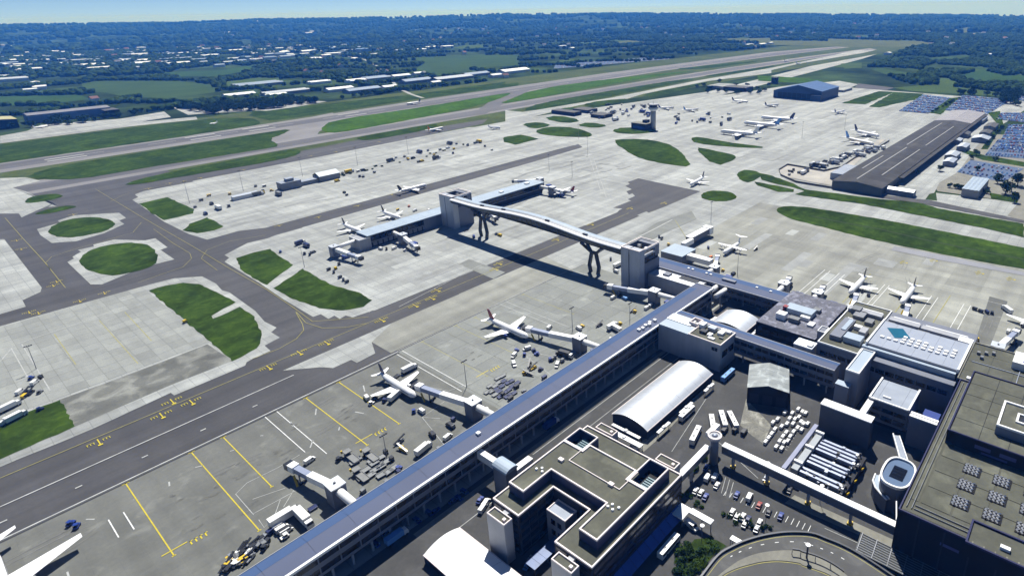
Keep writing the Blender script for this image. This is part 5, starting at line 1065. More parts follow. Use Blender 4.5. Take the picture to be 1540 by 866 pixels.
# coaches on the landside
for px, py, hd, m, l in ((1046,651,14.5,vwhite,'white coach alone on the road left of the round tower'),(1071.5,634,36,vwhite,'white coach, leftmost of three parked fanwise above the round tower'),(1087.5,628,40.5,vwhite,'white coach in the middle of three parked fanwise'),(1102,629,46.4,vwhite,'white coach, rightmost of three parked fanwise'),(1033,618,0,vwhite,'white coach standing beside the vaulted hall'),(1095,561,0,lightblue,'blue and white coach under the annex wall'),(1006,817,0,vwhite,'white coach at the kerb below the office block')): vp_('bus', m, px, py, hd, l, None, 3)
vp_('van', vwhite, 954,669.5,250,'white minibus at the near end of the vaulted hall'); vp_('van', vwhite, 1040,790,260,'white van beneath the entrance canopy of the office block', sc=1.2)
for px, py, m, l in ((1090,646,vdark,'dark van, left of three parked near the round tower'),(1106,645,vdark,'dark van, middle of three parked near the round tower'),(1119,649,vdark,'dark van, right of three parked near the round tower')): vp_('van', m, px, py, 5, l)
vp_('truck', blue, 829,638,0,'blue lorry parked in the shadow under the long pier'); vp_('truck', lightblue, 597,808,0,'pale blue lorry parked under the pier near the bottom'); 
cc_ = [(1064,718.6,'van',vwhite,'white van in the top row of the small car park'),(1075,718,'van',vwhite,'long white van second in the top row of the small car park'),(1078,730,'car',vwhite,'white car behind the long white van'),(1046,738,'car',vwhite,'white car, left of the pair by the hedge'),(1054,741,'car',vwhite,'white car, right of the pair by the hedge'),(1061,747,'car',blue,'blue car beside the white pair by the hedge'),(1108,744,'car',blue,'dark blue car alone in the middle row'),(1127,748,'van',vwhite,'white van in the middle row of the small car park'),(1141.5,760,'car',red,'red car in the middle row beside the lamp post'),(1156,770,'car',vdark,'black car right of the lamp post'),(1174,776,'car',blue,'blue car last in the middle row'),(1101,770,'car',vwhite,'white car first in the lower row'),(1108,777,'car',vwhite,'small white car second in the lower row'),(1117,777,'car',vwhite,'white car by the shrubs in the lower row'),(1125,781,'car',navy,'navy car by the shrubs in the lower row'),(1120,788,'car',vwhite,'white car behind the shrubs near the white covered way'),(1142,786,'car',vwhite,'white car near the ramp parapet'),(1138,795,'car',vsilver,'silver car closest to the ramp parapet'),(1187,737,'car',vdark,'black car under the long white walkway'),(1152,719,'car',vsilver,'silver car by the lamp beneath the walkway'),(1062,703,'car',blue,'blue car under the short walkway'),(806,835,'car',blue,'blue car in the office courtyard'),(797,842,'car',vsilver,'silver car in the office courtyard'),(814,829,'car',vdark,'dark car at the back of the office courtyard'),(793,850,'car',lightblue,'pale blue car at the mouth of the office courtyard'),(731,757,'van',vwhite,'white van below the office terrace corner'),(726,765,'van',vwhite,'second white van below the office terrace corner'),(722,752,'car',blue,'blue car by the stair tower')]
for px, py, k, m, l in cc_: vp_(k, m, px, py, 9 if px > 1000 else 20, l, None, .8, 1.0)
# rows of white vans and trailers in the yard
yard = [(1152,663),(1156.5,657),(1161,651),(1166,644),(1168,670.5),(1173,662),(1178,655),(1183,649),(1176,673),(1180,664),(1192,620),(1188,628),(1184,636),(1207,618),(1212,620),(1201,614),(1202,626),(1196,629),(1193,636),(1205,633),(1215,636),(1209,636),(1200,642),(1194,648),(1189,655),(1185,662),(1206,645),(1181,619),(1163,634),(1170,629),(1176,640)]
for i, (px, py) in enumerate(yard): vp_('van', vwhite, px, py, 2, ('white van in the short row beside the gravel patch' if i < 4 else 'white van in the second row from the gravel patch' if i < 10 else 'white van in the cluster above the chiller plant'), 'white vans in the yard', 1.4, .72)
# under the pier and on the near stands
for px, py in ((565,817),(580,799),(627,781),(645,770),(655,768),(682,752),(690,748),(698,738)): vp_('car', blue, px, py, random.choice((0,90)), 'blue service car in the deep shadow under the long pier', 'blue cars under the pier', 1)
grp = 'empty dollies by the long pier'
for a, b in zm(380,641,3.85,[(590,210),(605,195),(690,200),(705,215),(740,185),(770,210),(655,255),(710,255),(745,235),(685,285),(745,285),(790,265),(815,245),(635,300)]): vp_('dolly', M('dolly_deck', (0.24,0.25,0.25), 0.6, 0.1, 0.5), a, b, random.choice((0,3,-4)), 'empty grey dolly in the cluster beside the long pier', grp, .6, 1.2)
def make_cargo_loader(m):
    t = thing('cargo_loader', 'x', 'loader')
    MB().box(-5,1.6,-1.5,1.5,.9,1.3).build('main_deck', m, t, loc=(0,0,0)); MB().box(1.8,4.8,-1.6,1.6,2.4,2.75).build('front_platform', m, t, loc=(0,0,0)); MB().box(-4.6,4.4,-1.2,1.2,.35,.85).build('chassis', steel_dark, t, loc=(0,0,0)); MB().box(4.1,4.8,1.6,2.3,2.0,3.4).build('control_post', yellow, t, loc=(0,0,0))
    for s in (-1,1):
        MB().beam((2.2,s*1.2,.8),(4.4,s*1.2,2.4),.25,.25).build('scissor_arm', steel_grey, t, loc=(0,0,0)); MB().beam((4.4,s*1.2,.8),(2.2,s*1.2,2.4),.25,.25).build('scissor_arm', steel_grey, t, loc=(0,0,0)); MB().box(-5,1.6,s*1.5-.06,s*1.5+.06,1.3,1.55).build('side_rail', steel_grey, t, loc=(0,0,0))
    wheels(t, (3.4,-3.4), 1.3, .4); return t
KIND_F = {'cl':make_cargo_loader}
for i, (x, y) in enumerate(((528.5,688),(557.5,686),(542.5,715.5))): vp_('cl', M('loader_deck', (0.22,0.225,0.22), 0.6, 0.15, 0.5), x, y, 90, ('cargo loader with raised platform nearest the empty airbridge','cargo loader with raised platform on the far side of the dollies','cargo loader with raised platform close to the pier')[i], None, 1)
for i, (a, b) in enumerate(zm(380,641,3.85,[(770,150),(805,190)])): vp_('cont', vdark, a, b, 90, ('dark container beside the cable hoist','low dark container at the right of the dolly cluster')[i], None, 1)
for px, py, k, hd, l, sc in ((428,779,'truck',0,'long white lorry along the back of the white vehicle bay',1.25),(457.5,781.5,'truck',270,'long white lorry along the right of the white vehicle bay',1.25),(419,789.5,'van',0,'white van, first of three in the white vehicle bay',1.0),(424,793.5,'van',0,'white van, second of three in the white vehicle bay',1.0),(430,796.5,'van',0,'white van, third of three in the white vehicle bay',1.0),(428,805,'tug',180,'white tractor by the white vehicle bay',1.0)): vp_(k, vwhite, px, py, hd, l, None, 1.5, sc)
sp = [('tug',vdark,500,187,'black tow tractor with white cab ahead of the dolly cluster'),('van',vwhite,330,195,'white van beyond the empty airbridge'),('truck',vwhite,990,135,'white lorry nosing under the pier roof edge'),('van',vwhite,1130,60,'white van close to the pier roof above the lorry'),('van',vdark,1040,45,'dark van beside the belt loader'),('loader',equip_grey,850,85,'grey belt loader reaching towards the pier'),('loader',yellow,870,130,'yellow belt loader beside the dollies'),('tug',blue,845,240,'blue tow tractor at the edge of the dollies')]
for k, m, a, b, l in sp: (x, y), = zm(380,641,3.85,[(a,b)]); vp_(k, m, x, y, random.choice((80,10,95)), l)
q = zm(540,540,10.825,[(120,620),(240,650),(200,710),(590,610),(420,665),(825,165),(725,180),(610,265),(890,840),(1015,840)])
for (x, y), (k, m, hd, l) in zip(q, (('van',vwhite,80,'white van left of the nearest airliner wing'),('loader',vdark,20,'dark loader left of the nearest airliner wing'),('tug',vwhite,10,'white tractor below the dark loader'),('truck',vwhite,20,'white catering lorry against the nose of the nearest airliner'),('tug',navy,20,'navy tractor ahead of the catering lorry'),('truck',vwhite,0,'white lorry behind the right wing of the nearest airliner'),('cont',vdark,0,'dark container by the lorry behind the airliner'),('dolly',vdark,15,'black dolly behind the nearest airliner'),('tug',blue,60,'blue tractor in front of the nearest airliner'),('van',vwhite,90,'white van in front of the nearest airliner'))): vp_(k, m, x, y, hd, l)
vp_('tug', blue, 106,786,30,'blue tow tractor, left of the pair on the bottom left stand'); vp_('tug', blue, 115,790,60,'blue tow tractor, right of the pair on the bottom left stand')
Zr = lambda *p: zm(760,420,3.85,list(p))
for i, ((x, y), k, m) in enumerate(zip(Zr((65,410),(110,435),(165,410),(182,430),(125,400),(50,440),(50,490)), ('tug','tug','tug','tug','van','van','van'), (blue,blue,navy,blue,vwhite,vwhite,vwhite))): vp_(k, m, x, y, 40*i, ('blue tractor','second blue tractor','navy tractor','blue tractor last','white van at the top','white van on the left','white van lowest')[i]+' in the loop of tugs before the second airliner')
for i, ((x, y), k, m) in enumerate(zip(Zr((160,510),(140,490),(110,540),(135,545),(300,430),(330,470),(300,495),(260,465),(350,440),(285,450)), ('loader','loader','tug','loader','cont','cont','van','cont','truck','cont'), (yellow,vdark,yellow,equip_grey,vdark,equip_grey,vwhite,blue,vdark,equip_grey))): vp_(k, m, x, y, 35*i, ('yellow loader','dark loader','yellow tractor','grey loader','dark container','grey container','white van','blue container','dark lorry','pale grey container')[i]+' in the equipment park right of the blue dollies')
for x, y in Zr((15,600),(40,620),(20,640),(50,660),(10,680),(35,590),(70,600),(0,655),(25,670),(-20,620),(-10,590),(-35,650),(-30,680),(-55,640)): vp_('dolly', navy, x, y, 0, 'navy blue dolly in the packed park beside the long pier', 'blue dollies beside the pier', .6)
for x, y in Zr((-40,600),(-60,620),(-80,650),(-60,670),(-45,575),(-90,620),(-105,655),(-15,560)): vp_('dolly', M('dolly_deck', (0.24,0.25,0.25)), x, y, 0, 'grey dolly among the blue dollies beside the pier', 'grey dollies among the blue ones', .6)
for (x, y), (k, m, l) in zip(Zr((425,282),(445,270),(545,262),(620,275),(640,290),(665,255),(740,178),(750,185),(820,165),(840,150),(255,278),(625,105),(690,110)), (('van',vwhite,'white van behind the second airbridge rotunda'),('tug',yellow,'yellow tractor behind the second airbridge rotunda'),('loader',vdark,'dark loader halfway between the second and third airbridge'),('truck',vwhite,'white lorry between second and third airbridge'),('truck',vwhite,'white lorry close under the pier roof'),('tug',yellow,'yellow tractor beside the two white lorries'),('loader',equip_grey,'grey loader left of the tower airbridge'),('tug',yellow,'yellow tractor left of the tower airbridge'),('van',vwhite,'white van left of the tower airbridge'),('van',vwhite,'white van nearest the tower airbridge'),('van',vwhite,'white van beside the second airbridge tunnel'),('van',vwhite,'white van under the tower airbridge tunnel'),('van',lightblue,'pale blue van under the tower airbridge tunnel'))): vp_(k, m, x, y, random.choice((0,80,15)), l)
# equipment heap on the stand at the bottom
mats_ = [vwhite, yellow, equip_grey, equip_grey, vdark, vdark, vsilver, equip_grey]
for i in range(34):
    x, y = random.uniform(340,402), 0; y = 868-(x-336)*.62+random.uniform(-22,-4)
    if y > 866: y = 864
    k = random.choice(['tug','cart','loader','cont','cart']); m = random.choice(mats_); vp_(k, m, x, y, random.choice((0,90,30)), f'{ {"tug":"tractor","cart":"baggage cart","loader":"belt loader","cont":"container"}[k]} in the crowded equipment park at the bottom edge', 'equipment heaped at the bottom edge', .8)
# service vehicles around the island pier and the remote apron
isl = zm(380,210,3.85,[(275,600),(310,615),(160,648),(300,660),(330,665),(350,650),(440,750),(470,765),(505,795),(525,810),(545,822),(740,630),(775,632),(820,628),(880,640),(500,720),(480,745),(1280,560),(1410,545),(1430,552),(530,305),(545,320),(905,385),(840,405),(940,410),(1020,408)])
for i, (x, y) in enumerate(isl): vp_(['truck','truck','tug','cont','cont','van','cart','cart','cart','cart','cart','van','cart','van','tug','cont','cont','van','tug','van','van','cart','tug','cart','van','van'][i], [navy,navy,blue,vdark,vdark,equip_grey,vdark,vdark,vdark,vdark,vdark,vwhite,vdark,vwhite,vwhite,vdark,yellow,blue,vdark,yellow,vdark,vdark,orange,yellow,vwhite,vwhite][i], x, y, random.choice((10,90,60)), ['first navy lorry on the stand left of the island pier','second navy lorry on the stand left of the island pier','blue tractor by the grass beyond the navy lorries','dark container left of the island pier airbridge','second dark container left of the island pier airbridge','grey van by the left end of the island pier','dark cart nearest the grass island','dark cart second along the grass island','dark cart third along the grass island','dark cart fourth along the grass island','dark cart last along the grass island','white van before the shaded island pier wall','dark cart before the shaded island pier wall','second white van before the shaded island pier wall','white tractor at the edge of the island pier shadow','dark container under the left airbridge','yellow container under the left airbridge','blue van beneath the far bridge trestle','dark tractor right of the far bridge trestle','yellow van right of the far bridge trestle','dark van on the remote apron','dark cart on the remote apron','orange tractor behind the island pier','yellow cart behind the island pier','white van behind the island pier','second white van behind the island pier'][i])
rem = zm(380,210,3.85,[(60,300),(110,295),(170,290),(30,320),(150,320),(500,205),(520,195),(610,185),(640,178),(560,190),(620,215),(640,215),(705,190),(490,240),(800,125),(830,105),(880,98),(900,115),(930,108),(965,75),(1015,65),(1050,90),(1085,60),(1130,50),(1140,25),(1165,55),(1180,25),(1245,35),(1290,20),(1310,15),(1345,40),(1385,60),(960,130),(980,125),(1065,110),(1160,80)])+zm(0,210,3.85,[(1130,390),(1210,325),(1225,372),(1265,400),(1325,388),(1330,315),(1165,352),(1190,430),(1495,320),(1525,310),(1480,270),(1530,270)])
for i, (x, y) in enumerate(rem):
    k = ('cont','tug','cart','van','truck')[i % 5]; m = (vdark,yellow,vdark,vwhite,equip_grey,yellow,vdark,navy)[i*5 % 8]
    vp_(k, m, x, y, random.choice((0,90,5)), {'vehicle_dark':'dark','yellow_paint':'yellow','vehicle_white':'white','equipment_grey':'grey','navy_paint':'navy'}[m.name]+' '+{'cont':'container','tug':'tractor','cart':'cart','van':'van','truck':'lorry'}[k]+' in the equipment row across the remote apron', 'equipment along the remote apron', 1, 1.3)
for i, (x, y) in enumerate(zm(0,500,7.22,[(335,490),(440,485),(375,540),(430,640),(215,640),(280,650),(260,690),(330,650)])): vp_(('tug','cont','van','tug','van','loader','cart','loader')[i], (blue,vdark,vwhite,equip_grey,vwhite,vdark,yellow,vdark)[i], x, y, 50, ('blue tractor','dark container','white van','grey tractor','second white van','dark loader','yellow cart','second dark loader')[i]+' on the left edge stand by the tall lamp')
for i, (x, y) in enumerate(zm(0,420,3.85,[(95,800),(130,785),(230,750),(1070,245),(60,740),(20,830)])): vp_(('truck','cart','tug','cont','truck','van')[i], (vwhite,vdark,navy,yellow,vwhite,vwhite)[i], x, y, 20, ('white lorry left of the dark grass at the left edge','dark cart left of the dark grass','navy tractor on the edge of the dark grass','yellow topped box by the half-round grass island','white lorry cut by the left edge','white van at the left edge below the lamp')[i])
est = zm(1140,420,3.85,[(1255,170),(1290,183),(1325,188),(1355,193),(1390,385),(1490,375),(1270,345),(180,25),(350,130),(640,90),(1440,180),(1450,300)])+zm(760,210,3.85,[(890,560),(905,570),(1175,625),(1170,685),(1190,680),(1450,632),(1260,755),(1320,775),(945,605),(610,690),(650,730),(640,760)])
for i, (x, y) in enumerate(est): vp_(('cart','cart','cart','tug','cart','loader','tug','van','tug','cart','truck','van')[i % 12], (vdark,vdark,navy,vdark,orange,vdark,yellow,vdark,yellow,vdark,vwhite,vwhite)[i % 12], x, y, random.choice((0,40,80)), ['first dark cart of a train towards the right edge','second dark cart of a train towards the right edge','navy cart third in the train towards the right edge','dark tractor heading the cart train','orange cart below the terminal wing','dark loader near the right edge stand','yellow tractor by the corner hut','dark van right of the lilac roof','yellow tractor beside the left dark tailed airliner','dark cart between the two dark tailed airliners','white lorry by the airliner at the right edge','white van on the airside wing road','dark cart behind the near bridge tower','second dark cart behind the near bridge tower','navy cart left of the high-winged airliner','dark tractor beneath the high-winged airliner wing','orange cart beneath the high-winged airliner wing','dark loader right of the high-winged airliner','yellow tractor in front of the high-winged airliner','dark van on the stand below the high-winged airliner','yellow tractor by the pale link block','dark cart behind the near bridge trestle','white lorry behind the near bridge trestle','white van behind the near bridge trestle'][i])
# ------------------------------------------------------------------ floodlight masts and lamps
def mast(x, y, h, label, group=None, heads=2):
    t = thing('floodlight_mast', label, 'lamp', (x,y,0), 0, group)
    MB().cyl(0,0,0,h,.22,8,0,.1).build('pole', steel_grey, t, loc=(0,0,0)); MB().box(-1.8,1.8,-.15,.15,h,h+.2).build('cross_arm', steel_grey, t, loc=(0,0,0))
    for k in range(4): MB().box(-1.7+k*1.0,-1.1+k*1.0,-.35,.35,h+.1,h+.55).build('floodlight', steel_dark, t, loc=(0,0,0))
    return t
for x, y, h, l in ((326.8,766,24,'tall mast on the remote apron behind the taxiing airliner'),(399,764,24,'tall mast halfway along the remote apron'),(478,767,24,'tall mast at the right of the remote apron'),(198.6,753,24,'tall mast at the left end of the remote apron'),(254,756,24,'tall mast near the white shed of the remote apron'),(190.5,475.7,17,'mast beside the split grass island'),(625.8,556,24,'mast on the wide apron beyond the island pier'),(528,535,20,'mast at the right end of the island pier'),(523,491,18,'mast beyond the red tailed airliner'),(476,271,20,'mast on the apron right of the near bridge tower'),(382,193,18,'mast on the stand right of the lilac roof'),(245,235.2,16,'mast beside the second airbridge rotunda'),(165.3,239.3,16,'mast beside the nearest airbridge rotunda'),(24,452,15,'tall mast on the left edge stand'),(278,215,12,'lamp mast between the lorries and the pier roof'),(700,640,22,'mast near the long oval grass islands'),(900,360,24,'mast on the far wide apron'),(1000,330,24,'mast beside the cargo apron'),(108,224,12,'mast by the dolly cluster')): mast(x, y, h, l)
for px, py, h, l in ((1153,722,9,'white headed lamp under the long walkway'),(1233,757,9,'white headed lamp by the walkway legs'),(1151,790,10,'thin lamp post in the small car park'),(1055,815,8,'lamp at the corner of the planted bank'),(1160,604,9,'white headed lamp before the grey corrugated shed')):
    p = at(px, py); t = thing('street_lamp', l, 'lamp', (p.x,p.y,0)); MB().cyl(0,0,0,h,.12,8,0,.07).build('pole', steel_grey, t, loc=(0,0,0)); MB().cyl(0,0,h,h+.35,.2,14,0,.85).build('lamp_head', white_clad, t, loc=(0,0,0))
p = at(1213,838,5.6); t = thing('street_lamp', 'lamp with round white head on the curved ramp', 'lamp', (p.x,p.y,5.6)); MB().cyl(0,0,0,5.5,.35,10,0,.3).build('pole', steel_dark, t, loc=(0,0,0)); MB().cyl(0,0,5.5,6.1,.5,14,0,.9).build('lamp_head', white_clad, t, loc=(0,0,0)); 
sc_ = thing('ramp_screen', 'curved dark screen running along the ramp footway', 'barrier', (I[14][0],I[14][1],5.6)); Q = [Vector((a[0],a[1])).lerp(Vector((b[0],b[1])),.35) for a, b in zip(S[26:46], I[26:46])]; MB().loft([[(p.x,p.y,z) for p in Q] for z in (7.6,8.2)]+[[(p.x+.5,p.y+.3,8.2) for p in Q]], 0, False, False).build('panel', steel_dark, sc_)
for p in Q[::5]: MB().box(p.x-.1,p.x+.1,p.y-.1,p.y+.1,5.6,7.4).build('post', steel_dark, sc_)

# ground equipment standing about the rotundas under the pier edge
rr_ = random.Random(21)
for nm_, cx_ in (('the empty airbridge',80),('the nearest airliner',150),('the second airliner',229)):
    for k in range(11):
        kd = rr_.choice(('cart','cont','dolly','van','cart','tug')); mi = rr_.randrange(4); x = cx_+rr_.uniform(6,34)*rr_.choice((-1,1)); y = rr_.uniform(199,222)
        veh(kd, (equip_grey,vdark,vwhite,navy)[mi], x, y, rr_.choice((0,90,0,12)), ('grey','dark','white','navy')[mi]+' '+{'cart':'baggage cart','cont':'container','dolly':'flat dolly','van':'van','tug':'tractor'}[kd]+' on the stand of '+nm_, 'equipment on the near stands')
# ------------------------------------------------------------------ far airport buildings
ct = thing('control_tower', 'pale concrete control tower with dark glazed cab', 'tower', (833,592,0))
MB().cyl(833,592,0,33,4.6,16).build('shaft', M('tower_concrete', (0.42,0.42,0.40), 0.8, 0.08, 0.1), ct, True); MB().cyl(833,592,30,34,5,16,0,8.6).build('collar', white_clad, ct, True); MB().cyl(833,592,34,36,8.6,16).build('gallery', light_clad, ct); MB().cyl(833,592,36,40,6.6,16,0,7.8).build('cab', glass, ct); MB().cyl(833,592,40,41,8.2,16).build('cab_roof', light_clad, ct); MB().cyl(833,592,41,46,.3,6).build('antenna', steel_grey, ct)
lump(ct, 'base_block', 812,828,592,622,0,10, dark_clad); lump(ct, 'base_roof', 811.5,828.5,591.5,622.5,10,10.6, pave); lump(ct, 'base_glazing', 811.8,812,594,618,1.5,6, blue_glass); lump(ct, 'annexe', 822,832,598,606,10.6,15, dark_clad)
hg = thing('maintenance_hangar', 'large dark blue hangar with lighter blue pitched roof', 'hangar', (1320,520,0))
HX0,HX1,HY0,HY1 = 1285,1385,480,588
MB().add([(HX0,HY0,0),(HX1,HY0,0),(HX1,HY1,0),(HX0,HY1,0),(HX0,HY0,20),(HX1,HY0,20),(HX1,HY1,16),(HX0,HY1,16),(HX0,532,30),(HX1,532,30)], [(0,1,5,4),(2,3,7,6),(3,0,4,8,7),(1,2,6,9,5)]).build('wall', hangar_wall, hg)
for i in range(5):
    x0 = HX0-1+i*20.4
    MB().add([(x0,HY0-1,20.2),(x0+20.2,HY0-1,20.2),(x0+20.2,532,30.4),(x0,532,30.4)], [(0,1,2,3)]).build('roof_sheet', hangar_roof, hg); MB().add([(x0,532,30.4),(x0+20.2,532,30.4),(x0+20.2,HY1+1,16.2),(x0,HY1+1,16.2)], [(0,1,2,3)]).build('roof_sheet', hangar_roof, hg)
panes(hg, 'x', HX0, 490, 578, 0.5, 13, 8, 1.0, dark_clad, 'hangar_door'); lump(hg, 'lean_to', 1276,1285,478,500,0,12, hangar_wall)
cg = thing('cargo_shed', 'very long dark roofed cargo shed with pale roof ribs', 'warehouse', (930,200,0))
GX0,GX1,GY0,GY1 = 652,1240,170,222
ymid = 196
MB().add([(GX0,GY0,0),(GX1,GY0,0),(GX1,GY1,0),(GX0,GY1,0),(GX0,GY0,9),(GX1,GY0,9),(GX1,GY1,9),(GX0,GY1,9),(GX0,ymid,12),(GX1,ymid,12)], [(0,1,5,4),(2,3,7,6),(3,0,4,8,7),(1,2,6,9,5)]).build('wall', M('cargo_wall', (0.10,0.115,0.115), 0.6, 0.1, 0.1), cg)
n = 28; w = (GX1-GX0)/n
for i in range(n):
    x0 = GX0+i*w; m = cargo_pale if i > n-7 else cargo_roof
    MB().add([(x0+.1,GY0-.8,9.15),(x0+w-.1,GY0-.8,9.15),(x0+w-.1,ymid,12.15),(x0+.1,ymid,12.15)], [(0,1,2,3)]).build('roof_panel', m, cg); MB().add([(x0+.1,ymid+.1,12.15),(x0+w-.1,ymid+.1,12.15),(x0+w-.1,GY1+.8,9.15),(x0+.1,GY1+.8,9.15)], [(0,1,2,3)]).build('roof_panel', m, cg)
for x0, x1, y in ((700,860,184),(665,860,200),(890,1060,184),(880,1080,205),(720,800,212)): 
    z = 12.2-abs(y-ymid)*3/26.8
    MB().box(x0,x1,y-.7,y+.7,z-.3,z+.4).build('roof_rib', M('rib_grey', (0.30,0.30,0.30), 0.7, 0.15, 0.1), cg)
lump(cg, 'eave_canopy', GX0+60,GX1-10,GY0-6,GY0-.9,7.6,8.2, cargo_roof); lump(cg, 'annexe', 690,740,222.9,238,0,8, pale_roof_grey)
panes(cg, 'y', GY0, GX0+10, GX1-10, .3, 5, 36, 6, steel_dark, 'loading_door')
def shed(label, x0, x1, y0, y1, z, wall, roof, cat='building', nm='shed', group=None, bays=3, ridge=0.12, along=None):
    t = thing(nm, label, cat, ((x0+x1)/2,(y0+y1)/2,0), 0, group); along = along or ('x' if x1-x0 > y1-y0 else 'y')
    if along == 'x':
        w = (y1-y0)/bays
        for k in range(bays):
            a, b2 = y0+k*w, y0+(k+1)*w; m = (a+b2)/2; zr = z+w*ridge
            MB().add([(x0,a,z),(x1,a,z),(x1,m,zr),(x0,m,zr),(x1,b2,z),(x0,b2,z)], [(0,1,2,3),(3,2,4,5)]).build('roof', roof, t)
    else:
        w = (x1-x0)/bays
        for k in range(bays):
            a, b2 = x0+k*w, x0+(k+1)*w; m = (a+b2)/2; zr = z+w*ridge
            MB().add([(a,y0,z),(m,y0,zr),(m,y1,zr),(a,y1,z),(b2,y0,z),(b2,y1,z)], [(0,1,2,3),(1,4,5,2)]).build('roof', roof, t)
    MB().box(x0+.3,x1-.3,y0+.3,y1-.3,0,z-.05).build('wall', wall, t)
    return t
def shed_px(label, px, py, wx, wy, z, wall, roof, **k): p = at(px, py); return shed(label, p.x-wx/2, p.x+wx/2, p.y-wy/2, p.y+wy/2, z, wall, roof, **k)
grw = M('grey_wall', (0.25,0.26,0.28), 0.7, 0.1, 0.1); whw = M('white_wall', (0.6,0.6,0.6), 0.7, 0.06, 0.1)
# remote apron row
shed('grey two-storey control building on the remote apron', 281,304,718,732,9,grw,pale_roof_grey,bays=1,ridge=.02,nm='apron_building'); shed('pale gabled shed right of the control building on the remote apron', 326,352,720,738,7,grw,pale_roof,bays=1,ridge=.2,nm='apron_shed'); shed('long white trailer-like cabin on the remote apron', 231,258,722,730,4.5,whw,white_roof,bays=1,ridge=.02,nm='cabin'); shed('flat link between the two grey buildings of the remote apron', 304,326,722,731,5,grw,pale_roof_grey,bays=1,ridge=.02,nm='apron_building')
lump_t = thing('plant_room', 'small box standing on the control building roof', 'building', (292,724,9)); MB().box(289,297,721,728,9.2,12).build('wall', grw, lump_t); MB().box(288.5,297.5,720.5,728.5,12,12.4).build('roof', pale_roof_grey, lump_t)
for px, py, wx, wy, z, l in ((852,172,22,60,7,'long low dark building left of the control tower'),(880,168,30,40,6,'dark flat building left of the control tower'),(905,176,30,30,6,'dark building among the vehicles by the control tower'),(1085,133,60,50,8,'pale flat building among trees at the far apron edge'),(1110,136,40,60,9,'dark building among trees at the far apron edge'),(1165,126,14,14,16,'dark cube left of the blue hangar'),(1270,137,60,16,5,'long pale shed right of the blue hangar')): shed_px(l, px, py, wx, wy, z, dark_clad if 'dark' in l else grw, M('far_dark_roof', (0.09,0.09,0.09), 0.8) if 'dark' in l else concrete, bays=1, ridge=.02, nm='airfield_building')
shed_px('long dark hangar with pale striped front at the far left', 105,178,130,46,16,M('striped_front',(0.22,0.27,0.40),0.7,0.3,0.05),M('far_hangar_roof',(0.22,0.22,0.25),0.8,0.15,0.05),bays=1,nm='hangar',ridge=.05,cat='hangar'); shed_px('dark hangar with yellow rimmed roof cut off at the left edge', 4,192,40,60,16,black_clad,M('yellow_roof',(0.42,0.40,0.22),0.8),bays=1,nm='hangar',ridge=.05,cat='hangar'); shed_px('black block at the right end of the long dark hangar', 167,174,24,44,13,black_clad,M('far_dark_roof',(0.09,0.09,0.09)),bays=1,nm='hangar',ridge=.03,cat='hangar')
# right-hand office row by the staff car park
shed('long grey office block by the staff car park', 700,760,88,104,9,M('stone_wall',(0.30,0.29,0.28),0.8,0.1,0.1),pale_roof,bays=4,ridge=.08,nm='office_block',along='x'); 
for px, py, wx, wy, l in ((1354,293,12,28,'white roofed coach-like shed beside the cargo shed corner'),(1432,238,30,14,'pale shed north of the cargo road'),(1428,248,26,12,'second pale shed north of the cargo road'),(1475,213,26,22,'pale blue shed by the car parks'),(1490,194,40,16,'dark roofed shed by the car parks'),(1482,204,30,14,'dark shed nearest the blue shed'),(1470,183,50,22,'white topped shed by the cargo shed far end'),(1448,225,30,12,'pale hut on the cargo road near the two sheds'),(1452,206,26,10,'dark hut halfway up the cargo road'),(1440,216,22,10,'pale hut nearest the cargo shed side'),(1462,176,30,14,'pale hut at the top of the cargo road')): shed_px(l, px, py, wx, wy, 6, grw, white_roof if 'white' in l or 'pale' in l else M('far_dark_roof',(0.09,0.09,0.09)), bays=1, nm='service_shed')
struct('cargo_road', e8([(1110,0),(1220,0),(960,360),(860,350),(760,330)]), PZ+.05, concrete); struct('cargo_yard', e8([(1030,310),(1510,365),(1440,445),(1040,375)]), PZ+.06, concrete)
struct('cargo_dirt', e8([(120,180),(170,150),(380,190),(480,165),(700,0),(740,0),(600,110),(430,270),(140,215)]), Z4+.08, M('pale_ground',(0.42,0.40,0.36),0.9,0.2,0.05)); struct('far_road', e8([(430,285),(720,340),(950,372),(1540,485),(1540,470),(1000,355),(740,325),(435,275)]), Z4+.10, asphalt)
struct('far_yard', e4([(640,610),(780,565),(900,580),(800,640),(620,630)]), PZ+.06, concrete); struct('far_pad', e4([(430,515),(600,545),(520,580),(430,570)]), PZ+.07, concrete); struct('far_dark_pad', e4([(580,485),(790,510),(740,525),(560,510)]), PZ+.08, asphalt); struct('far_pale_pad', e4([(370,480),(470,470),(580,490),(540,508),(400,500)]), PZ+.07, concrete)
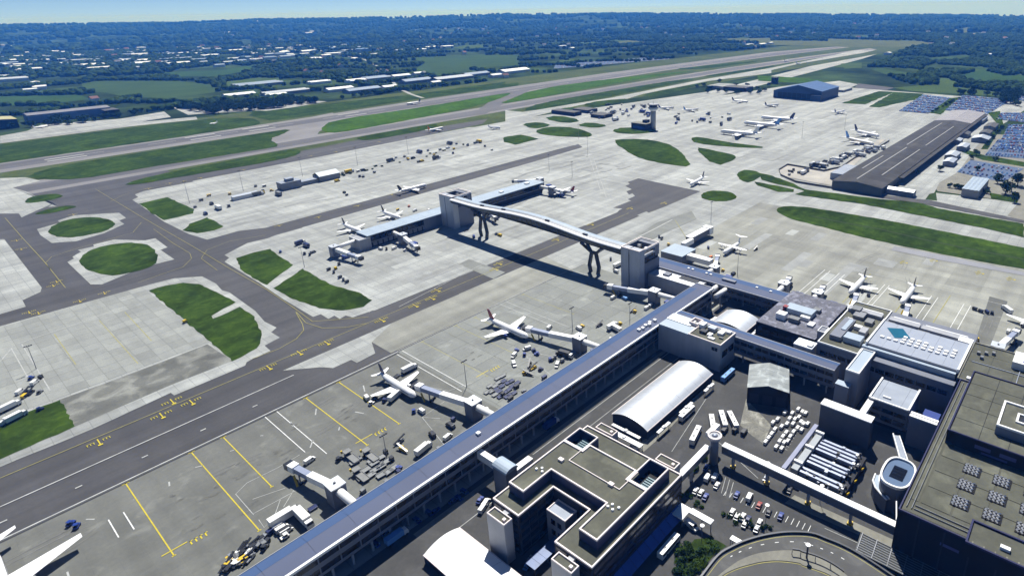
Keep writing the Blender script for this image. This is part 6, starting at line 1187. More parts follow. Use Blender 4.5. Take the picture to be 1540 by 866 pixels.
# ------------------------------------------------------------------ car parks: near ones car by car, the rest as one mass
car_blue = M('car_blue', (0.03,0.10,0.40), 0.35, 0.04, 0.4, spec=0.5); cols = [vwhite, lightblue, vsilver, lightblue, car_blue, navy, red, car_blue, lightblue, car_blue]; cn = ['white','pale blue','silver','pale blue','blue','navy','red','blue','pale blue','blue']  # extra blues in the car colours stand in for sky reflected on roofs
car_lot = {}
def lot_quad(Q, nu, nv, fill=.85):
    A, B_, C_, D_ = [Vector(p) for p in Q]; out = []
    for i in range(nu):
        for j in range(nv):
            if random.random() > fill or (nu > 6 and i % 3 == 2): continue
            u, v = (i+.5)/nu, (j+.5)/nv; p = A.lerp(B_, u).lerp(D_.lerp(C_, u), v); out.append((p, i, j))
    return out
lots = [('staff car park beside the grey office block', e8([(1150,190),(1230,120),(1540,170),(1420,250)]), 9, 11), ('big car park beyond the cargo shed, left part', e4([(815,645),(955,550),(1115,568),(985,660)]), 24, 20), ('big car park beyond the cargo shed, middle part', e4([(1085,640),(1185,553),(1470,578),(1315,672)]), 24, 34), ('far car park by the green verge', e4([(1415,572),(1440,528),(1640,528),(1620,595)]), 14, 24), ('car park of red and white cars', e4([(1375,692),(1410,655),(1640,655),(1640,722)]), 12, 24), ('car park at the right edge', e4([(1380,866),(1450,725),(1640,725),(1640,880)]), 26, 24), ('car park at the right edge, near part', e8([(1310,95),(1390,0),(1640,10),(1640,120)]), 12, 18), ('long car park behind the runway', e3([(280,400),(290,375),(940,325),(950,345)]), 5, 75)]
ROWS = 'first second third fourth fifth sixth seventh eighth ninth tenth eleventh twelfth thirteenth'.split(); one = 0; rest = []
for nm, Q, nu, nv in lots:
    short = 'staff car park' if 'staff' in nm else 'right edge car park'; a = Vector(Q[0]); pave_m = M('car_park_asphalt', (0.09,0.13,0.22), 0.85, 0.1, 0.1); struct('car_park', Q, Z4+.05, pave_m)  # blue in the asphalt colour paints in sky sheen off the parked cars
    for p, ri, rj in lot_quad(Q, nu, nv, .9 if 'staff' not in nm else .75):
        if 'staff' in nm or ('near part' in nm and one < 210):
            i = random.randrange(10); one += 1
            k = ('far', i)
            if k not in KIND:
                b = MB(); b.loft([[(x,-.88,z) for x, z in ((2.1,.35),(2.1,.8),(.95,.95),(-1.85,1.0),(-2.15,.9),(-2.15,.35))],[(x,.88,z) for x, z in ((2.1,.35),(2.1,.8),(.95,.95),(-1.85,1.0),(-2.15,.9),(-2.15,.35))]]); b.loft([[(.95,-.8,.95),(.35,-.68,1.46),(-1.2,-.68,1.48),(-1.8,-.8,1.0)],[(.95,.8,.95),(.35,.68,1.46),(-1.2,.68,1.48),(-1.8,.8,1.0)]], 1); b.box(-1.2,.3,-.66,.66,1.46,1.52)
                KIND[k] = b.mesh('car', [cols[i], glass])
            o = link('car', KIND[k], None, (p.x,p.y,Z4+.12), random.choice((0,math.pi))+random.uniform(-.03,.03)); tag(o, f'{cn[i]} car, {ROWS[ri]} row of the {short}', 'car', f'cars in the {short}')
        else: rest.append((p, random.randrange(10)))
b = MB(); 
for p, i in rest:
    x, y = p.x+random.uniform(-.3,.3), p.y+random.uniform(-.2,.2); z = Z4+.1
    b.box(x-2.1,x+2.1,y-.87,y+.87,z+.3,z+.95,i); b.add([(x-1.8,y-.8,z+.95),(x+1,y-.8,z+.95),(x+1,y+.8,z+.95),(x-1.8,y+.8,z+.95),(x-1.2,y-.65,z+1.5),(x+.3,y-.65,z+1.5),(x+.3,y+.65,z+1.5),(x-1.2,y+.65,z+1.5)], [(4,5,6,7),(0,1,5,4),(1,2,6,5),(2,3,7,6),(3,0,4,7)], i)
o = b.build('parked_cars', cols); tag(o, 'rows of far parked cars filling the car parks beyond the airport', 'cars', None, 'stuff')
# ------------------------------------------------------------------ trees
def crown_mesh(name, nleaf, mat, rx=1.0, rz=1.0, seed=0, lobes=9, leaf_s=.24):
    """leaf-sized faces spread through several uneven lobes (unit size)"""
    r = np.random.default_rng(seed); L = []
    for k in range(lobes):
        a = r.uniform(0, 2*math.pi); d = r.uniform(.15,.62); L.append((d*math.cos(a), d*math.sin(a), r.uniform(-.45,.55), r.uniform(.30,.55)))
    V = []; F = []
    for i in range(nleaf):
        lx, ly, lz, lr = L[r.integers(lobes)]; v = r.normal(size=3); v /= np.linalg.norm(v); q = lr*r.uniform(.72,1.08)
        c = np.array([lx+v[0]*q, ly+v[1]*q, lz+v[2]*q*.9]); nrm = v+r.normal(size=3)*.55; nrm /= np.linalg.norm(nrm)
        t = np.cross(nrm, [0,0,1.0]); t = t/(np.linalg.norm(t)+1e-6); u = np.cross(nrm, t); s = leaf_s*r.uniform(.6,1.25); o = len(V)
        for a, b_ in ((-1,-.7),(1,-.8),(.8,.9),(-.7,1)): V.append(tuple((c+t*a*s*.5+u*b_*s*.5)*np.array([rx,rx,rz])))
        F.append((o,o+1,o+2,o+3))
    b = MB(); b.v = V; b.f = F; b.m = [0]*len(F); return b.mesh(name, mat)
crowns = [crown_mesh('crown', 380, leaf[i % 3], 1, 1.0+.12*i, 11+i) for i in range(4)]
def trunk_mesh(i):
    b = MB(); b.tube([(0,0,0),(.02,.01,.35),(0,0,.8)], [.06,.045,.03], 7)
    for k in range(5):
        a = k*1.3+i; b.tube([(0,0,.4+.06*k),(.22*math.cos(a),.22*math.sin(a),.62+.08*k),(.42*math.cos(a),.42*math.sin(a),.85+.08*k)], [.03,.02,.008], 5)
    return b.mesh('trunk', bark)
trunks = [trunk_mesh(i) for i in range(2)]
def tree(x, y, h, w, label, group=None, v=0, z=0, nm='tree'):
    t = thing(nm, label, 'tree', (x,y,z), random.uniform(0,6.28), group)
    tr = link('trunk', trunks[v % 2], t); tr.scale = (h*.8,h*.8,h*.8)
    c = link('crown', crowns[v % 4], t, (0,0,h*.6)); c.scale = (w/2*1.1,w/2*1.1,h*.42); return t
for i, (px, py, h, w, l) in enumerate(((1413,258,9,9,'tree at the cargo road end of the grey office block'),(1512,292,15,14,'tall dark tree at the right edge beyond the office block'),(1530,280,14,13,'tree at the right edge behind the tall dark tree'),(1500,276,10,10,'tree in front of the staff car park corner'),(1470,257,7,7,'small tree in the middle of the staff car park'),(1497,243,7,7,'small tree at the back of the staff car park'),(1460,240,6,6,'small tree on the left of the staff car park'),(1525,305,10,9,'tree beside the pale cargo yard corner'),(1468,234,9,10,'tree between staff car park and road'),(1380,262,5,5,'shrubby tree by the cargo road'))): p = at(px, py); tree(p.x, p.y, h, w, l, None, i)
# shrubs near the ramp and car park
def shrub(px, py, h, w, label, light=False, group=None):
    p = at(px, py); t = thing('shrub', label, 'shrub', (p.x,p.y,0), random.uniform(0,6), group)
    c = link('foliage', shrub_l if light else crowns[random.randrange(4)], t, (0,0,h*.45)); c.scale = (w/2,w/2,h*.6); link('stem', trunks[0], t).scale = (h*.6,)*3
shrub_l = crown_mesh('crown', 380, leaf[3], 1, 1, 77)
bank_o = struct('planted_bank', ats(zm(1020,740,6.875,[(170,490),(300,480),(400,500),(500,560),(380,640),(200,860),(-60,900),(0,690)])), PZ+.11, bank)
rr_ = random.Random(3)
for a, c in zm(1020,740,6.875,[(rr_.uniform(20,430), 0) for _ in range(1)]): pass
for i in range(46):
    a = rr_.uniform(-20,450); c = rr_.uniform(495,880)
    if a+c*.62 > 760 or a < (680-c)*.55-30: continue
    (x, y), = zm(1020,740,6.875,[(a,c)]); lt = abs(a-230) < 50 and c > 700; shrub(x, y, rr_.uniform(1.6,3), rr_.uniform(2.6,4.5), 'light green shrub in the planted bank beside the curved ramp' if lt else 'dark green shrub in the planted bank beside the curved ramp', lt, 'light shrubs in the planted bank' if lt else 'dark shrubs in the planted bank')
for i, (a, c) in enumerate(zm(1020,740,6.875,[(90,30),(130,60),(200,110),(240,160),(180,140),(470,240),(520,260),(590,330),(620,250),(640,290),(740,320),(760,370),(700,350),(900,360),(870,390),(40,50),(950,380)])): shrub(a, c, 1.8, 2.4, 'green shrub in the planting strip round the small car park', i % 5 == 0, 'shrubs round the small car park')
for i, (a, c) in enumerate(zm(1040,640,7.7,[(20,520),(50,500),(-20,560),(150,400)])): shrub(a, c, 3, 4, 'bright green shrub under the short white walkway', True, 'shrubs under the short walkway')
for i in range(22):
    x, y = random.uniform(500,725), 0; y = 267-(x-500)*.235+random.uniform(-3,3); shrub(x, y, 2, 4, 'low shrub in the strip along the remote apron', i % 4 == 0, 'shrubs along the remote apron')
# explicit fields seen from here
FLD = [([(123,126),(150,122),(260,122),(315,127),(330,135),(320,140),(255,148),(190,147),(160,140),(125,138)],0),([(-30,146),(120,143),(135,150),(60,158),(-30,160)],3),([(335,124),(390,117),(420,118),(420,128),(345,135)],1),([(240,110),(340,105),(400,95),(420,97),(330,115),(260,116)],3),(zm(380,0,3.85,[(0,455),(90,455),(180,475),(60,500),(0,510)]),1),(zm(380,0,3.85,[(940,400),(1000,365),(900,335),(1300,320),(1540,320),(1540,380),(1260,400),(1100,440),(940,430)]),0),(zm(380,0,3.85,[(1160,275),(1240,262),(1340,262),(1330,278),(1200,285)]),1),(zm(760,0,3.85,[(640,245),(720,235),(810,245),(780,258),(660,262)]),2),(zm(760,0,3.85,[(310,350),(450,348),(420,362),(330,365)]),1),(zm(760,0,3.85,[(1230,240),(1300,225),(1540,222),(1540,250),(1350,245)]),2),(zm(1140,0,3.85,[(660,405),(720,400),(860,420),(870,450),(760,440)]),0),(zm(1140,0,3.85,[(780,510),(1020,490),(1420,540),(1400,560),(900,530)]),1),(zm(1140,0,3.85,[(1150,440),(1300,405),(1420,440),(1640,440),(1640,490),(1250,480)]),3),(zm(1140,0,3.85,[(960,340),(1200,320),(1260,330),(1200,350),(1000,360)]),0),(zm(1140,0,3.85,[(1100,180),(1200,160),(1300,165),(1180,195)]),2),(zm(1140,0,3.85,[(500,212),(580,207),(640,207),(640,220),(540,220)]),1),(zm(1140,0,3.85,[(400,225),(700,235),(940,240),(1060,262),(760,275),(400,255)]),2),(zm(1140,0,3.85,[(1140,198),(1300,193),(1300,203),(1150,207)]),4),(zm(1140,0,3.85,[(0,235),(400,240),(700,262),(1000,265),(600,275),(200,262),(0,262)]),2),(zm(1140,0,3.85,[(480,370),(600,365),(600,395),(500,400)]),1),(zm(1140,0,3.85,[(1020,450),(1100,455),(1200,500),(1060,505)]),1),(zm(0,0,3.85,[(200,1),(201,1),(201,2)]),0)][:-1]
fld_poly = []
for i, (pts, m) in enumerate(FLD):
    w = ats(pts); zmax = 0.35; struct('field', w, zmax, field_mats[m]); fld_poly.append(np.array(w))
def inside(px, py, poly):
    r = np.zeros(len(px), bool); n = len(poly); j = n-1
    for i in range(n):
        xi, yi = poly[i]; xj, yj = poly[j]
        c = ((yi > py) != (yj > py)) & (px < (xj-xi)*(py-yi)/(yj-yi+1e-12)+xi); r ^= c; j = i
    return r
airfield = np.array([(-3000,-3000),(1500,-3000),(1330,60),(1700,420),(2100,640),(3200,780),(3300,880),(3500,1000),(3450,1345),(2300,1400),(1600,1440),(1150,1410),(700,1410),(560,1395),(380,1450),(180,1560),(-400,1500),(-3000,1500)])
# industrial estate and other far buildings
IND = []
rr_ = random.Random(5)
for px, py, wx, wy, c in ((5,100,60,90,0),(28,103,60,60,0),(45,107,240,46,0),(20,122,120,60,1),(5,118,60,40,1),(55,128,30,30,0),(60,135,40,20,0),(95,92,60,30,1),(120,93,80,40,1),(140,100,150,60,0),(150,105,120,40,0),(200,105,40,30,1),(150,89,70,30,2),(180,92,50,40,1),(185,94,90,40,0),(210,84,130,30,0),(248,83,80,40,2),(215,97,150,30,0),(250,96,60,50,1),(265,98,110,40,0),(275,90,120,40,2),(300,92,90,40,2),(315,86,150,36,0),(355,78,170,36,0),(350,96,110,30,1),(368,89,70,36,2),(385,92,60,30,0),(200,105,60,24,1),(330,101,50,30,2),(405,84,60,30,1),(425,81,90,36,0),(405,89,80,40,2),(440,86,60,30,2),(450,71,50,26,0),(420,75,60,26,0),(500,83,160,40,0),(525,78,130,40,1),(548,82,70,60,3),(565,84,60,40,1),(570,76,40,26,0),(385,92,70,30,0),(490,86,60,30,0),(630,77,100,44,0),(650,73,110,44,0),(672,72,90,40,0),(600,78,60,30,1),(465,55,60,30,0),(390,48,70,30,0),(345,56,60,30,0),(470,53,40,26,0),(510,53,30,26,0),(18,73,60,26,0),(730,46,30,26,0),(1010,55,30,26,0),(845,72,70,30,1),(860,75,40,26,0),(1125,70,120,36,1),(1145,69,90,30,0),(1158,67,60,24,0),(1335,83,40,26,0),(1485,85,30,26,0),(1500,84,40,26,0),(1505,55,50,26,0),(1215,54,26,26,0)): IND.append((px,py,wx,wy,c))
for _ in range(120):
    px = rr_.uniform(0,560); py = rr_.uniform(80,104)-px*.024+rr_.uniform(-3,3); IND.append((px, py, rr_.uniform(24,75), rr_.uniform(18,40), rr_.choice((0,0,0,1,1,2,2))))
roofs_f = [M('far_white_roof',(0.70,0.71,0.72),0.6,0.06,0.05), M('far_pale_roof',(0.46,0.50,0.55),0.7,0.1,0.05), M('far_blue_roof',(0.25,0.32,0.42),0.7,0.1,0.05), M('far_office_blue',(0.22,0.34,0.52),0.5,0.1,0.05)]
keep_out = []
for i, (px, py, wx, wy, c) in enumerate(IND):
    p = at(px, py); zt = float(terrain(p.x, p.y))
    s_ = max(1.0, (p.length/3400)**.5) if py < 75 else 1.0
    dd = Vector((p.x,p.y)).normalized(); ax = min(wx,100)*s_*.72; wy *= .95; 
    t = shed(('long ' if wx > 85 and c != 3 else 'small ' if wx < 50 else '')+{0:'white roofed shed',1:'pale roofed shed',2:'blue grey roofed shed',3:'tall blue glazed office block'}[c]+(' at the back of' if py < 84-px*.02 else ' at the front of' if py > 97-px*.02 else ' in the middle of')+' the far industrial estate', p.x-ax/2, p.x+ax/2, p.y-wy*s_/2, p.y+wy*s_/2, 9 if c != 3 else 26, whw if c < 3 else roofs_f[3], roofs_f[c], bays=2 if wy > 36 else 1, ridge=.1, nm='industrial_shed' if c != 3 else 'office_tower', group='sheds of the far industrial estate' if c != 3 else None)
    t.location.z = zt; keep_out.append((p.x,p.y,max(ax,wy*s_)*.62))
MID = [(388,129,'long pale blue roofed works with three roof bays beyond the runway',120,60,2,3),(415,146,'low white hut row at the foot of the works',50,20,0,1),(430,141,'second pale roof of the works',110,36,1,2),(480,126,'white twin roofed shed behind the works',60,30,0,2),(510,137,'white roofed shed right of the works',70,30,0,1),(545,138,'dark roofed shed beside the lane',90,36,2,1),(535,124,'white roofed barn by the trees',50,40,0,2),(565,120,'grey roofed block of the village by the lane',80,50,2,2),(585,134,'small white shed beside the lane',40,26,0,1),(602,117,'white shed right of the lane',60,30,0,1),(630,113,'small white shed right of the lane',40,24,0,1),(625,124,'dark flat roofed block right of the lane',90,40,2,1),(655,127,'small white fronted block right of the lane',30,20,0,1),(680,120,'long grey roofed factory right of the lane',130,40,1,1),(715,114,'dark roofed factory behind the runway verge',90,36,2,1),(745,116,'small pale block at the end of the factories',40,24,0,1),(772,109,'long bright white roofed warehouse behind the runway verge',110,44,0,1),(360,146,'white canopied building left of the works',70,30,0,1),(46,138,'small white house by the far left hedge',30,16,0,1),(62,133,'white farm building by the far left hedge',26,16,0,1)]
for px, py, l, wx, wy, c, nb in MID: p = at(px, py); shed(l, p.x-wx/2, p.x+wx/2, p.y-wy/2, p.y+wy/2, 7, whw if c == 0 else grw, roofs_f[c], bays=nb, ridge=.12, nm='works_shed'); keep_out.append((p.x,p.y,max(wx,wy)*.6))
lane = ats([(466,70),(485,78),(548,90),(572,102),(578,112),(592,125),(600,134),(620,143),(636,148)]); o = ribbon('lane', lane, 9, .6, concrete, None); o['kind'] = 'structure'
# woodland and hedges
def field_mask(x, y):
    m = np.zeros(len(x), bool)
    for q in fld_poly: m |= inside(x, y, q)
    return m
def cells(x, y, g, seed):
    gx, gy = np.floor(x/g).astype(np.int64), np.floor(y/g).astype(np.int64); d1 = np.full(len(x), 1e18); d2 = d1.copy(); ty = np.zeros(len(x))
    for i in (-1,0,1):
        for j in (-1,0,1):
            cx_, cy_ = gx+i, gy+j
            h = lambda s: ((((cx_*73856093) ^ (cy_*19349663) ^ (s*83492791)) & 0x7fffffff)*1103515245+12345 >> 8 & 0xffff)/65535.0
            px_, py_ = (cx_+.15+.7*h(seed))*g, (cy_+.15+.7*h(seed+1))*g; d = (x-px_)**2+(y-py_)**2; k = h(seed+2)
            n1 = d < d1; d2 = np.where(n1, d1, np.minimum(d2, d)); ty = np.where(n1, k, ty); d1 = np.where(n1, d, d1)
    return np.sqrt(d2)-np.sqrt(d1), ty
pts = []
def scatter(n, r0, r1, size, hedge, wood_t, g=230, thr=.5):
    a = rng.uniform(math.radians(-14), math.radians(104), n); r = np.sqrt(rng.uniform(r0**2, r1**2, n)); x, y = r*np.cos(a), r*np.sin(a)
    e, ty = cells(x, y, g, 5); big = vnoise(x, y, 900, 9)
    k = ((e < hedge) | ((ty+ (big-.5)*.9) > wood_t)); k &= ~inside(x, y, airfield); k &= ~field_mask(x, y)
    for kx, ky, kr in keep_out: k &= (x-kx)**2+(y-ky)**2 > kr**2
    L = np.array([(p[0],p[1]) for p in lane])
    for i in range(len(L)-1): k &= np.hypot(x-(L[i]+L[i+1])[0]/2, y-(L[i]+L[i+1])[1]/2) > 28
    x, y = x[k], y[k]; s = rng.uniform(size[0], size[1], len(x)); return x, y, s
x, y, s = scatter(30000, 1350, 2600, (9,15), 22, .55); near = sorted(zip(np.hypot(x,y).tolist(), x.tolist(), y.tolist(), s.tolist()))
def px_of(x, y): d = Vector((x,y,-CAM_H)); return CX+FPX*d.dot(RT)/d.dot(FW)
inv = [t for t in near if 0 < px_of(t[1], t[2]) < 1540][:260]; iset = set(inv)
near_ind, near_rest = inv, [t for t in near if t not in iset]
def zone(x, y):
    d = Vector((x,y,-CAM_H)); px = CX+FPX*d.dot(RT)/d.dot(FW); r = math.hypot(x, y)
    a = next(n for lim, n in ((120,'behind the yellow roofed hangar'),(230,'behind the long dark hangar'),(340,'behind the small aircraft on the grass'),(440,'behind the pale blue works'),(560,'around the white barn'),(640,'along the lane'),(800,'behind the white warehouse'),(950,'behind the long car park'),(1120,'beyond the runway verge'),(1250,'beyond the runway end'),(1330,'beyond the blue hangar'),(1400,'right of the runway end'),(1470,'behind the big car parks'),(9e9,'at the right edge behind the car parks')) if px < lim)
    return ('in front ' if r < 1700 else 'further back ' if r < 2600 else 'far off ' if r < 4200 else 'very far off ')+a
for i, (r_, tx, ty_, ts_) in enumerate(near_ind): tree(tx, ty_, ts_*.95, ts_*1.15, 'round dark tree '+zone(tx, ty_), 'trees in the belt beyond the runway', i, float(terrain(tx,ty_)))
blob_lib = []
for i in range(5):
    r = np.random.default_rng(100+i); ph = (1+5**.5)/2
    ico = np.array([(-1,ph,0),(1,ph,0),(-1,-ph,0),(1,-ph,0),(0,-1,ph),(0,1,ph),(0,-1,-ph),(0,1,-ph),(ph,0,-1),(ph,0,1),(-ph,0,-1),(-ph,0,1)])/math.hypot(1,ph)
    fc = [(0,11,5),(0,5,1),(0,1,7),(0,7,10),(0,10,11),(1,5,9),(5,11,4),(11,10,2),(10,7,6),(7,1,8),(3,9,4),(3,4,2),(3,2,6),(3,6,8),(3,8,9),(4,9,5),(2,4,11),(6,2,10),(8,6,7),(9,8,1)]
    V = [tuple(v) for v in ico]; mid = {}; F = []
    def md(a, b_):
        k = (min(a,b_),max(a,b_))
        if k not in mid: m = (np.array(V[a])+np.array(V[b_]))/2; V.append(tuple(m/np.linalg.norm(m))); mid[k] = len(V)-1
        return mid[k]
    for a, b_, c in fc: ab, bc, ca = md(a,b_), md(b_,c), md(c,a); F += [(a,ab,ca),(b_,bc,ab),(c,ca,bc),(ab,bc,ca)]
    V = np.array(V); V *= (1+r.uniform(-.34,.22,len(V)))[:,None]; blob_lib.append((V, np.array(F)))
def wood(name, label, lists, mats):
    VV = []; FF = []; MI = []; o = 0
    for x, y, s in lists:
        z = terrain(x, y)
        for i in range(len(x)):
            V, F = blob_lib[i % 5]; a = rng.uniform(0,6.28); c, sn = math.cos(a), math.sin(a); q = s[i]*.56
            W = np.stack([(V[:,0]*c-V[:,1]*sn)*q+x[i], (V[:,0]*sn+V[:,1]*c)*q+y[i], V[:,2]*q*.85+z[i]+q*.62], 1)
            VV.append(W); FF.append(F+o); o += len(V); MI.append(np.full(len(F), rng.integers(len(mats))))
    VV = np.concatenate(VV); FF = np.concatenate(FF); MI = np.concatenate(MI)
    me = bpy.data.meshes.new(name); me.vertices.add(len(VV)); me.vertices.foreach_set('co', VV.ravel()); me.loops.add(FF.size); me.loops.foreach_set('vertex_index', FF.ravel().astype(np.int32)); me.polygons.add(len(FF)); me.polygons.foreach_set('loop_start', np.arange(0, FF.size, 3, dtype=np.int32))
    try: me.polygons.foreach_set('loop_total', np.full(len(FF), 3, dtype=np.int32))
    except Exception: pass
    me.polygons.foreach_set('material_index', MI.astype(np.int32)); me.update(calc_edges=True); me.validate()
    for m in mats: me.materials.append(m)
    ob = bpy.data.objects.new(name, me); C.objects.link(ob); tag(ob, label, 'trees', None, 'stuff'); return len(FF)
nr = np.array([(a[1],a[2],a[3]) for a in near_rest])
n1 = wood('woodland', 'woods and hedgerows covering the middle distance', [(nr[:,0],nr[:,1],nr[:,2])], leaf[:3])
n2 = wood('far_woodland', 'far woods and hedges fading into blue haze', [scatter(30000, 2600, 4800, (12,20), 24, .48, 260), scatter(20000, 4800, 9150, (24,40), 34, .38, 420)], leaf[:3])
print('WOOD TRIS', n1, n2)
# scattered houses among the far trees
hm_ = [M('house_white',(0.66,0.65,0.62),0.7), M('house_roof_red',(0.22,0.10,0.07),0.8), M('house_roof_grey',(0.2,0.2,0.22),0.8)]
hx = rng.uniform(math.radians(5), math.radians(95), 130); hr = np.sqrt(rng.uniform(1900**2, 6500**2, 130))
hb = MB(); nh = 0
hme = []
for rm in (1,2):
    b = MB(); b.add([(-6,-4.5,0),(6,-4.5,0),(6,4.5,0),(-6,4.5,0),(-6,-4.5,6),(6,-4.5,6),(6,4.5,6),(-6,4.5,6),(-6,0,9.5),(6,0,9.5)], [(0,1,5,4),(2,3,7,6),(3,0,4,8,7),(1,2,6,9,5)], 0); b.add([(-6.4,-5,5.8),(6.4,-5,5.8),(6.4,0,9.7),(-6.4,0,9.7),(6.4,5,5.8),(-6.4,5,5.8)], [(0,1,2,3),(3,2,4,5)], 1); hme.append(b.mesh('house', [hm_[0], hm_[rm]]))
for a, r in zip(hx.tolist(), hr.tolist()):
    x, y = r*math.cos(a), r*math.sin(a)
    if inside(np.array([x]), np.array([y]), airfield)[0] or field_mask(np.array([x]), np.array([y]))[0]: continue
    o = link('house', hme[int(a*1000) % 2], None, (x,y,float(terrain(x,y))), a*7); k = 1+r/5000; o.scale = (k,k,k); tag(o, 'white house with '+('red' if int(a*1000) % 2 == 0 else 'grey')+' roof '+zone(x, y), 'house', 'houses among the far trees'); nh += 1

# clutter round the control tower and along the cargo apron
rr_ = random.Random(11)
for i in range(70):
    a, c = rr_.choice(((rr_.uniform(560,830), rr_.uniform(605,680)), (rr_.uniform(960,1320), rr_.uniform(655,725)), (rr_.uniform(500,650), rr_.uniform(655,700))))
    (x, y), = zm(760,0,3.85,[(a,c)]); k = rr_.choice(('van','cont','truck','cart')); mi = rr_.randrange(5); m = (vwhite, vdark, vdark, equip_grey, blue)[mi]; vp_(k, m, x, y, rr_.choice((0,90,20)), ('white','dark','dark','grey','blue')[mi]+' '+{'van':'van','cont':'container','truck':'lorry','cart':'cart'}[k]+' in the clutter of ground equipment round the control tower', 'ground equipment round the control tower', 1, 1.5)
for i in range(60):
    t_ = rr_.random(); x = 1182+150*t_; y = 262-44*t_+rr_.uniform(-3,6) if t_ > .25 else 258+rr_.uniform(-4,5); k = rr_.choice(('cont','van','truck','cart')); mi = rr_.randrange(4); vp_(k, (vwhite,equip_grey,vdark,vsilver)[mi], x, y, rr_.choice((0,90)), ('white','grey','dark','silver')[mi]+' '+{'van':'van','cont':'container','truck':'lorry','cart':'cart'}[k]+' on the dusty strip along the cargo shed', 'cargo equipment along the shed', 1, 1.3)
fe = thing('boundary_fence', 'dark fence curving round the dusty strip beside the cargo shed', 'fence', at(1200,258))
fp = ats(zm(1140,210,3.85,[(430,285),(220,250),(130,210),(120,180),(170,150),(260,165),(380,185),(480,165),(560,110),(680,60),(760,10)]))
for i in range(len(fp)-1): MB().beam((*fp[i],1.3),(*fp[i+1],1.3),.3,2.2).build('fence_panel', vdark, fe)
for i, (px, py) in enumerate(zm(760,0,3.85,[(1110,510),(1150,500),(1190,520),(1230,535),(1280,540),(1330,500),(1380,530),(1420,545),(1460,520),(1500,530),(1530,500),(1240,480),(1400,500),(1340,545),(1470,545),(1170,540)])): p = at(px, py); tree(p.x, p.y, 9, 13, 'tree among the buildings at the back edge of the far apron', 'trees at the back of the far apron', i)
for i in range(40): 
    t_ = rr_.random(); (px, py), = zm(1140,0,3.85,[(1420+(1310-1420)*t_, 730+130*t_)]) if i < 14 else (zm(1140,0,3.85,[(1010+150*t_, 655-80*t_)]) if i < 26 else zm(1140,210,3.85,[(1010+330*t_, 262+55*t_)])); p = at(px+rr_.uniform(-2,2), py); tree(p.x, p.y, 5, 6, 'small hedge tree '+('along the road left of the right edge car park' if i < 14 else 'between the two big car parks' if i < 26 else 'before the grey office block'), 'hedge trees by the car parks', i)
# bay lines of the small car park
for k in range(16):
    (x0, y0), (x1, y1) = zm(1020,740,6.875,[(500+k*58, -10+k*24), (468+k*58, 40+k*25)]); wl(ats([(x0,y0),(x1,y1)]), .22, white_paint, land_r, ML+.03)
for k in range(4): wl(ats(zm(1040,640,7.7,[(350+k*45,575+k*28),(300+k*45,760+k*28)])), .22, grey_paint, land_r, ML+.03)
for k in range(9): wl(ats(zm(1180,640,7.7,[(30+k*20,290-k*34),(-10+k*22,270-k*34)])), .25, grey_paint, land_r, ML+.03)
for a, c in (((985,610),(1060,540)),((1010,680),(1062,600)),((1080,665),(1140,720)),((930,700),(985,655)),((1240,795),(1330,835))): wl(ats([a,c]), .25, grey_paint, land_r, ML+.03)

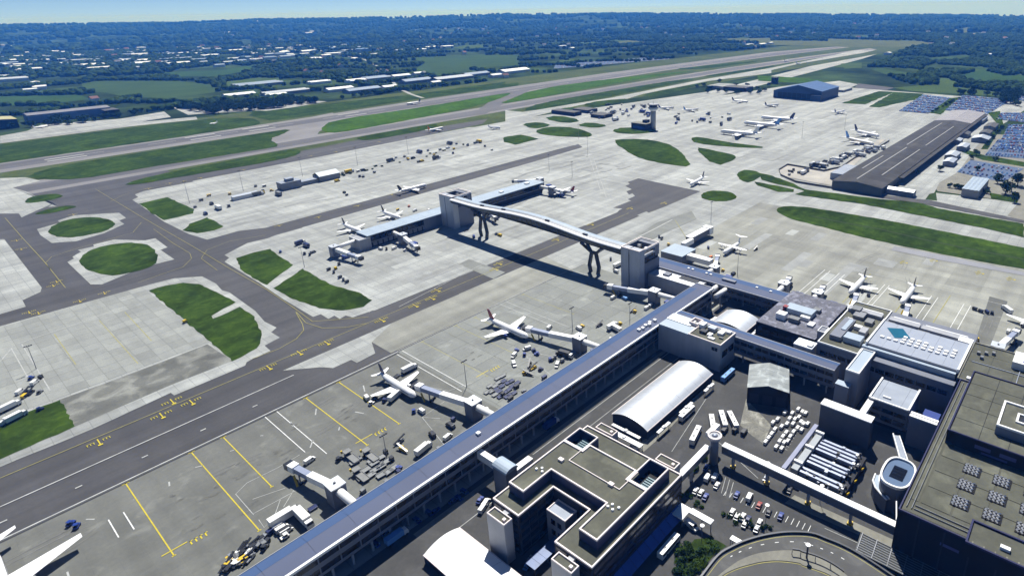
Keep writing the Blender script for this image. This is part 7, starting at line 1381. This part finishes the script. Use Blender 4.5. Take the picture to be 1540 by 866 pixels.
# ------------------------------------------------------------------ pieces that belong to a part go under that part
UNDER = {'window':('upper_wall','wall'), 'roof_plant':('roof','roof_membrane','wall'), 'roof_vent':('roof','upper_wall'), 'rooflight':('roof','roof_membrane'), 'roof_hatch':('roof',), 'roof_cowl':('roof',), 'roof_kerb':('roof',), 'parapet':('wall','roof'), 'glazing':('wall',), 'side_window':('body',), 'windscreen':('cab','body'), 'cab_hood':('cab',), 'service_stair':('cab',), 'roof_lamp':('rotunda_roof',), 'turret_hatch':('turret_roof',), 'floodlight':('cross_arm',), 'roof_rib':('wall',), 'loading_door':('wall',), 'hangar_door':('wall',), 'base_glazing':('base_block',), 'antenna':('cab_roof',), 'woven_rooflight':('roof_base',), 'drawbar':('deck',), 'rail':('deck',), 'louvre':('plant_well',)}
from bpy_extras.object_utils import world_to_camera_view
base = lambda n: n.rsplit('.', 1)[0] if n[-3:].isdigit() else n
for o in [o for o in C.objects if o.parent is None and o.children]:
    kids = list(o.children); byn = {}
    for c in kids: byn.setdefault(base(c.name), c)
    for c in kids:
        for q in UNDER.get(base(c.name), ()):
            p = byn.get(q)
            if p is not None and p is not c and p.location.length == 0 and tuple(p.scale) == (1,1,1): c.parent = p; break
# ------------------------------------------------------------------ look-alikes are told apart by their place
ORD = 'first second third fourth fifth sixth seventh eighth ninth tenth eleventh twelfth thirteenth fourteenth fifteenth sixteenth seventeenth eighteenth nineteenth twentieth twenty-first twenty-second twenty-third'.split()
same = {}
for o in C.objects:
    if o.parent is None and 'label' in o and 'kind' not in o: same.setdefault(o['label'], []).append(o)
def sx_(o): d = Vector(o.location)-Vector((0,0,CAM_H)); return d.dot(RT)/d.dot(FW)
for l, os_ in same.items():
    if 1 < len(os_) <= 23 and len(l.split()) <= 12:
        os_.sort(key=sx_)
        for i, o in enumerate(os_): o['label'] = l+', '+('leftmost' if i == 0 else 'rightmost' if i == len(os_)-1 else ORD[i]+' from the left')
HAZE_COL = (0.06,0.28,1.0,1); HAZE_D = 1.15e-4
# ------------------------------------------------------------------ haze: the air itself, closed round everything
hz = MB().box(-23000, 23000, -23000, 23000, -430, 203).build('haze', [], None)
hm = bpy.data.materials.new('haze_air'); hm.use_nodes = True; nt = hm.node_tree; nt.nodes.clear()
pv = nt.nodes.new('ShaderNodeVolumePrincipled'); pv.inputs['Color'].default_value = HAZE_COL; pv.inputs['Density'].default_value = HAZE_D; pv.inputs['Absorption Color'].default_value = (1,1,1,1); pv.inputs['Anisotropy'].default_value = 0.0
ho = nt.nodes.new('ShaderNodeOutputMaterial'); nt.links.new(pv.outputs[0], ho.inputs['Volume'])
hz.data.materials.append(hm); hz['kind'] = 'stuff'; hz['label'] = 'thin blue summer haze over the whole airport and countryside'
